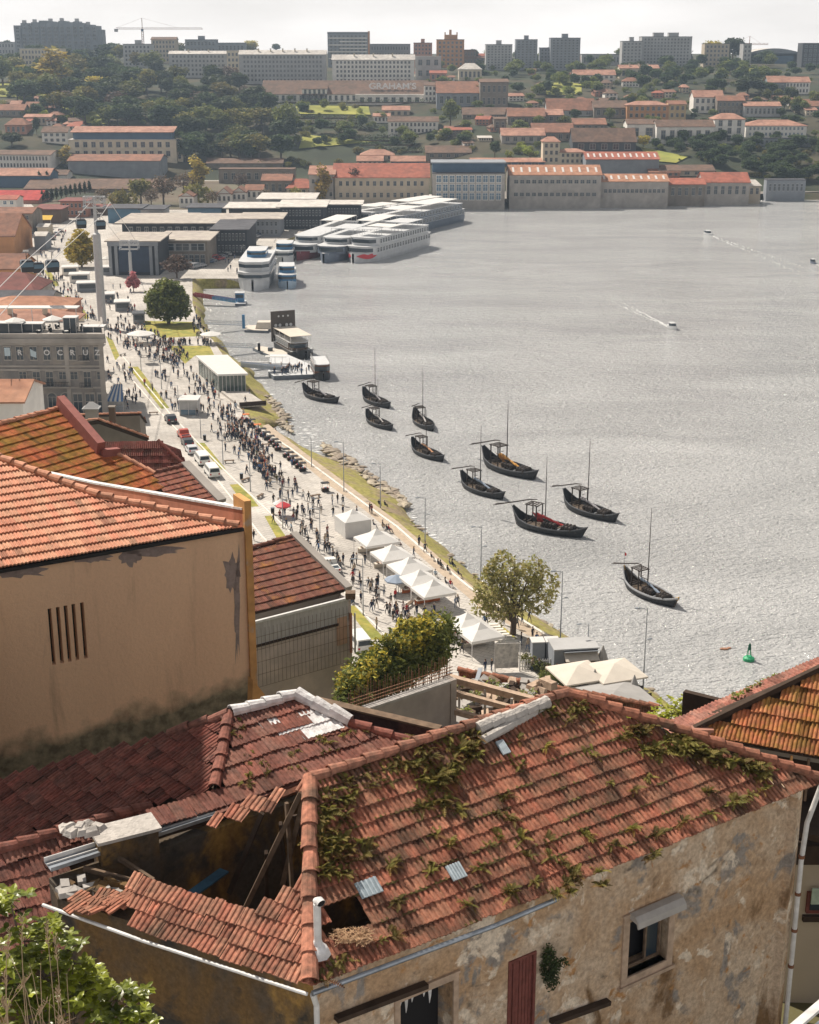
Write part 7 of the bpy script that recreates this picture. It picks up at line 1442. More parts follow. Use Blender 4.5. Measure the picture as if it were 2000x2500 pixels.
mb.add([hullpt(.86 + .13 * u_, 1.2 + 2.4 * z_) for u_, z_ in top] + [hullpt(.86 + .13 * u_, 1.2 + 2.4 * z_) for u_, z_ in bot], [(k, k + 1, n + 2 + k, n + 1 + k) for k in range(n)], M_shipr)
mb.add([(x, -y, z_) for x, y, z_ in [hullpt(.86 + .13 * u_, 1.2 + 2.4 * z_) for u_, z_ in top] + [hullpt(.86 + .13 * u_, 1.2 + 2.4 * z_) for u_, z_ in bot]], [(k, k + 1, n + 2 + k, n + 1 + k) for k in range(n)], M_shipr)
mb.build('painted_lips', sA)
ship('grey blue river cruise ship with white top deck left of the lipped one', (790, 636), (960, 575), 11, [(.02, .93, .97, 2.8, M_shipg, 18), (.1, .86, .9, 2.4, M_shipw, 14)], M_shipg, 2.6, [(.1, .4, .8, 2.2, M_canvas), (.55, .75, .8, 2.2, M_shipw)])
ship('white river cruise ship with dark red bow, leftmost of the big moored ships', (722, 630), (860, 575), 10.5, [(.02, .93, .97, 2.8, M_shipw, 18), (.1, .84, .9, 2.4, M_shipw, 14)], mat('ship_dark_red', (.22, .05, .06), .5, .1, .5), 2.4, [(.1, .4, .8, 2.2, M_canvas)])
ship('long dark grey river ship moored behind the white one, farthest down the quay', (930, 574), (1108, 532), 12, [(.02, .93, .97, 2.9, M_shipg, 20), (.05, .9, .95, 2.6, M_shipg, 20)], M_shipg, 2.6, [(.1, .5, .85, 2.0, M_canvas), (.6, .85, .8, 2.0, M_canvas)])
ship('white flat decked ship against the quay behind the others', (860, 545), (1080, 508), 11, [(.02, .95, .97, 2.6, M_shipw, 20)], M_shipw, 2.6, [(.1, .5, .85, 2.0, M_canvas), (.6, .85, .8, 2.0, M_canvas)])
ship('tall white three deck excursion boat moored bow on at the concrete pier', (617, 704), (665, 622), 10, [(.05, .93, .98, 3.0, M_shipw, 0), (.08, .88, .95, 3.0, M_shipw, 0), (.3, .6, .6, 2.2, M_shipb, 0)], M_shipw, 2.6, [], L_=36, bowlift=1.2)
ship('small blue and white excursion boat right of the tall white one', (702, 699), (700, 655), 6, [(.08, .86, .95, 2.4, M_shipb, 0), (.3, .7, .8, 2.2, M_shipb, 0)], mat('ship_pale_blue', (.35, .45, .55), .5, .1, .5), 1.8, [], L_=22)
ship('white excursion boat with blue roof seen between pier and cruise ships', (690, 640), (712, 600), 7, [(.08, .86, .95, 2.6, M_shipw, 0), (.3, .7, .8, 2.2, M_shipb, 0)], M_shipw, 1.8, [], L_=24)
# gangways and pontoons
def gangway(label, a, b_, w_, m1, m2=None, zz0=2.6, zz1=1.2, text=None):
    p, q = PZ(*a, zz0), PZ(*b_, zz1); t = thing('gangway', label, 'gangway', p); q2 = q - p; mb = MB(); mid = q2 * .45; mb.beam((0, 0, 0), mid, w_, .12, m1); mb.beam(mid, q2, w_, .12, m2 or m1); mb.build('walkway', t); mb = MB(); x = q2.cross(Vector((0, 0, 1))).normalized() * w_ / 2
    for s_ in (-1, 1):
        for h_ in (.45, .9): mb.beam(x * s_ + Vector((0, 0, h_)), q2 + x * s_ + Vector((0, 0, h_)), .05, .06, m1 if text is None else M_metal_w)
        if m2 or text: mb.beam(x * s_ + Vector((0, 0, .45)), mid + x * s_ + Vector((0, 0, .45)), .05, .8, m1); mb.beam(mid + x * s_ + Vector((0, 0, .45)), q2 + x * s_ + Vector((0, 0, .45)), .05, .8, m2 or m1)
        for k in range(12): c = q2 * k / 11 + x * s_; mb.beam(c, c + Vector((0, 0, .95)), .05, .05, M_metal_w)
    mb.build('railing', t)
    if text:
        l_ = linkmesh('lettering', text_mesh(text, .8, M_metal_g, .02), t); d_ = q2.normalized(); n_ = Vector((d_.y, -d_.x, 0)).normalized(); up = d_.cross(n_) * -1; c = q2 * .85 + n_ * (w_ / 2 + .06) + Vector((0, 0, .45)); up = n_.cross(d_); up = up if up.z > 0 else -up
        l_.matrix_local = Matrix(((d_.x, up.x, n_.x, c.x), (d_.y, up.y, n_.y, c.y), (d_.z, up.z, n_.z, c.z), (0, 0, 0, 1)))
    return t
gangway('red and blue railed gangway to the farthest small pontoon', (473, 722), (578, 738), 1.6, mat('gang_red', (.30, .07, .08), .6, .2, 1), mat('gang_blue', (.09, .25, .42), .6, .2, 1))
gangway('thin long gangway to the pontoon with the white tent boat', (500, 790), (600, 794), .9, M_metal_g)
gangway('thin gangway to the floating platform before the dark party boat', (520, 845), (622, 849), .9, M_metal_g)
gangway('wide grey gangway with lettered side panel to the white pontoon', (588, 893), (704, 905), 1.8, mat('panel_grey', (.40, .44, .50), .6, .1, 1), text='CEMS')
gangway('upper thin gangway parallel to the wide grey one', (570, 882), (660, 884), 1.2, M_metal_w)
def pontoon(label, poly, m, hh=.7, extra=None, name='pontoon'):
    P = [PZ(u, v, .6) for u, v in poly]; c = sum(P, Vector()) / len(P); t = thing(name, label, 'pontoon', (c.x, c.y, 0)); mb = MB(); mb.prism([(p.x - c.x, p.y - c.y) for p in P][::-1], -.3, hh, mat('pontoon_side', (.15, .17, .2), .7, .2, 1), m); mb.build('float', t)
    return t, c
t, c = pontoon('little floating landing with white and blue cabin at the end of the red gangway', [(574, 742), (600, 742), (602, 733), (577, 731)], M_shipw)
mb = MB(); mb.box(-1.5, -1, .7, 1, 1, 3.3, M_shipb); mb.box(-1.7, -1.2, 3.3, 1.2, 1.2, 3.5, M_shipw); mb.box(-1.4, -1.05, 1.9, .9, -1.0, 2.9, M_glassd); mb.build('cabin', t)
t, c = pontoon('floating landing with cream tent roof and blue pillar', [(597, 806), (654, 808), (658, 800), (640, 794), (600, 795)], M_canvas2)
mb = MB(); mb.box(-.5, -2.2, .7, 4, 2.0, 2.4, M_canvas2, taper=.5); mb.build('cabin', t); mb = MB(); mb.box(-4, -1.6, .7, -3.3, -1.0, 4.4, M_shipb); mb.build('pillar', t)
t, c = pontoon('low floating platform of pale boards before the dark party boat', [(617, 850), (640, 846), (706, 858), (700, 866), (660, 868)], M_canvas2)
mb = MB(); mb.box(-1, -.4, .7, .2, .4, 1.5, M_glassd); mb.box(-3.5, -.3, .7, -2.9, .3, 2.6, M_dark); mb.build('ticket_box', t)
t = ship('dark party boat with black sign board rising over its stern', (748, 868), (695, 838), 5.6, [(.1, .75, .9, 2.0, mat('brown_cabin', (.10, .07, .05), .7, .2, 1), 6)], M_hull, 1.5, [(.05, .8, 1.0, 1.6, M_canvas2)], name='party_boat', cat='boat', L_=18)
mb = MB(); mb.box(-8.6, -3.2, 1.5, -8.3, 3.2, 9.2, mat('sign_board', (.09, .075, .065), .7, .1, 1)); 
mb.build('sign_board', t)
for y, z_ in ((-2, 5.6), (-.9, 5.6), (.9, 5.6), (2, 5.6), (-1.2, 7.9), (0, 7.9), (1.3, 7.9)): mb = MB(); mb.ell((-8.25, y, z_), (.05, .42 if z_ < 6 else .25, .42 if z_ < 6 else .25), M_shipw, 10, 6); mb.build('round_emblem', t)
t, c = pontoon('long white pontoon crowded with boarding passengers', [(655, 912), (668, 922), (765, 918), (768, 898), (700, 868), (660, 868)], M_shipw, 1.0)
mb = MB()
for k in range(6): mb.tube([(-5 + k * 1.8, 3.5 - k * .6, 1), (-5 + k * 1.8, 3.5 - k * .6, 2.6)], .05, M_metal_w, 5)
mb.box(-5.5, 2.2, 2.6, -.5, 3.6, 2.75, M_canvas); mb.build('shelter', t)
ship('small boat with brown glazed cabin tied to the white pontoon', (790, 920), (775, 895), 3.6, [(.1, .9, .95, 2.4, mat('varnished_cabin', (.14, .06, .035), .6, .2, 1), 5)], M_hull, 1.3, [], name='cabin_boat', cat='boat', L_=11)
def motorboat(label, u, v, L_, a, wake, m=M_shipw):
    p = PZ(u, v, 0); t = thing('motorboat', label, 'boat', p, a); mb = MB(); loft(mb, hull_secs(L_, L_ * .32, [(0, .7), (.5, .75), (1, 1.2)], 0), m); st = hull_secs(L_, L_ * .3, [(0, .6), (1, .8)], 0); mb.add([(x, s_[0][0], .65) for x, s_ in st] + [(x, s_[6][0], .65) for x, s_ in st], [(j, j + 1, 15 + j + 1, 15 + j) for j in range(14)], M_shipw); mb.build('hull', t)
    mb = MB(); mb.box(-L_ * .15, -L_ * .1, .6, L_ * .2, L_ * .1, 1.5, M_glassd, taper=.12); mb.box(-L_ * .2, -L_ * .11, 1.5, L_ * .15, L_ * .11, 1.62, M_shipw); mb.build('cabin', t)
    mb = MB(); rr_ = random.Random(int(u)); n = wake
    for k in range(n):
        x = -L_ * .4 - k * .9; w_ = .3 + k * .035
        for s_ in (-1, 1):
            if rr_.random() < .75: cx, cy, r_ = x + rr_.uniform(-.5, .5), s_ * w_ * rr_.uniform(.4, 1.1), rr_.uniform(.2, .6) * (1 - k / n * .6); mb.add([(cx + r_ * 1.8 * math.cos(q * 1.05), cy + r_ * .5 * math.sin(q * 1.05), .02 + k * .0006 + (.01 if s_ > 0 else 0)) for q in range(6)], [tuple(range(6))], M_foam)
    o = mb.build('wake_foam'); o.location = p; o.rotation_euler.z = a; o['kind'] = 'stuff'
motorboat('small white speedboat with long pale wake, farther of the two', 1728, 572, 9, (lambda a, b: math.atan2(a.y - b.y, a.x - b.x))(PZ(1728, 572, 0), PZ(1930, 650, 0)), 150); motorboat('white motorboat throwing spray nearer the middle of the river', 1641, 802, 6.5, (lambda a, b: math.atan2(a.y - b.y, a.x - b.x))(PZ(1641, 802, 0), PZ(1570, 768, 0)), 60)
motorboat('tiny boat near the right edge of the river', 1985, 643, 5, R(100), 10, M_shipg)
# buoy
p = PZ(1828, 1612, 0); t = thing('buoy', 'green conical channel buoy floating near the right edge', 'buoy', p, s=.72); M_bg = mat('buoy_green', (.03, .33, .15), .5, .15, 3); mb = MB(); mb.tube([(0, 0, -.4), (0, 0, .1), (0, 0, .5), (0, 0, .8)], [.9, 1.0, .95, .5], M_bg, 14); mb.build('float', t)
mb = MB()
for k in range(4): w_ = math.pi / 4 + k * math.pi / 2; mb.beam((math.cos(w_) * .5, math.sin(w_) * .5, .7), (math.cos(w_) * .12, math.sin(w_) * .12, 2.6), .08, .08, M_bg)
mb.tube([(0, 0, 2.0), (0, 0, 2.9), (0, 0, 3.3)], [.32, .22, .02], mat('buoy_dark', (.01, .10, .06), .5, .1, 3), 8); mb.build('topmark', t)
p = PZ(1768, 1584, .1); t = thing('driftwood', 'small orange brown floating debris left of the buoy', 'debris', p); mb = MB(); mb.ell((0, 0, 0), (.6, .25, .15), mat('debris', (.42, .22, .14), .8, .3, 3), 8, 5); mb.ell((.7, .3, 0), (.3, .2, .1), mat('debris', (.42, .22, .14)), 8, 5); mb.build('body', t)
# foam patches at the bank
mb = MB(); rr = random.Random(9)
for i in range(200):
    if i < 60: u, v = rr.gauss(755, 35), rr.gauss(1065, 20)
    else: k = rr.randrange(8, 20); (a, b_) = (WAT[k], WAT[k + 1]); f = rr.random(); u, v = a[0] + (b_[0] - a[0]) * f + rr.uniform(2, 14), a[1] + (b_[1] - a[1]) * f + rr.uniform(-6, 2)
    c = PZ(u, v, .03 + i * .0002); r_ = rr.uniform(.12, .5); w0 = rr.uniform(0, 3); mb.add([c + Vector((r_ * 1.6 * math.cos(w0 + q * 1.05) * rr.uniform(.5, 1), r_ * .7 * math.sin(w0 + q * 1.05) * rr.uniform(.5, 1), 0)) for q in range(6)], [tuple(range(6))], M_foam)
o = mb.build('foam'); o['kind'] = 'stuff'
# ================================================================ MARKET QUAY AND CABLE CAR
RM['sheet'] = roofm('sheet', (.42, .38, .33), (.36, .32, .29)); WM['black'] = wallm('black', (.045, .05, .06)); WM['glassblue'] = wallm('glassblue', (.12, .22, .32))
def mk(label, u0, u1, vb, vt, dep, wall, roof, rows=0, cols=0, wt='g', over=3, rot=0, **k): return B_(label, 'market hall', u0, u1, vb, vt, None, dep, wall, roof, rows, cols, wt=wt, z0=3.0, over=over, rot=rot, name='market_hall', **k)
mk('blue panelled hall at the back of the market quay', 265, 345, 545, 510, 16, 'glassblue', 'dark', 0, 0); mk('pale panelled middle of the back market hall', 345, 400, 545, 512, 16, 'grey', 'dark', 1, 5); mk('blue glazed hall right of the rooftop car park', 460, 542, 540, 508, 16, 'glassblue', 'dark', 0, 0); mk('brownish long hall under the thin white roof line', 345, 470, 560, 535, 20, 'stone', 'sheet', 1, 10)
mk('wide hall with sweeping pale roof in the middle of the market quay', 300, 590, 585, 545, 30, 'black', 'sheet', 1, 14, over=8); mk('dark hall with vertical fins under the sweeping roof', 520, 605, 625, 562, 30, 'black', 'dark', 2, 9)
mk('glass fronted hall with balcony right of the sweeping roof', 590, 684, 578, 535, 20, 'blue', 'sheet', 2, 8, over=5); mk('dark hall with white roof edge behind the glass fronted one', 560, 690, 540, 508, 20, 'black', 'pale', 0, 0, over=8); mk('pale flat roofed hall at the top of the market quay', 640, 760, 520, 486, 24, 'blue', 'pale', 0, 0, over=8); mk('dark fin walled hall running towards the cruise ships', 685, 790, 560, 506, 26, 'black', 'pale', 2, 12, over=5); mk('long low dark hall with white roof beside the coaches', 790, 880, 540, 500, 16, 'black', 'pale', 1, 12, over=4)
t = mk('cable car station, dark box with great square opening', 268, 390, 672, 590, 22, 'black', 'sheet', 0, 0, over=3)
w_ = t['_w']; h = t['_h']; mb = MB(); mb.box(-w_ * .3, -.3, 1, w_ * .33, -.05, h * .86, mat('station_blue', (.03, .05, .09), .3, .2, .5)); mb.build('opening', t); mb = MB()
for x in (-w_ * .46, -w_ * .34, w_ * .35, w_ * .46): mb.box(x - .5, -.6, 0, x + .5, -.05, h, WM['blue'])
mb.box(-w_ * .5, -1, h * .88, w_ * .5, -.05, h, WM['blue']); mb.build('piers', t)
t = mk('low pavilion with pale roof and window band right of the cable car station', 388, 508, 650, 588, 24, 'stone', 'sheet', 0, 0, over=4); w_ = t['_w']; h = t['_h']; facade(t, w_, h * .55, h * .95, 0, 1, 3, 'g', ww=w_ * .26, wh=h * .26); facade(t, w_, .2, h * .5, 0, 1, 8, 'g', ww=w_ * .08, wh=h * .36)
mk('pink and brown shop row left of the pylon head', 150, 215, 530, 492, 14, 'salmon', 'maroon', 2, 6); mk('dark depot behind the yellow awning', 85, 150, 545, 512, 14, 'brown', 'maroon', 0, 0)
p = PZ(102, 556, 3); t = thing('yellow_awning', 'bright yellow awning before the maroon roofed shops', 'awning', p); mb = MB(); mb.slab([(-4, 0, 3.2), (4, 0, 3.2), (4, 4, 4.6), (-4, 4, 4.6)], .1, mat('yellow_canvas', (.60, .38, .04), .8, .1, 1)); mb.build('canopy', t); mb = MB(); 
for x in (-3.8, 3.8): mb.tube([(x, .1, 0), (x, .1, 3.1)], .07, M_metal_w, 5)
mb.build('posts', t)
# cable car
def pylon(label, u, vb, vt, wb, wt_, head_w, head_h, z=3):
    p = PZ(u, vb, z); k = p.y / ray(u, vb).y / FP; H2 = PY(u, vt, p.y).z - z; t = thing('cable_car_pylon', label, 'pylon', p); mb = MB(); pm = mat('pylon_white', (.44, .45, .46), .6, .08, 1)
    mb.tube([(0, 0, 0), (0, 0, H2 * .72), (0, 0, H2 * .73), (0, 0, H2 * .93)], [wb * k / 2, wt_ * k / 2 * 1.25, wt_ * k / 2 * .6, wt_ * k / 2 * .5], pm, 14); mb.build('column', t); mb = MB(); hw = head_w * k / 2; hh_ = head_h * k
    for y in (-1, 1):
        for z_ in (H2 - hh_, H2 - hh_ * .5, H2): mb.beam((-hw, y, z_), (hw, y, z_), .22, .22, pm)
        for q in range(6): x0 = -hw + 2 * hw * q / 6; x1 = x0 + 2 * hw / 6; mb.beam((x0, y, H2 if q % 2 else H2 - hh_ * .5), (x1, y, H2 - hh_ * .5 if q % 2 else H2), .14, .14, pm)
    for x in (-hw, 0, hw): mb.beam((x, -1, H2), (x, 1, H2), .22, .22, pm); mb.beam((x, -1, H2 - hh_), (x, -1, H2), .2, .2, pm); mb.beam((x, 1, H2 - hh_), (x, 1, H2), .2, .2, pm)
    mb.build('crosshead', t); mb = MB()
    for x in (-hw, hw):
        for q in range(5): mb.tube([(x - .12, -1.6 + q * .8, H2 - hh_ + .2), (x + .12, -1.6 + q * .8, H2 - hh_ + .2)], .32, M_metal_g, 8)
    mb.build('sheaves', t); return t, p, H2
pylon('tall white tapering cable car pylon rising from the crowded promenade', 251, 800, 480, 21, 15, 48, 26); pylon('shorter white cable car pylon in front of the dark station', 321, 685, 588, 8, 6, 44, 20)
t = thing('cable', 'pair of long cable car ropes running past the tall pylon down to the station', 'cable', PY(245, 490, 368)); mb = MB()
def cabpts(pts, n=6): return [PY(*p) for p in pts]
CL = cabpts([(303, 600, 462), (221, 494, 368), (190, 528, 340), (145, 565, 300), (66, 634, 258), (-60, 760, 215)]); CR = cabpts([(340, 600, 462), (269, 494, 368), (245, 530, 345), (215, 555, 320), (128, 634, 262), (-20, 790, 215)])
base = t.location.copy()
for c_ in (CL, CR): mb.tube([p - base for p in c_], .07, M_metal_w, 5)
mb.build('rope', t)
M_cab = mat('cabin_dark', (.03, .03, .035), .25, .1, 1)
def cabin(label, u, v, Y):
    p = PY(u, v, Y); t = thing('cable_cabin', label, 'cable car cabin', p, R(20), 'cable car cabins'); mb = MB(); mb.box(-1.05, -1.05, -1.1, 1.05, 1.05, -.2, M_cab, taper=-.08); mb.box(-1.13, -1.13, .7, 1.13, 1.13, 1.0, M_cab, taper=.25); mb.build('body', t); mb = MB(); mb.box(-1.1, -1.1, -.19, 1.1, 1.1, .69, M_glassb, taper=.03); mb.build('window', t); mb = MB(); mb.beam((0, 0, 1.0), (0, 0, 2.6), .12, .12, M_cab); mb.beam((-.5, 0, 2.6), (.5, 0, 2.6), .2, .3, M_metal_w)
    for x in (-1.12, 1.12):
        for y in (-1.12, 1.12): mb.beam((x, y, -.2), (x, y, .72), .08, .08, M_cab)
    mb.build('hanger', t)
for a in (('leftmost dark cable car cabin hanging over the street', 66, 648, 258), ('dark cable car cabin hanging right of the leftmost one over the grass strip', 128, 648, 262), ('cable car cabin between the two large ones, farther away', 93, 652, 300), ('cable car cabin just left below the pylon head', 198, 545, 340), ('cable car cabin directly beneath the pylon head', 245, 548, 345), ('cable car cabin arriving at the station pylon', 322, 606, 460)): cabin(*a)
# ================================================================ PEOPLE
M_skin = mat('skin', (.50, .30, .21), .6, .05, 5); M_jack = mat('clothing', (1, 1, 1), .85, .15, 9, objcol=True); M_shoe = mat('shoe', (.05, .045, .04), .6, .1, 5)
m = D.materials.new('trousers'); m.use_nodes = True; nt = m.node_tree; b = nt.nodes['Principled BSDF']; b.inputs['Roughness'].default_value = .9
oi = nd(nt, 'ShaderNodeObjectInfo'); cr = nd(nt, 'ShaderNodeValToRGB'); cr.color_ramp.interpolation = 'CONSTANT'
for k, (p_, c_) in enumerate(((0, (.02, .022, .03, 1)), (.35, (.05, .08, .14, 1)), (.65, (.12, .16, .24, 1)), (.82, (.30, .25, .19, 1)), (.92, (.03, .03, .03, 1)))):
    e_ = cr.color_ramp.elements[k] if k < 2 else cr.color_ramp.elements.new(p_); e_.position = p_; e_.color = c_
nt.links.new(oi.outputs['Random'], cr.inputs[0]); nt.links.new(cr.outputs[0], b.inputs['Base Color']); M_trou = m
HAIR = [mat('hair_' + n, c, .6, .2, 12) for n, c in (('dark', (.02, .015, .012)), ('brown', (.09, .05, .03)), ('fair', (.28, .19, .10)), ('grey', (.3, .29, .28)))]
def person_mesh(pose, female=False, sub=1):
    """skin-modifier body grown from a jointed skeleton; returns one continuous mesh"""
    V = []; E = []; Rr_ = []; tagm = []
    def j(p, r, par, m_): V.append(Vector(p)); Rr_.append(r); tagm.append(m_); i = len(V) - 1; (E.append((par, i)) if par is not None else None); return i
    sh = .185 if not female else .165
    sit = pose == 'sit'; hz = .92 if not sit else .50; lean = .04 if pose != 'sit' else -.05
    pel = j((0, 0, hz), (.135, .105), None, 2); wa = j((0, lean * .3, hz + .17), (.12, .09), pel, 1); ch = j((0, lean, hz + .38), (.155, .105), wa, 1); nb = j((0, lean, hz + .53), (.075, .07), ch, 1); nk = j((0, lean + .01, hz + .60), (.05, .055), nb, 0)
    hd = j((0, lean + .03, hz + .70), (.078, .092), nk, 0); tp = j((0, lean + .02, hz + .79), (.062, .072), hd, 0)
    arm = dict(stand=((.0, .02), (.02, .08)), walk=((.12, .18), (-.1, -.06)), walk2=((-.1, -.02), (.12, .2)), phone=((.08, .25), (.02, .08)), sit=((.1, .28), (.1, .28)), bag=((.02, .05), (.1, .2)))[pose]
    for s, (e1, h1) in zip((-1, 1), arm):
        a = j((s * sh, lean, hz + .47), (.058, .06), ch, 1); el = j((s * (sh + .06), lean + e1, hz + .20), (.042, .045), a, 1); up = .12 if (pose == 'phone' and s < 0) else (-.02 if not sit else .0)
        wr = j((s * (sh + .03), lean + e1 + h1 * .8, hz + (.0 if up < .1 else .30) + (.05 if sit else 0)), (.03, .028), el, 1); j((s * (sh + .02), lean + e1 + h1, hz - .09 + (.42 if up > .1 else 0) + (.12 if sit else 0)), (.028, .04), wr, 0)
    leg = dict(stand=(0, 0), walk=(.22, -.24), walk2=(-.24, .22), phone=(.02, -.03), sit=(0, 0), bag=(.14, -.16))[pose]
    for s, l in zip((-1, 1), leg):
        if sit: kn = j((s * .12, .42, .50), (.065, .062), j((s * .09, .05, .48), (.09, .085), pel, 2), 2); an = j((s * .12, .45, .10), (.04, .042), kn, 2); j((s * .12, .60, .04), (.04, .03), an, 3)
        else:
            hp = j((s * .085, l * .1, hz - .08), (.088, .088), pel, 2); kn = j((s * .095, l * .62 + .03, .49), (.06, .062), hp, 2); an = j((s * .095, l, .09 + max(0, -l) * .3), (.038, .042), kn, 2); j((s * .10, l + .13, .035 + max(0, -l) * .12), (.038, .03), an, 3)
    me = D.meshes.new('skeleton'); me.from_pydata(V, E, []); o = D.objects.new('skeleton', me); COL.objects.link(o); md = o.modifiers.new('skin', 'SKIN')
    for i, sv in enumerate(me.skin_vertices[0].data): sv.radius = Rr_[i] if isinstance(Rr_[i], tuple) else (Rr_[i],) * 2; sv.use_root = (i == 0)
    if sub: sd_ = o.modifiers.new('sub', 'SUBSURF'); sd_.levels = sub
    dg = bpy.context.evaluated_depsgraph_get(); dg.update(); out = D.meshes.new_from_object(o.evaluated_get(dg)); D.objects.remove(o); D.meshes.remove(me)
    out.materials.clear()
    for mm in (M_skin, M_jack, M_trou, M_shoe): out.materials.append(mm)
    seg = [(V[a], V[b_], tagm[b_]) for a, b_ in E]; mi = []
    for p in out.polygons:
        c = p.center; best = min(seg, key=lambda s_: (c - (s_[0] + (s_[1] - s_[0]) * max(0, min(1, (c - s_[0]).dot(s_[1] - s_[0]) / max(1e-6, (s_[1] - s_[0]).length_squared))))).length); mi.append(best[2])
    out.polygons.foreach_set('material_index', mi)
    if sub: out.polygons.foreach_set('use_smooth', [True] * len(mi))
    out.name = 'person'; return out, (lean, hz)
def hair_mesh(lean, hz, hm, long_):
    mb = MB(); mb.ell((0, lean + .008, hz + .745), (.095, .115, .11), hm, 10, 8)
    if long_: mb.ell((0, lean - .06, hz + .64), (.085, .05, .15), hm, 8, 6)
    mb.ell((0, lean + .125, hz + .715), (.016, .018, .025), M_skin, 6, 4)
    me = mb.mesh('hair', True)
    for v in me.vertices:   # open the face side
        if v.co.y > lean + .055 and v.co.z < hz + .76 and abs(v.co.x) > .02: v.co.y = lean + .055
    return me
PP_ = []
for i, (pose, f) in enumerate((('stand', 0), ('walk', 0), ('walk2', 1), ('phone', 1), ('bag', 0), ('stand', 1), ('walk', 1), ('sit', 0), ('sit', 1))):
    me, (le, hz_2) = person_mesh(pose, f); PP_.append((pose, me, hair_mesh(le, hz_2, HAIR[i % 4], f)))
LOWP, _ = person_mesh('stand', 0, 0); LOWW, _ = person_mesh('walk', 0, 0)
CLO = [('black', (.015, .015, .018), 7), ('navy', (.02, .03, .07), 7), ('dark grey', (.06, .06, .065), 5), ('grey', (.2, .2, .2), 3), ('white', (.7, .7, .68), 2), ('beige', (.42, .34, .25), 1.5), ('blue', (.08, .16, .33), 2), ('red', (.45, .03, .03), .8), ('olive', (.12, .12, .06), 1), ('maroon', (.17, .03, .03), .8), ('pale blue', (.35, .45, .55), .7)]
rp = random.Random(21); NP = 0
def person(u, v, where, pose=None, col=None, face=None, z=3.02):
    global NP
    c = col and [x for x in CLO if x[0] == col][0] or rp.choices(CLO, [x[2] for x in CLO])[0]
    cand = [x for x in PP_ if (x[0] == pose if pose else x[0] != 'sit')]; ps_, me, hm = rp.choice(cand); a = face if face is not None else rp.choice((R(35), R(215), rp.uniform(0, 6.28))) ; s = rp.uniform(.95, 1.07)
    o = linkmesh('person', me, None, PZ(u, v, z), a, s); o.color = (*c[1], 1); tag(o, 'person in %s %s %s %s' % (c[0], 'top' if ps_ == 'sit' else 'jacket', {'sit': 'sitting', 'stand': 'standing', 'walk': 'walking', 'walk2': 'walking', 'phone': 'pausing', 'bag': 'strolling'}[ps_], where), 'person', 'people ' + where)
    linkmesh('hair', hm, o); NP += 1; return o
line = [(452, 862), (490, 935), (535, 990), (570, 1045), (600, 1080), (640, 1130), (680, 1180), (715, 1235), (745, 1290), (790, 1345), (850, 1400), (905, 1455), (960, 1500), (1010, 1530)]
wts = [1, 2, 3, 4, 5, 5.5, 4, 3, 3, 3, 3, 2.2, 2, 0]
def along(w_):
    k = rp.choices(range(len(line) - 1), wts[:-1])[0]; f = rp.random(); a, b_ = line[k], line[k + 1]; return a[0] + (b_[0] - a[0]) * f + rp.gauss(0, w_), a[1] + (b_[1] - a[1]) * f + rp.gauss(0, w_ * .4), k
cnt = 0
while cnt < 178:
    u, v, k = along(20 if cnt < 120 else 38)
    if u > 1000 and v < 1440: continue
    cnt += 1; g_ = rp.randint(1, 1); person(u, v, ['by the glass pavilion', 'below the glass pavilion', 'in the dense stream below the pavilion', 'in the dense stream beside the black stall tops', 'in the dense stream beside the black stall tops', 'in the dense stream beside the black stall tops', 'beside the long grass bank', 'near the small red and white parasol', 'at the upper market tent', 'along the row of market tents', 'along the row of market tents', 'before the lower market tents', 'before the lower market tents'][k])
for u, v in ((800, 1395), (862, 1432), (878, 1425), (908, 1438), (922, 1437), (862, 1475), (882, 1475), (912, 1490), (925, 1465), (920, 1538), (945, 1500), (960, 1515), (985, 1500), (990, 1515), (955, 1478), (700, 1290), (712, 1300), (760, 1300), (745, 1310), (765, 1240), (668, 1230), (610, 1300), (607, 1325), (620, 1320), (775, 1340), (795, 1350), (817, 1385), (828, 1385), (838, 1380), (830, 1395), (680, 1240)): person(u, v, 'on the open paving left of the tents')
for u, v, c in ((1035, 1525, 'red'), (1022, 1530, 'navy'), (1053, 1525, 'navy'), (1018, 1505, 'black'), (965, 1465, 'red'), (952, 1500, 'maroon')): person(u, v, 'before the stall with orange side panel', 'stand', c)
for u, v in ((812, 1234), (825, 1230), (838, 1235), (765, 1235), (778, 1240), (814, 1262), (838, 1260), (872, 1262), (903, 1252), (908, 1256), (660, 1190)): person(u, v, 'near the riverside kerb above the tents')
for i, (u, v) in enumerate(((912, 1288), (935, 1295), (945, 1300), (950, 1300), (968, 1335), (975, 1338), (935, 1290), (1053, 1368), (1070, 1385), (1076, 1388), (1098, 1385), (1105, 1388), (1093, 1400), (1119, 1410), (1063, 1410), (1088, 1432), (1100, 1434), (926, 1238), (940, 1240))): person(u, v, 'on the low kerb wall by the water', 'sit', face=R(-50 + rp.uniform(-40, 40)))
for u, v in ((1023, 1335), (1010, 1362), (1038, 1350), (1198, 1500), (1207, 1502), (1183, 1530), (1188, 1528), (1263, 1535), (1275, 1525), (1292, 1520), (1272, 1575), (1300, 1560), (1310, 1575), (1288, 1590), (1295, 1588), (1230, 1525), (1112, 1485), (1118, 1483), (1200, 1640), (1185, 1642), (1130, 1575), (1128, 1597)): person(u, v, 'around the willow and kiosk')
rpat = random.Random(4)
for i in range(26): u, v = rpat.uniform(1365, 1490), rpat.uniform(1668, 1700); person(u, v, 'at a table of the riverside terrace', 'sit' if i % 3 else 'stand')
for i in range(8): person(1300 + i * 9 + rpat.uniform(-6, 6), 1640 + i * 3 + rpat.uniform(-8, 8), 'at the cafe hedge', 'sit' if i % 2 else 'stand')
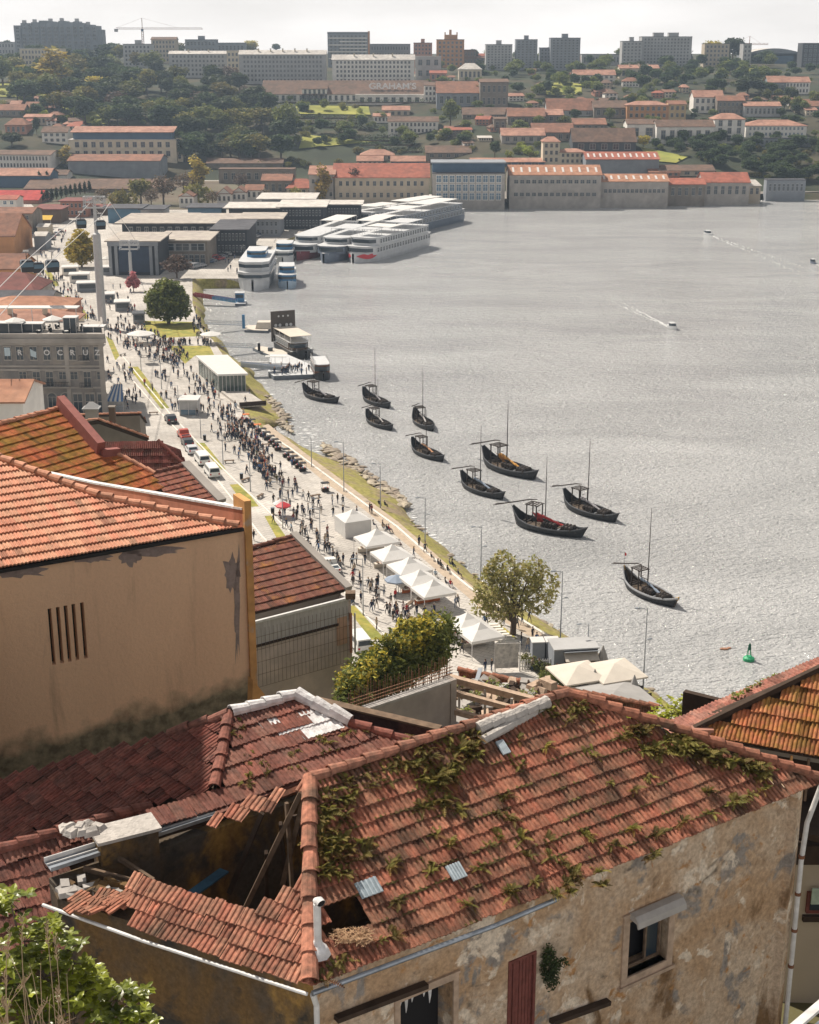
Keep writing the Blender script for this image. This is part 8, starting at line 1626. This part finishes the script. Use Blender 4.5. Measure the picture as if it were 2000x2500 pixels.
# the far crowd, too many and too small to tell apart
bm = bmesh.new(); regs_ = [([(255, 790), (350, 800), (440, 850), (460, 870), (430, 900), (380, 880), (300, 850), (262, 830)], 150), ([(60, 640), (130, 650), (250, 790), (235, 800), (180, 770), (100, 700)], 110), ([(262, 880), (330, 900), (350, 1000), (290, 1000), (262, 940)], 36), ([(255, 680), (330, 720), (330, 790), (262, 790)], 22), ([(290, 640), (330, 640), (330, 680), (300, 680)], 12), ([(400, 838), (520, 835), (520, 845), (405, 850)], 34), ([(450, 710), (500, 800), (520, 830), (480, 830), (440, 720)], 26), ([(110, 590), (165, 560), (150, 620), (90, 640)], 22), ([(560, 600), (620, 600), (600, 680), (540, 660)], 20), ([(330, 870), (440, 880), (500, 1010), (420, 1010), (350, 950)], 40), ([(660, 900), (765, 898), (765, 914), (665, 916)], 26), ([(690, 845), (745, 850), (740, 862), (700, 858)], 12), ('line', 480)]
for poly, n in regs_:
    ln = poly == 'line'; us = [0] if ln else [p[0] for p in poly]; vv = [0] if ln else [p[1] for p in poly]; c = 0
    while c < n:
        if ln: u, v, _ = along(17 + 14 * (c % 2))
        else: u, v = rp.uniform(min(us), max(us)), rp.uniform(min(vv), max(vv))
        if not ln and not inpoly(u, v, poly): continue
        c += 1; zz_ = 3.02 if not (u > 655 and v > 840) else 1.0; me = (LOWP if c % 2 else LOWW).copy(); me.transform(Matrix.Translation(PZ(u, v, zz_)) @ Matrix.Rotation(rp.uniform(0, 6.3), 4, 'Z')); f0 = len(bm.faces); bm.from_mesh(me); bm.faces.ensure_lookup_table(); k = rp.choices((1, 4, 5, 6), (10, 2, 1.3, .5))[0]
        for f in bm.faces[f0:]:
            if f.material_index == 1: f.material_index = k
        D.meshes.remove(me)
me = D.meshes.new('crowd'); bm.to_mesh(me); bm.free()
for mm in (M_skin, mat('crowd_dark', (.03, .035, .05), .9, .3, 2), M_trou, M_shoe, mat('crowd_blue', (.10, .16, .27), .9, .2, 2), mat('crowd_pale', (.5, .47, .43), .9, .2, 2), mat('crowd_red', (.4, .04, .04), .9, .2, 2)): me.materials.append(mm)
o = linkmesh('crowd', me); o['kind'] = 'stuff'
# ================================================================ VEHICLES
M_paint = mat('car_paint', (1, 1, 1), .3, .03, 1, objcol=True, spec=.6); M_tyre = mat('tyre', (.02, .02, .02), .9, .1, 5); M_lamp_r = mat('tail_lamp', (.45, .02, .02), .3, .1, 5); M_lamp_w = mat('head_lamp', (.7, .7, .68), .2, .05, 5); M_plate = mat('number_plate', (.6, .6, .55), .5, .05, 5)
def car_proto(kind):
    L_, W_, H_, prof, gl = dict(hatch=(4.1, 1.76, 1.48, [(-2.05, .35), (-2.05, .85), (-1.85, .98), (-1.35, 1.45), (.25, 1.48), (1.05, .98), (1.9, .82), (2.05, .6), (2.05, .35)], (-1.7, .9)), van=(5.1, 1.95, 2.0, [(-2.55, .4), (-2.55, 1.1), (-2.4, 1.95), (1.2, 2.0), (1.95, 1.2), (2.5, 1.0), (2.55, .6), (2.55, .4)], (-2.3, 1.8)),
        box=(5.6, 2.1, 2.9, [(-2.8, .55), (-2.8, 2.9), (1.0, 2.9), (1.02, 2.1), (1.7, 1.95), (2.3, 1.25), (2.8, 1.1), (2.8, .45)], (1.05, 2.2)), pickup=(5.0, 1.85, 1.75, [(-2.5, .5), (-2.5, 1.05), (-.5, 1.1), (-.35, 1.72), (.7, 1.75), (1.3, 1.1), (2.4, 1.0), (2.5, .5)], (-.3, 1.2)))[kind]
    t = thing('parked_car', 'x', 'car', (0, -500, 0)); mb = MB(); n = len(prof); zb_ = 1.0 if kind != 'box' else 1.2
    def hw(z): return W_ / 2 * (1 if z < zb_ else 1 - (z - zb_) * .16 if kind != 'box' else 1)
    vs = [(x, s * hw(z), z) for s in (-1, 1) for x, z in prof]; mb.add(vs, [tuple(range(n)), tuple(range(2 * n - 1, n - 1, -1))] + [(i, n + i, n + (i + 1) % n, (i + 1) % n) for i in range(n)], M_paint); ob = mb.build('body', t)
    bv = ob.modifiers.new('b', 'BEVEL'); bv.width = .05; bv.segments = 2; dg = bpy.context.evaluated_depsgraph_get(); dg.update(); me = D.meshes.new_from_object(ob.evaluated_get(dg)); ob.modifiers.clear(); ob.data = me
    mb = MB(); g0, g1 = gl; zt_ = max(z for _, z in prof)
    if kind != 'box':
        zlo, zhi = (1.0, zt_ - .12) if kind != 'van' else (1.25, zt_ - .25)
        for s in (-1, 1): y0, y1 = s * (hw(zlo) + .012), s * (hw(zhi) + .012); mb.add([(g0 + .15, y0, zlo), (g1 - .05, y0, zlo), (g1 - .65, y1, zhi), (g0 + .35, y1, zhi)], [(0, 1, 2, 3) if s < 0 else (3, 2, 1, 0)], M_glassd)
        i_ = [k for k, (x, z) in enumerate(prof) if z == zt_][-1]; (xa, za), (xb, zb2) = prof[i_], prof[i_ + 1]; e = .03
        mb.add([(xa + .06 + e, -hw(za) * .9, za - .07 + e), (xa + .06 + e, hw(za) * .9, za - .07 + e), (xb - .05 + e, hw(zb2) * .9, zb2 + .05 + e), (xb - .05 + e, -hw(zb2) * .9, zb2 + .05 + e)], [(0, 1, 2, 3)], M_glassd)
        (xa, za), (xb, zb2) = (prof[2], prof[3]) if kind == 'hatch' else (prof[1], prof[2]); mb.add([(xa - .02 + (xb - xa) * .12, -hw(za) * .85, za + (zb2 - za) * .15), (xa - .02 + (xb - xa) * .12, hw(za) * .85, za + (zb2 - za) * .15), (xb - .03 - (xb - xa) * .15, hw(zb2) * .85, zb2 - (zb2 - za) * .18), (xb - .03 - (xb - xa) * .15, -hw(zb2) * .85, zb2 - (zb2 - za) * .18)], [(3, 2, 1, 0)], M_glassd)
    else: mb.box(1.4, -W_ / 2 - .01, 1.3, 1.95, W_ / 2 + .01, 1.75, M_glassd); mb.add([(1.75, -.9, 1.92), (1.75, .9, 1.92), (2.28, .9, 1.32), (2.28, -.9, 1.32)], [(0, 1, 2, 3)], M_glassd)
    mb.build('window', t)
    for x in (-L_ * .3, L_ * .31):
        for s in (-1, 1): mb = MB(); mb.tube([(x, s * (W_ / 2 - .2), .33), (x, s * (W_ / 2 + .02), .33)], .33, M_tyre, 14); mb.tube([(x, s * (W_ / 2 + .0), .33), (x, s * (W_ / 2 + .03), .33)], .19, M_metal_g, 10); mb.build('wheel', t)
    for s in (-1, 1): mb = MB(); mb.box(-L_ / 2 - .02, s * (W_ / 2 - .25) - .12, .75, -L_ / 2 + .05, s * (W_ / 2 - .25) + .12, 1.0, M_lamp_r); mb.build('tail_lamp', t); mb = MB(); mb.box(L_ / 2 - .08, s * (W_ / 2 - .28) - .17, .62, L_ / 2 + .02, s * (W_ / 2 - .28) + .17, .78, M_lamp_w); mb.build('headlamp', t)
    mb = MB(); mb.box(-L_ / 2 - .03, -.25, .55, -L_ / 2, .25, .66, M_plate); mb.build('number_plate', t); return t
CP_ = {k: car_proto(k) for k in ('hatch', 'van', 'box', 'pickup')}; used = set()
dr_ = PZ(700, 1370, 3) - PZ(480, 1090, 3); HD = math.atan2(dr_.y, dr_.x) + math.pi
def car(kind, u, v, col, label, rz=None, grp=None, s=1, cat=None):
    p = PZ(u, v, 3.02); a = HD if rz is None else rz
    o = dup(CP_[kind], p, a, label, grp or 'vehicles on the quay', s, col) if kind in used else CP_[kind]
    if kind not in used: used.add(kind); o.location = p; o.rotation_euler.z = a; o['label'] = label; o['group'] = grp or 'vehicles on the quay'; [setattr(c, 'color', (*col, 1)) for c in [o] + list(o.children)]
    o['category'] = cat or {'hatch': 'car', 'van': 'van', 'box': 'van', 'pickup': 'pickup'}[kind]; o.name = {'hatch': 'parked_car', 'van': 'parked_van', 'box': 'delivery_van', 'pickup': 'pickup_truck'}[kind]; return o
W_c = (.72, .72, .7); K_c = (.03, .03, .035)
car('van', 876, 1580, W_c, 'white minibus parked beside the overgrown hedge, nearest of all vehicles'); car('box', 538, 1272, W_c, 'white box van behind the corner strip of the peach house'); car('van', 518, 1160, W_c, 'white van parked behind another white van by the grass strip'); car('van', 494, 1130, W_c, 'white van farther of the two parked together')
car('hatch', 468, 1105, (.55, .56, .58), 'silver hatchback next to the pair of white vans'); car('hatch', 458, 1088, K_c, 'black hatchback between the silver car and the pickup'); car('pickup', 450, 1070, (.45, .07, .04), 'red pickup truck at the head of the parked row'); car('hatch', 417, 1030, K_c, 'lone dark car driving on the quay road', s=1.05); car('pickup', 806, 1392, W_c, 'white pickup with blue stripe by the grey verge roof')
car('hatch', 93, 672, W_c, 'white car below the cable cabins'); car('van', 100, 690, W_c, 'white van on the road beneath the cable cabins')
rc = random.Random(3); cols = [W_c, (.5, .5, .52), K_c, (.08, .12, .2), (.3, .31, .33), (.4, .05, .05)]; nm = ['white', 'silver', 'black', 'navy', 'grey', 'red']
for (u0, v0, u1, v1, n, where, rz) in ((600, 588, 690, 560, 9, 'along the riverside road behind the excursion boats', R(60)), (505, 645, 590, 612, 10, 'in the row in front of the fin walled hall', R(60)), (405, 512, 450, 522, 0, '', 0), (80, 575, 125, 560, 7, 'in the left street beside the yellow awning', R(90)), (655, 545, 720, 530, 7, 'near the glass fronted hall', R(40)), (150, 560, 110, 610, 5, 'along the street behind the yellow green tree', R(100)), (440, 660, 500, 650, 4, 'before the pavilion with the window band', R(60))):
    for k in range(n): i = rc.randrange(6); f = (k + .5) / n; car('hatch' if rc.random() < .8 else 'van', u0 + (u1 - u0) * f + rc.uniform(-3, 3), v0 + (v1 - v0) * f + rc.uniform(-2, 2), cols[i], '%s car parked %s' % (nm[i], where), rz + rc.uniform(-.1, .1), 'cars parked ' + where)
for i, u in enumerate((885, 905, 925)): car('box', u, 520 - i * 2, W_c, ['white coach at the left of three by the cruise ships', 'middle white coach of three by the cruise ships', 'white coach with red front at the right of three'][i], R(20), s=(1.9, 1.2, 1.2), cat='coach')
# ================================================================ STALLS, PAVILIONS, POSTS
def tent(label, u, v, w_, d_, rz, h=2.4, side=(), panel=None, grp='white market tents'):
    p = PZ(u, v, 3.02); t = thing('market_tent', label, 'tent', p, rz, grp); mb = MB(); ap = (0, 0, h + w_ * .32); c4 = [(-w_ / 2, -d_ / 2, h), (w_ / 2, -d_ / 2, h), (w_ / 2, d_ / 2, h), (-w_ / 2, d_ / 2, h)]; mid = [((a[0] * .35), (a[1] * .35), h + w_ * .17) for a in c4]
    vs = c4 + mid + [ap] + [(x, y, z - .35) for x, y, z in c4]; mb.add(vs, [(i, (i + 1) % 4, 4 + (i + 1) % 4, 4 + i) for i in range(4)] + [(4 + i, 4 + (i + 1) % 4, 8) for i in range(4)] + [(9 + i, 9 + (i + 1) % 4, (i + 1) % 4, i) for i in range(4)], M_canvas); mb.build('canopy', t); mb = MB()
    for x, y, _ in c4: mb.beam((x * .98, y * .98, 0), (x * .98, y * .98, h), .07, .07, M_metal_w)
    mb.build('frame', t); mb = MB()
    mb.box(-w_ * .4, -d_ * .45, .7, w_ * .4, -d_ * .25, .8, M_canvas2); mb.box(-w_ * .4, -d_ * .44, .0, w_ * .4, -d_ * .42, .7, panel or M_canvas2)
    for k in range(7): mb.box(-w_ * .38 + k * w_ * .11, -d_ * .42, .8, -w_ * .38 + k * w_ * .11 + .25, -d_ * .28, .8 + ru(.06, .3), [M_shipb, M_shipr, M_wood, M_canvas][k % 4])
    mb.build('counter', t)
    if side:
        mb = MB()
        if 'b' in side: mb.box(-w_ / 2, d_ / 2 - .05, 0, w_ / 2, d_ / 2 - .02, h, panel or M_canvas)
        if 'r' in side: mb.box(w_ / 2 - .05, -d_ / 2, 0, w_ / 2 - .02, d_ / 2 - .06, h, panel or M_canvas)
        mb.build('side_wall', t)
    return t
tr = HD + math.pi / 2 + .1; M_orp = mat('orange_panel', (.55, .16, .05), .7, .2, 2); M_brp = mat('brown_panel', (.22, .10, .07), .8, .2, 2)
for a in (('uppermost white market tent with plain white walls', 862, 1300, 4.2, 4.2, 'br'), ('second white market tent from the top of the row', 920, 1355, 5.2, 4.8, ''), ('third white market tent, touching the one below', 958, 1393, 4.8, 4.6, ''), ('fourth white market tent with brown side', 1000, 1425, 4.8, 4.6, ''), ('fifth white market tent above the orange panelled one', 1025, 1455, 4.4, 4.2, ''), ('small white market tent with orange panels under it', 1058, 1482, 4.6, 4.2, ''), ('white double peaked market tent left peak, near the willow', 1140, 1565, 4.4, 4.4, ''), ('white double peaked market tent right peak with goods on show', 1172, 1590, 4.4, 4.2, '')): tent(a[0], a[1], a[2], a[3], a[4], tr, side=a[5], panel=M_orp if 'orange' in a[0] else (M_brp if 'brown' in a[0] else None))
umbrella('small red and white parasol over a vendor cart on the promenade', PZ(692, 1262, 3.02), 2.4, 2.5, M_shipr, sq=False); umbrella('white parasol at the vendor cart next to the red one', PZ(685, 1258, 3.02), 2.4, 2.6, M_canvas, sq=False); umbrella('grey blue parasol between the middle market tents', PZ(968, 1448, 3.02), 3.2, 2.6, mat('canvas_blue', (.25, .3, .38), .8, .05, 1), sq=False)
umbrella('wide round white parasol inside the dense far crowd', PZ(345, 838, 3.02), 7, 3.2, M_canvas, sq=False); umbrella('white parasol near the shrubs at the river end of the lawn', PZ(516, 838, 3.02), 5.5, 3.0, M_canvas, sq=False); umbrella('small white parasol by the roadside in front of the station', PZ(262, 650, 3.02), 3.6, 3.4, M_canvas, sq=False)
for i, (u, v) in enumerate(((398, 648), (420, 646), (445, 645), (468, 643), (488, 640))): umbrella(['leftmost cream parasol before the low pavilion', 'second cream parasol before the low pavilion', 'middle cream parasol before the low pavilion', 'fourth cream parasol before the low pavilion', 'rightmost cream parasol before the low pavilion'][i], PZ(u, v, 3.02), 5, 3.4, M_canvas2)
# riverside terrace bottom right
for a in (('large cream terrace parasol, left of the big pair', 1408, 1693, 5.4, 0), ('large cream terrace parasol, right of the big pair', 1497, 1688, 5.6, 0)): umbrella(a[0], PZ(a[1], a[2], 3.02), a[3], 3.4, M_canvas2, rz=R(20))
M_taupe = mat('grey_canvas', (.33, .32, .31), .85, .08, 1)
for a in (('closed grey parasol beside the kiosk', 1470, 1640), ('closed grey parasol between the two big cream ones', 1450, 1700), ('closed grey parasol right of the big cream pair', 1546, 1715)): umbrella(a[0], PZ(a[1], a[2], 3.02), .62, 3.3, M_taupe, closed=True)
umbrella('large flat grey canopy nearest the mossy roof', PZ(1500, 1745, 3.02), 7.4, 2.9, M_taupe, rz=R(20))
for i in range(22):
    u = 1380 + (i % 11) * 19 + ru(-5, 5); v = 1672 + (i // 11) * 24 + (i % 11) * 3.0; t = thing('table_set', 'small cafe table with dark chairs on the riverside terrace', 'table', PZ(u, v, 3.02), ru(0, 3), 'cafe tables on the riverside terrace'); mb = MB(); mb.tube([(0, 0, 0), (0, 0, .72)], .04, M_dark, 6); mb.tube([(0, 0, .72), (0, 0, .76)], .4, M_canvas2 if i % 3 else M_brp, 10); mb.build('table_top', t)
    for s in (-1, 1): mb = MB(); mb.box(s * .8 - .22, -.22, .42, s * .8 + .22, .22, .48, M_wood_dark); mb.box(s * 1.02 - .03, -.22, .48, s * 1.02 + .03, .22, .95, M_wood_dark); mb.box(s * .8 - .2, -.2, 0, s * .8 + .2, .2, .42, M_wood_dark, taper=.05); mb.build('chair', t)
t = thing('kiosk', 'grey bar kiosk with raised hatch, cream awning and wooden front', 'kiosk', PZ(1405, 1640, 3.02), R(8)); mb = MB(); mb.box(-2.6, 0, 0, 2.6, 3, 2.9, WM['blue']); mb.build('wall', t); mb = MB(); mb.box(-2.7, -.3, 2.9, 2.7, 3.1, 3.05, WM['grey']); mb.build('roof', t); mb = MB(); mb.box(-1.3, -.06, .1, 2.3, -.01, 1.9, M_wood); mb.box(.2, -.09, .1, 1.0, -.07, 1.9, M_dark); mb.build('front', t); mb = MB(); mb.slab([(-1.5, -1.3, 1.9), (2.5, -1.3, 1.9), (2.5, -.05, 2.5), (-1.5, -.05, 2.5)], .06, M_canvas2); mb.slab([(-1.5, -.9, 2.9), (2.5, -.9, 2.9), (2.5, -.05, 2.62), (-1.5, -.05, 2.62)], .06, WM['blue']); mb.build('awning', t)
t = thing('notice_board', 'tall grey notice board with faded sketch of arches in front of the double tent', 'sign', PZ(1236, 1640, 3.02), R(5)); mb = MB(); mb.box(-1.4, -.05, .5, 1.4, .05, 3.6, mat('board_grey', (.30, .29, .28), .7, .25, 2, col2=(.5, .47, .44), c2scale=1.5)); mb.build('panel', t); mb = MB(); [mb.beam((x, .1, 0), (x, .1, 3.7), .12, .12, M_metal_w) for x in (-1.3, 1.6)]; mb.build('posts', t)
t = thing('picket_fence', 'white picket fence and planters left of the bar kiosk', 'fence', PZ(1330, 1632, 3.02), R(5)); mb = MB()
for k in range(22): mb.box(-3 + k * .3, 0, 0, -3 + k * .3 + .12, .05, 1.2, M_metal_w)
mb.box(-3, .06, .3, 3.6, .1, .4, M_metal_w); mb.box(-3, .06, .9, 3.6, .1, 1.0, M_metal_w); mb.build('pickets', t)
t = thing('service_box', 'pair of pale topped grey service cabinets beside the picket fence', 'cabinet', PZ(1332, 1612, 3.02), R(5)); mb = MB(); mb.box(-1.6, 0, 0, -.1, 1.5, 2.3, WM['blue']); mb.box(.1, 0, 0, 1.6, 1.5, 2.3, WM['blue']); mb.build('body', t); mb = MB(); mb.box(-1.7, -.1, 2.3, -.1, 1.6, 2.4, M_canvas); mb.box(.0, -.1, 2.3, 1.7, 1.6, 2.4, M_canvas); mb.build('lid', t)
for i, (u, v, n_) in enumerate(((1285, 1625, 4), (1330, 1668, 4))):
    t = thing('hedge', ['short green hedge by the cafe tables, upper', 'short green hedge by the cafe tables, lower'][i], 'hedge', PZ(u, v, 3.0)); crown_mb([(j * .7, -j * .9, .8, .8, .8, .7) for j in range(5)], 1800, .16, LM['mid'], 5 + i).build('foliage', t); mb = MB(); mb.beam((0, 0, .2), (2.8, -3.6, .2), .3, .4, M_bark); mb.build('stems', t)
# low stepped wall and terrace platform by the willow
t = thing('stepping_stones', 'pale stone slab steps on the grass beside the willow', 'steps', PZ(1210, 1545, 3.0)); mb = MB(); b0 = t.location
for k in range(8): q = PZ(1188 + k * 7, 1525 + k * 6, 3.04) - b0; mb.beam(q + Vector((-1.4, -.2, 0)), q + Vector((1.4, .2, 0)), .55, .12, M_kerb)
mb.build('slab', t)
# glass pavilion
P4 = [PZ(478, 870, 6.9), PZ(556, 868, 6.9), PZ(606, 914, 6.9), PZ(532, 916, 6.9)]; c0 = sum(P4, Vector()) / 4; t = thing('pavilion', 'glass pavilion with flat white roof at the river edge', 'pavilion', (c0.x, c0.y, 3)); mb = MB(); mb.prism([(p.x - c0.x, p.y - c0.y) for p in P4][::-1], 3.7, 4.1, M_canvas); mb.build('roof', t); mb = MB(); mb.prism([((p.x - c0.x) * .88, (p.y - c0.y) * .88) for p in P4][::-1], 0, 3.7, mat('green_glass', (.10, .14, .13), .15, .2, 1, spec=.6)); mb.build('glass_wall', t); mb = MB()
for a, b_ in zip(P4, P4[1:] + P4[:1]):
    for f in np.linspace(0, 1, 8)[:-1]: q = (a.lerp(b_, float(f)) - c0) * .89; mb.beam((q.x, q.y, 0), (q.x, q.y, 3.7), .12, .12, M_metal_w)
mb.build('mullions', t)
t = thing('terrace_deck', 'pale cafe deck with planter below the glass pavilion', 'deck', PZ(590, 990, 3)); b0 = t.location; Pd = [PZ(u, v, 3.5) - b0 for u, v in ((540, 955), (605, 955), (650, 985), (585, 990))]; mb = MB(); mb.prism([(p.x, p.y) for p in Pd][::-1], 0, .5, M_pave); mb.build('platform', t); mb = MB(); a, b_ = Pd[3], Pd[2]; mb.beam((a.x, a.y, .7), (b_.x, b_.y, .7), .4, .8, M_wood_dark); mb.build('planter', t)
# grey glazed kiosk at the road
t = thing('glass_kiosk', 'pale boxy glass kiosk beside the quay road', 'kiosk', PZ(461, 1015, 3.02), R(-2)); mb = MB(); mb.box(-1.8, 0, 0, 1.8, 3.4, 3.1, mat('frosted_glass', (.42, .42, .42), .4, .15, 1)); mb.build('wall', t); mb = MB(); mb.box(-2, -.4, 3.1, 2, 3.8, 3.3, M_canvas); mb.build('roof', t); mb = MB(); mb.box(-1.5, -.05, .2, 1.4, -.01, 1.2, M_glassb); [mb.beam((x, -.06, 0), (x, -.06, 3.1), .08, .08, M_metal_w) for x in (-1.75, 0, 1.75)]; mb.build('frame', t)
# black stall tops
M_blk = mat('black_canvas', (.02, .02, .022), .7, .1, 2)
for i, (x, y) in enumerate(((285, 435), (320, 465), (350, 490), (375, 512), (400, 535), (425, 555), (440, 575), (490, 615), (515, 635), (540, 658), (565, 680), (588, 700), (725, 822), (250, 403))):
    u, v = 500 + x / 2.464, 850 + y / 2.464 + 16; m_ = M_orp if i in (1, 13) else M_blk
    t = thing('stall', 'orange topped little stall near the head of the stall row' if i in (1, 13) else ('lone small black topped stall apart from the row' if i == 12 else 'small black topped stall in the slanting row by the river'), 'stall', PZ(u, v, 3.02), HD, 'small stalls in a row by the river', .72); mb = MB(); mb.box(-.7, -.9, 2.0, .7, .9, 2.15, m_); mb.build('canopy', t); mb = MB()
    for a in ((-.6, -.8), (.6, -.8), (.6, .8), (-.6, .8)): mb.beam((*a, 0), (*a, 2.0), .05, .05, M_dark)
    mb.build('frame', t); mb = MB(); mb.box(-.5, -.8, .75, .5, .8, .82, M_wood); mb.box(-.45, -.75, 0, .45, .75, .74, M_blk if i % 2 else M_wood_dark); [mb.box(-.3, -.7 + k * .3, .82, .3, -.5 + k * .3, .82 + ru(.05, .25), [M_shipr, M_canvas, M_shipb][k % 3]) for k in range(5)]; mb.build('table', t)
# far booths on the promenade
for i, (u, v, w_, lab) in enumerate(((172, 672, 5, 'small white booth roof at the top of the booth row'), (195, 690, 6, 'middle white booth roof in the booth row'), (218, 712, 7, 'largest white booth beside the tall pylon'), (268, 740, 3, 'grey ticket booth right of the tall pylon'), (300, 760, 4, 'long low grey shelter beside the path'), (340, 790, 3, 'dark grey cabinet at the left of the lawn'), (262, 672, 2.5, 'slim white kiosk with pointed roof near the station'))):
    t = thing('booth', lab, 'booth', PZ(u, v, 3.02), R(10)); mb = MB(); mb.box(-w_ / 2, 0, 0, w_ / 2, 4, 2.6, WM['blue'] if i > 1 else WM['white']); mb.build('wall', t); mb = MB(); mb.box(-w_ / 2 - .3, -.8, 2.6, w_ / 2 + .3, 4.3, 2.8, M_canvas if i != 5 else WM['dark'], taper=.2); mb.build('roof', t); mb = MB(); mb.box(-w_ * .4, -.05, 1, w_ * .4, -.01, 2.2, M_glassd); mb.build('opening', t)
# lamp posts
lp = None
LPS = [(761, 1063, 1140), (840, 1077, 1200), (929, 1130, 1240), (1038, 1213, 1322), (1174, 1284, 1412), (1368, 1392, 1566), (1570, 1482, 1682), (1434, 1521, 1612)]; LPP = [(545, 1053, 1133), (612, 1126, 1200), (691, 1175, 1290), (782, 1240, 1328), (887, 1362, 1502), (491, 1017, 1070), (437, 940, 1006), (395, 880, 950), (345, 850, 905), (1120, 1640, 1700)]
def lamp_proto():
    t = thing('street_lamp', 'x', 'street lamp', (0, -500, 0)); mb = MB(); mb.tube([(0, 0, 0), (0, 0, .5), (0, 0, 8.6)], [.11, .085, .05], M_metal_g, 8); mb.build('pole', t); mb = MB(); mb.beam((-.1, 0, 8.5), (-1.1, .1, 8.7), .07, .07, M_metal_g); mb.box(-1.5, -.05, 8.62, -.9, .22, 8.75, M_metal_g); mb.beam((.05, 0, 5.2), (.55, 0, 5.3), .05, .05, M_metal_g); mb.box(.4, -.08, 5.25, .8, .1, 5.35, M_metal_g); mb.build('lamp_head', t); return t
lp = lamp_proto()
desc = ['over the upper end of the long grass bank', 'in the middle of the long grass bank', 'at the lower tip of the grass bank', 'at the water edge right of the upper tents', 'just left of the willow crown', 'right of the willow beside the steps', 'beyond the right hand big cream parasol', 'small one behind the bar kiosk roof', 'by the pair of white vans', 'beside the second grass strip', 'at the vendor cart with parasols', 'left of the uppermost market tent', 'standing before the middle market tents', 'next to the red pickup', 'at the pale glass kiosk', 'above the long thin grass strip', 'at the top of the long thin grass strip', 'near the notice board']
for i, (u, vt, vb) in enumerate(LPS + LPP):
    p = PZ(u, vb, 3.0); hgt = PY(u, vt, p.y).z - 3; s = hgt / 8.7; o = lp if i == 0 else dup(lp, p, R(20), None, None, 1); o.location = p; o.rotation_euler.z = R(20); o.scale = (1, 1, s); o['label'] = 'thin grey street lamp ' + desc[i]; o['group'] = 'street lamps along the quay'
# benches, bins and bollards
for i, (u, v) in enumerate(((340, 865), (352, 872), (300, 868), (636, 1215), (600, 1175), (375, 1012), (648, 1090), (1000, 1480), (560, 1130), (770, 1215))):
    t = thing('bench', ['stone bench below the far crowd, right', 'stone bench by the dense crowd parasol', 'stone bench at the head of the long grass strip', 'dark bench near the lamp by the grass strip', 'bench left of the walking stream', 'pale bench beside the glass kiosk road edge', 'bench by the black stall row', 'bench before the orange panelled tent', 'bench behind the two white vans', 'dark bench facing the grass bank'][i], 'bench', PZ(u, v, 3.02), R(ru(0, 90))); mb = MB(); mb.box(-.9, -.25, .4, .9, .25, .5, M_wood if i > 2 else M_conc); mb.build('seat', t); mb = MB(); mb.box(-.8, -.2, 0, -.6, .2, .4, M_conc); mb.box(.6, -.2, 0, .8, .2, .4, M_conc); mb.build('leg', t)
for i, (u, v) in enumerate(((500, 1075), (590, 1170), (591, 1225), (666, 1255), (436, 985), (546, 1250), (860, 1470))):
    t = thing('litter_bin', 'dark cylindrical litter bin ' + ['beside the upper parked cars', 'by the second grass strip', 'at the upper end of the third grass strip', 'near the vendor cart', 'by the glass kiosk', 'next to the white box van', 'below the meshed wall house'][i], 'bin', PZ(u, v, 3.02)); mb = MB(); mb.tube([(0, 0, 0), (0, 0, 1.0)], [.26, .3], M_blk, 12); mb.build('body', t); mb = MB(); mb.tube([(0, 0, 1.0), (0, 0, 1.08)], .32, M_metal_g, 12); mb.build('lid', t)
# tall unseen house added at the left to cast shade over the low roofs
t = thing('unseen_shade_house', 'added unseen house casting shade on the low roofs beside the peach house', 'house', (-18.3, 36, 44)); mb = MB(); mb.box(-5, 0, -4, 5, 5, 26.5, M_peach); mb.build('wall', t); mb = MB(); mb.add([(-5.4, -.4, 26.4), (5.4, -.4, 26.4), (5.4, 5.4, 26.4), (-5.4, 5.4, 26.4), (0, 2.5, 28)], [(0, 1, 4), (1, 2, 4), (2, 3, 4), (3, 0, 4), (3, 2, 1, 0)], M_tile_orange); mb.build('roof', t)
for i in range(3):
    for j in range(4): linkmesh('window', WIN['w'], t, (-3.2 + i * 3.0, -.05, 4 + j * 4.2), 0, (1.1, 1, 1.8))
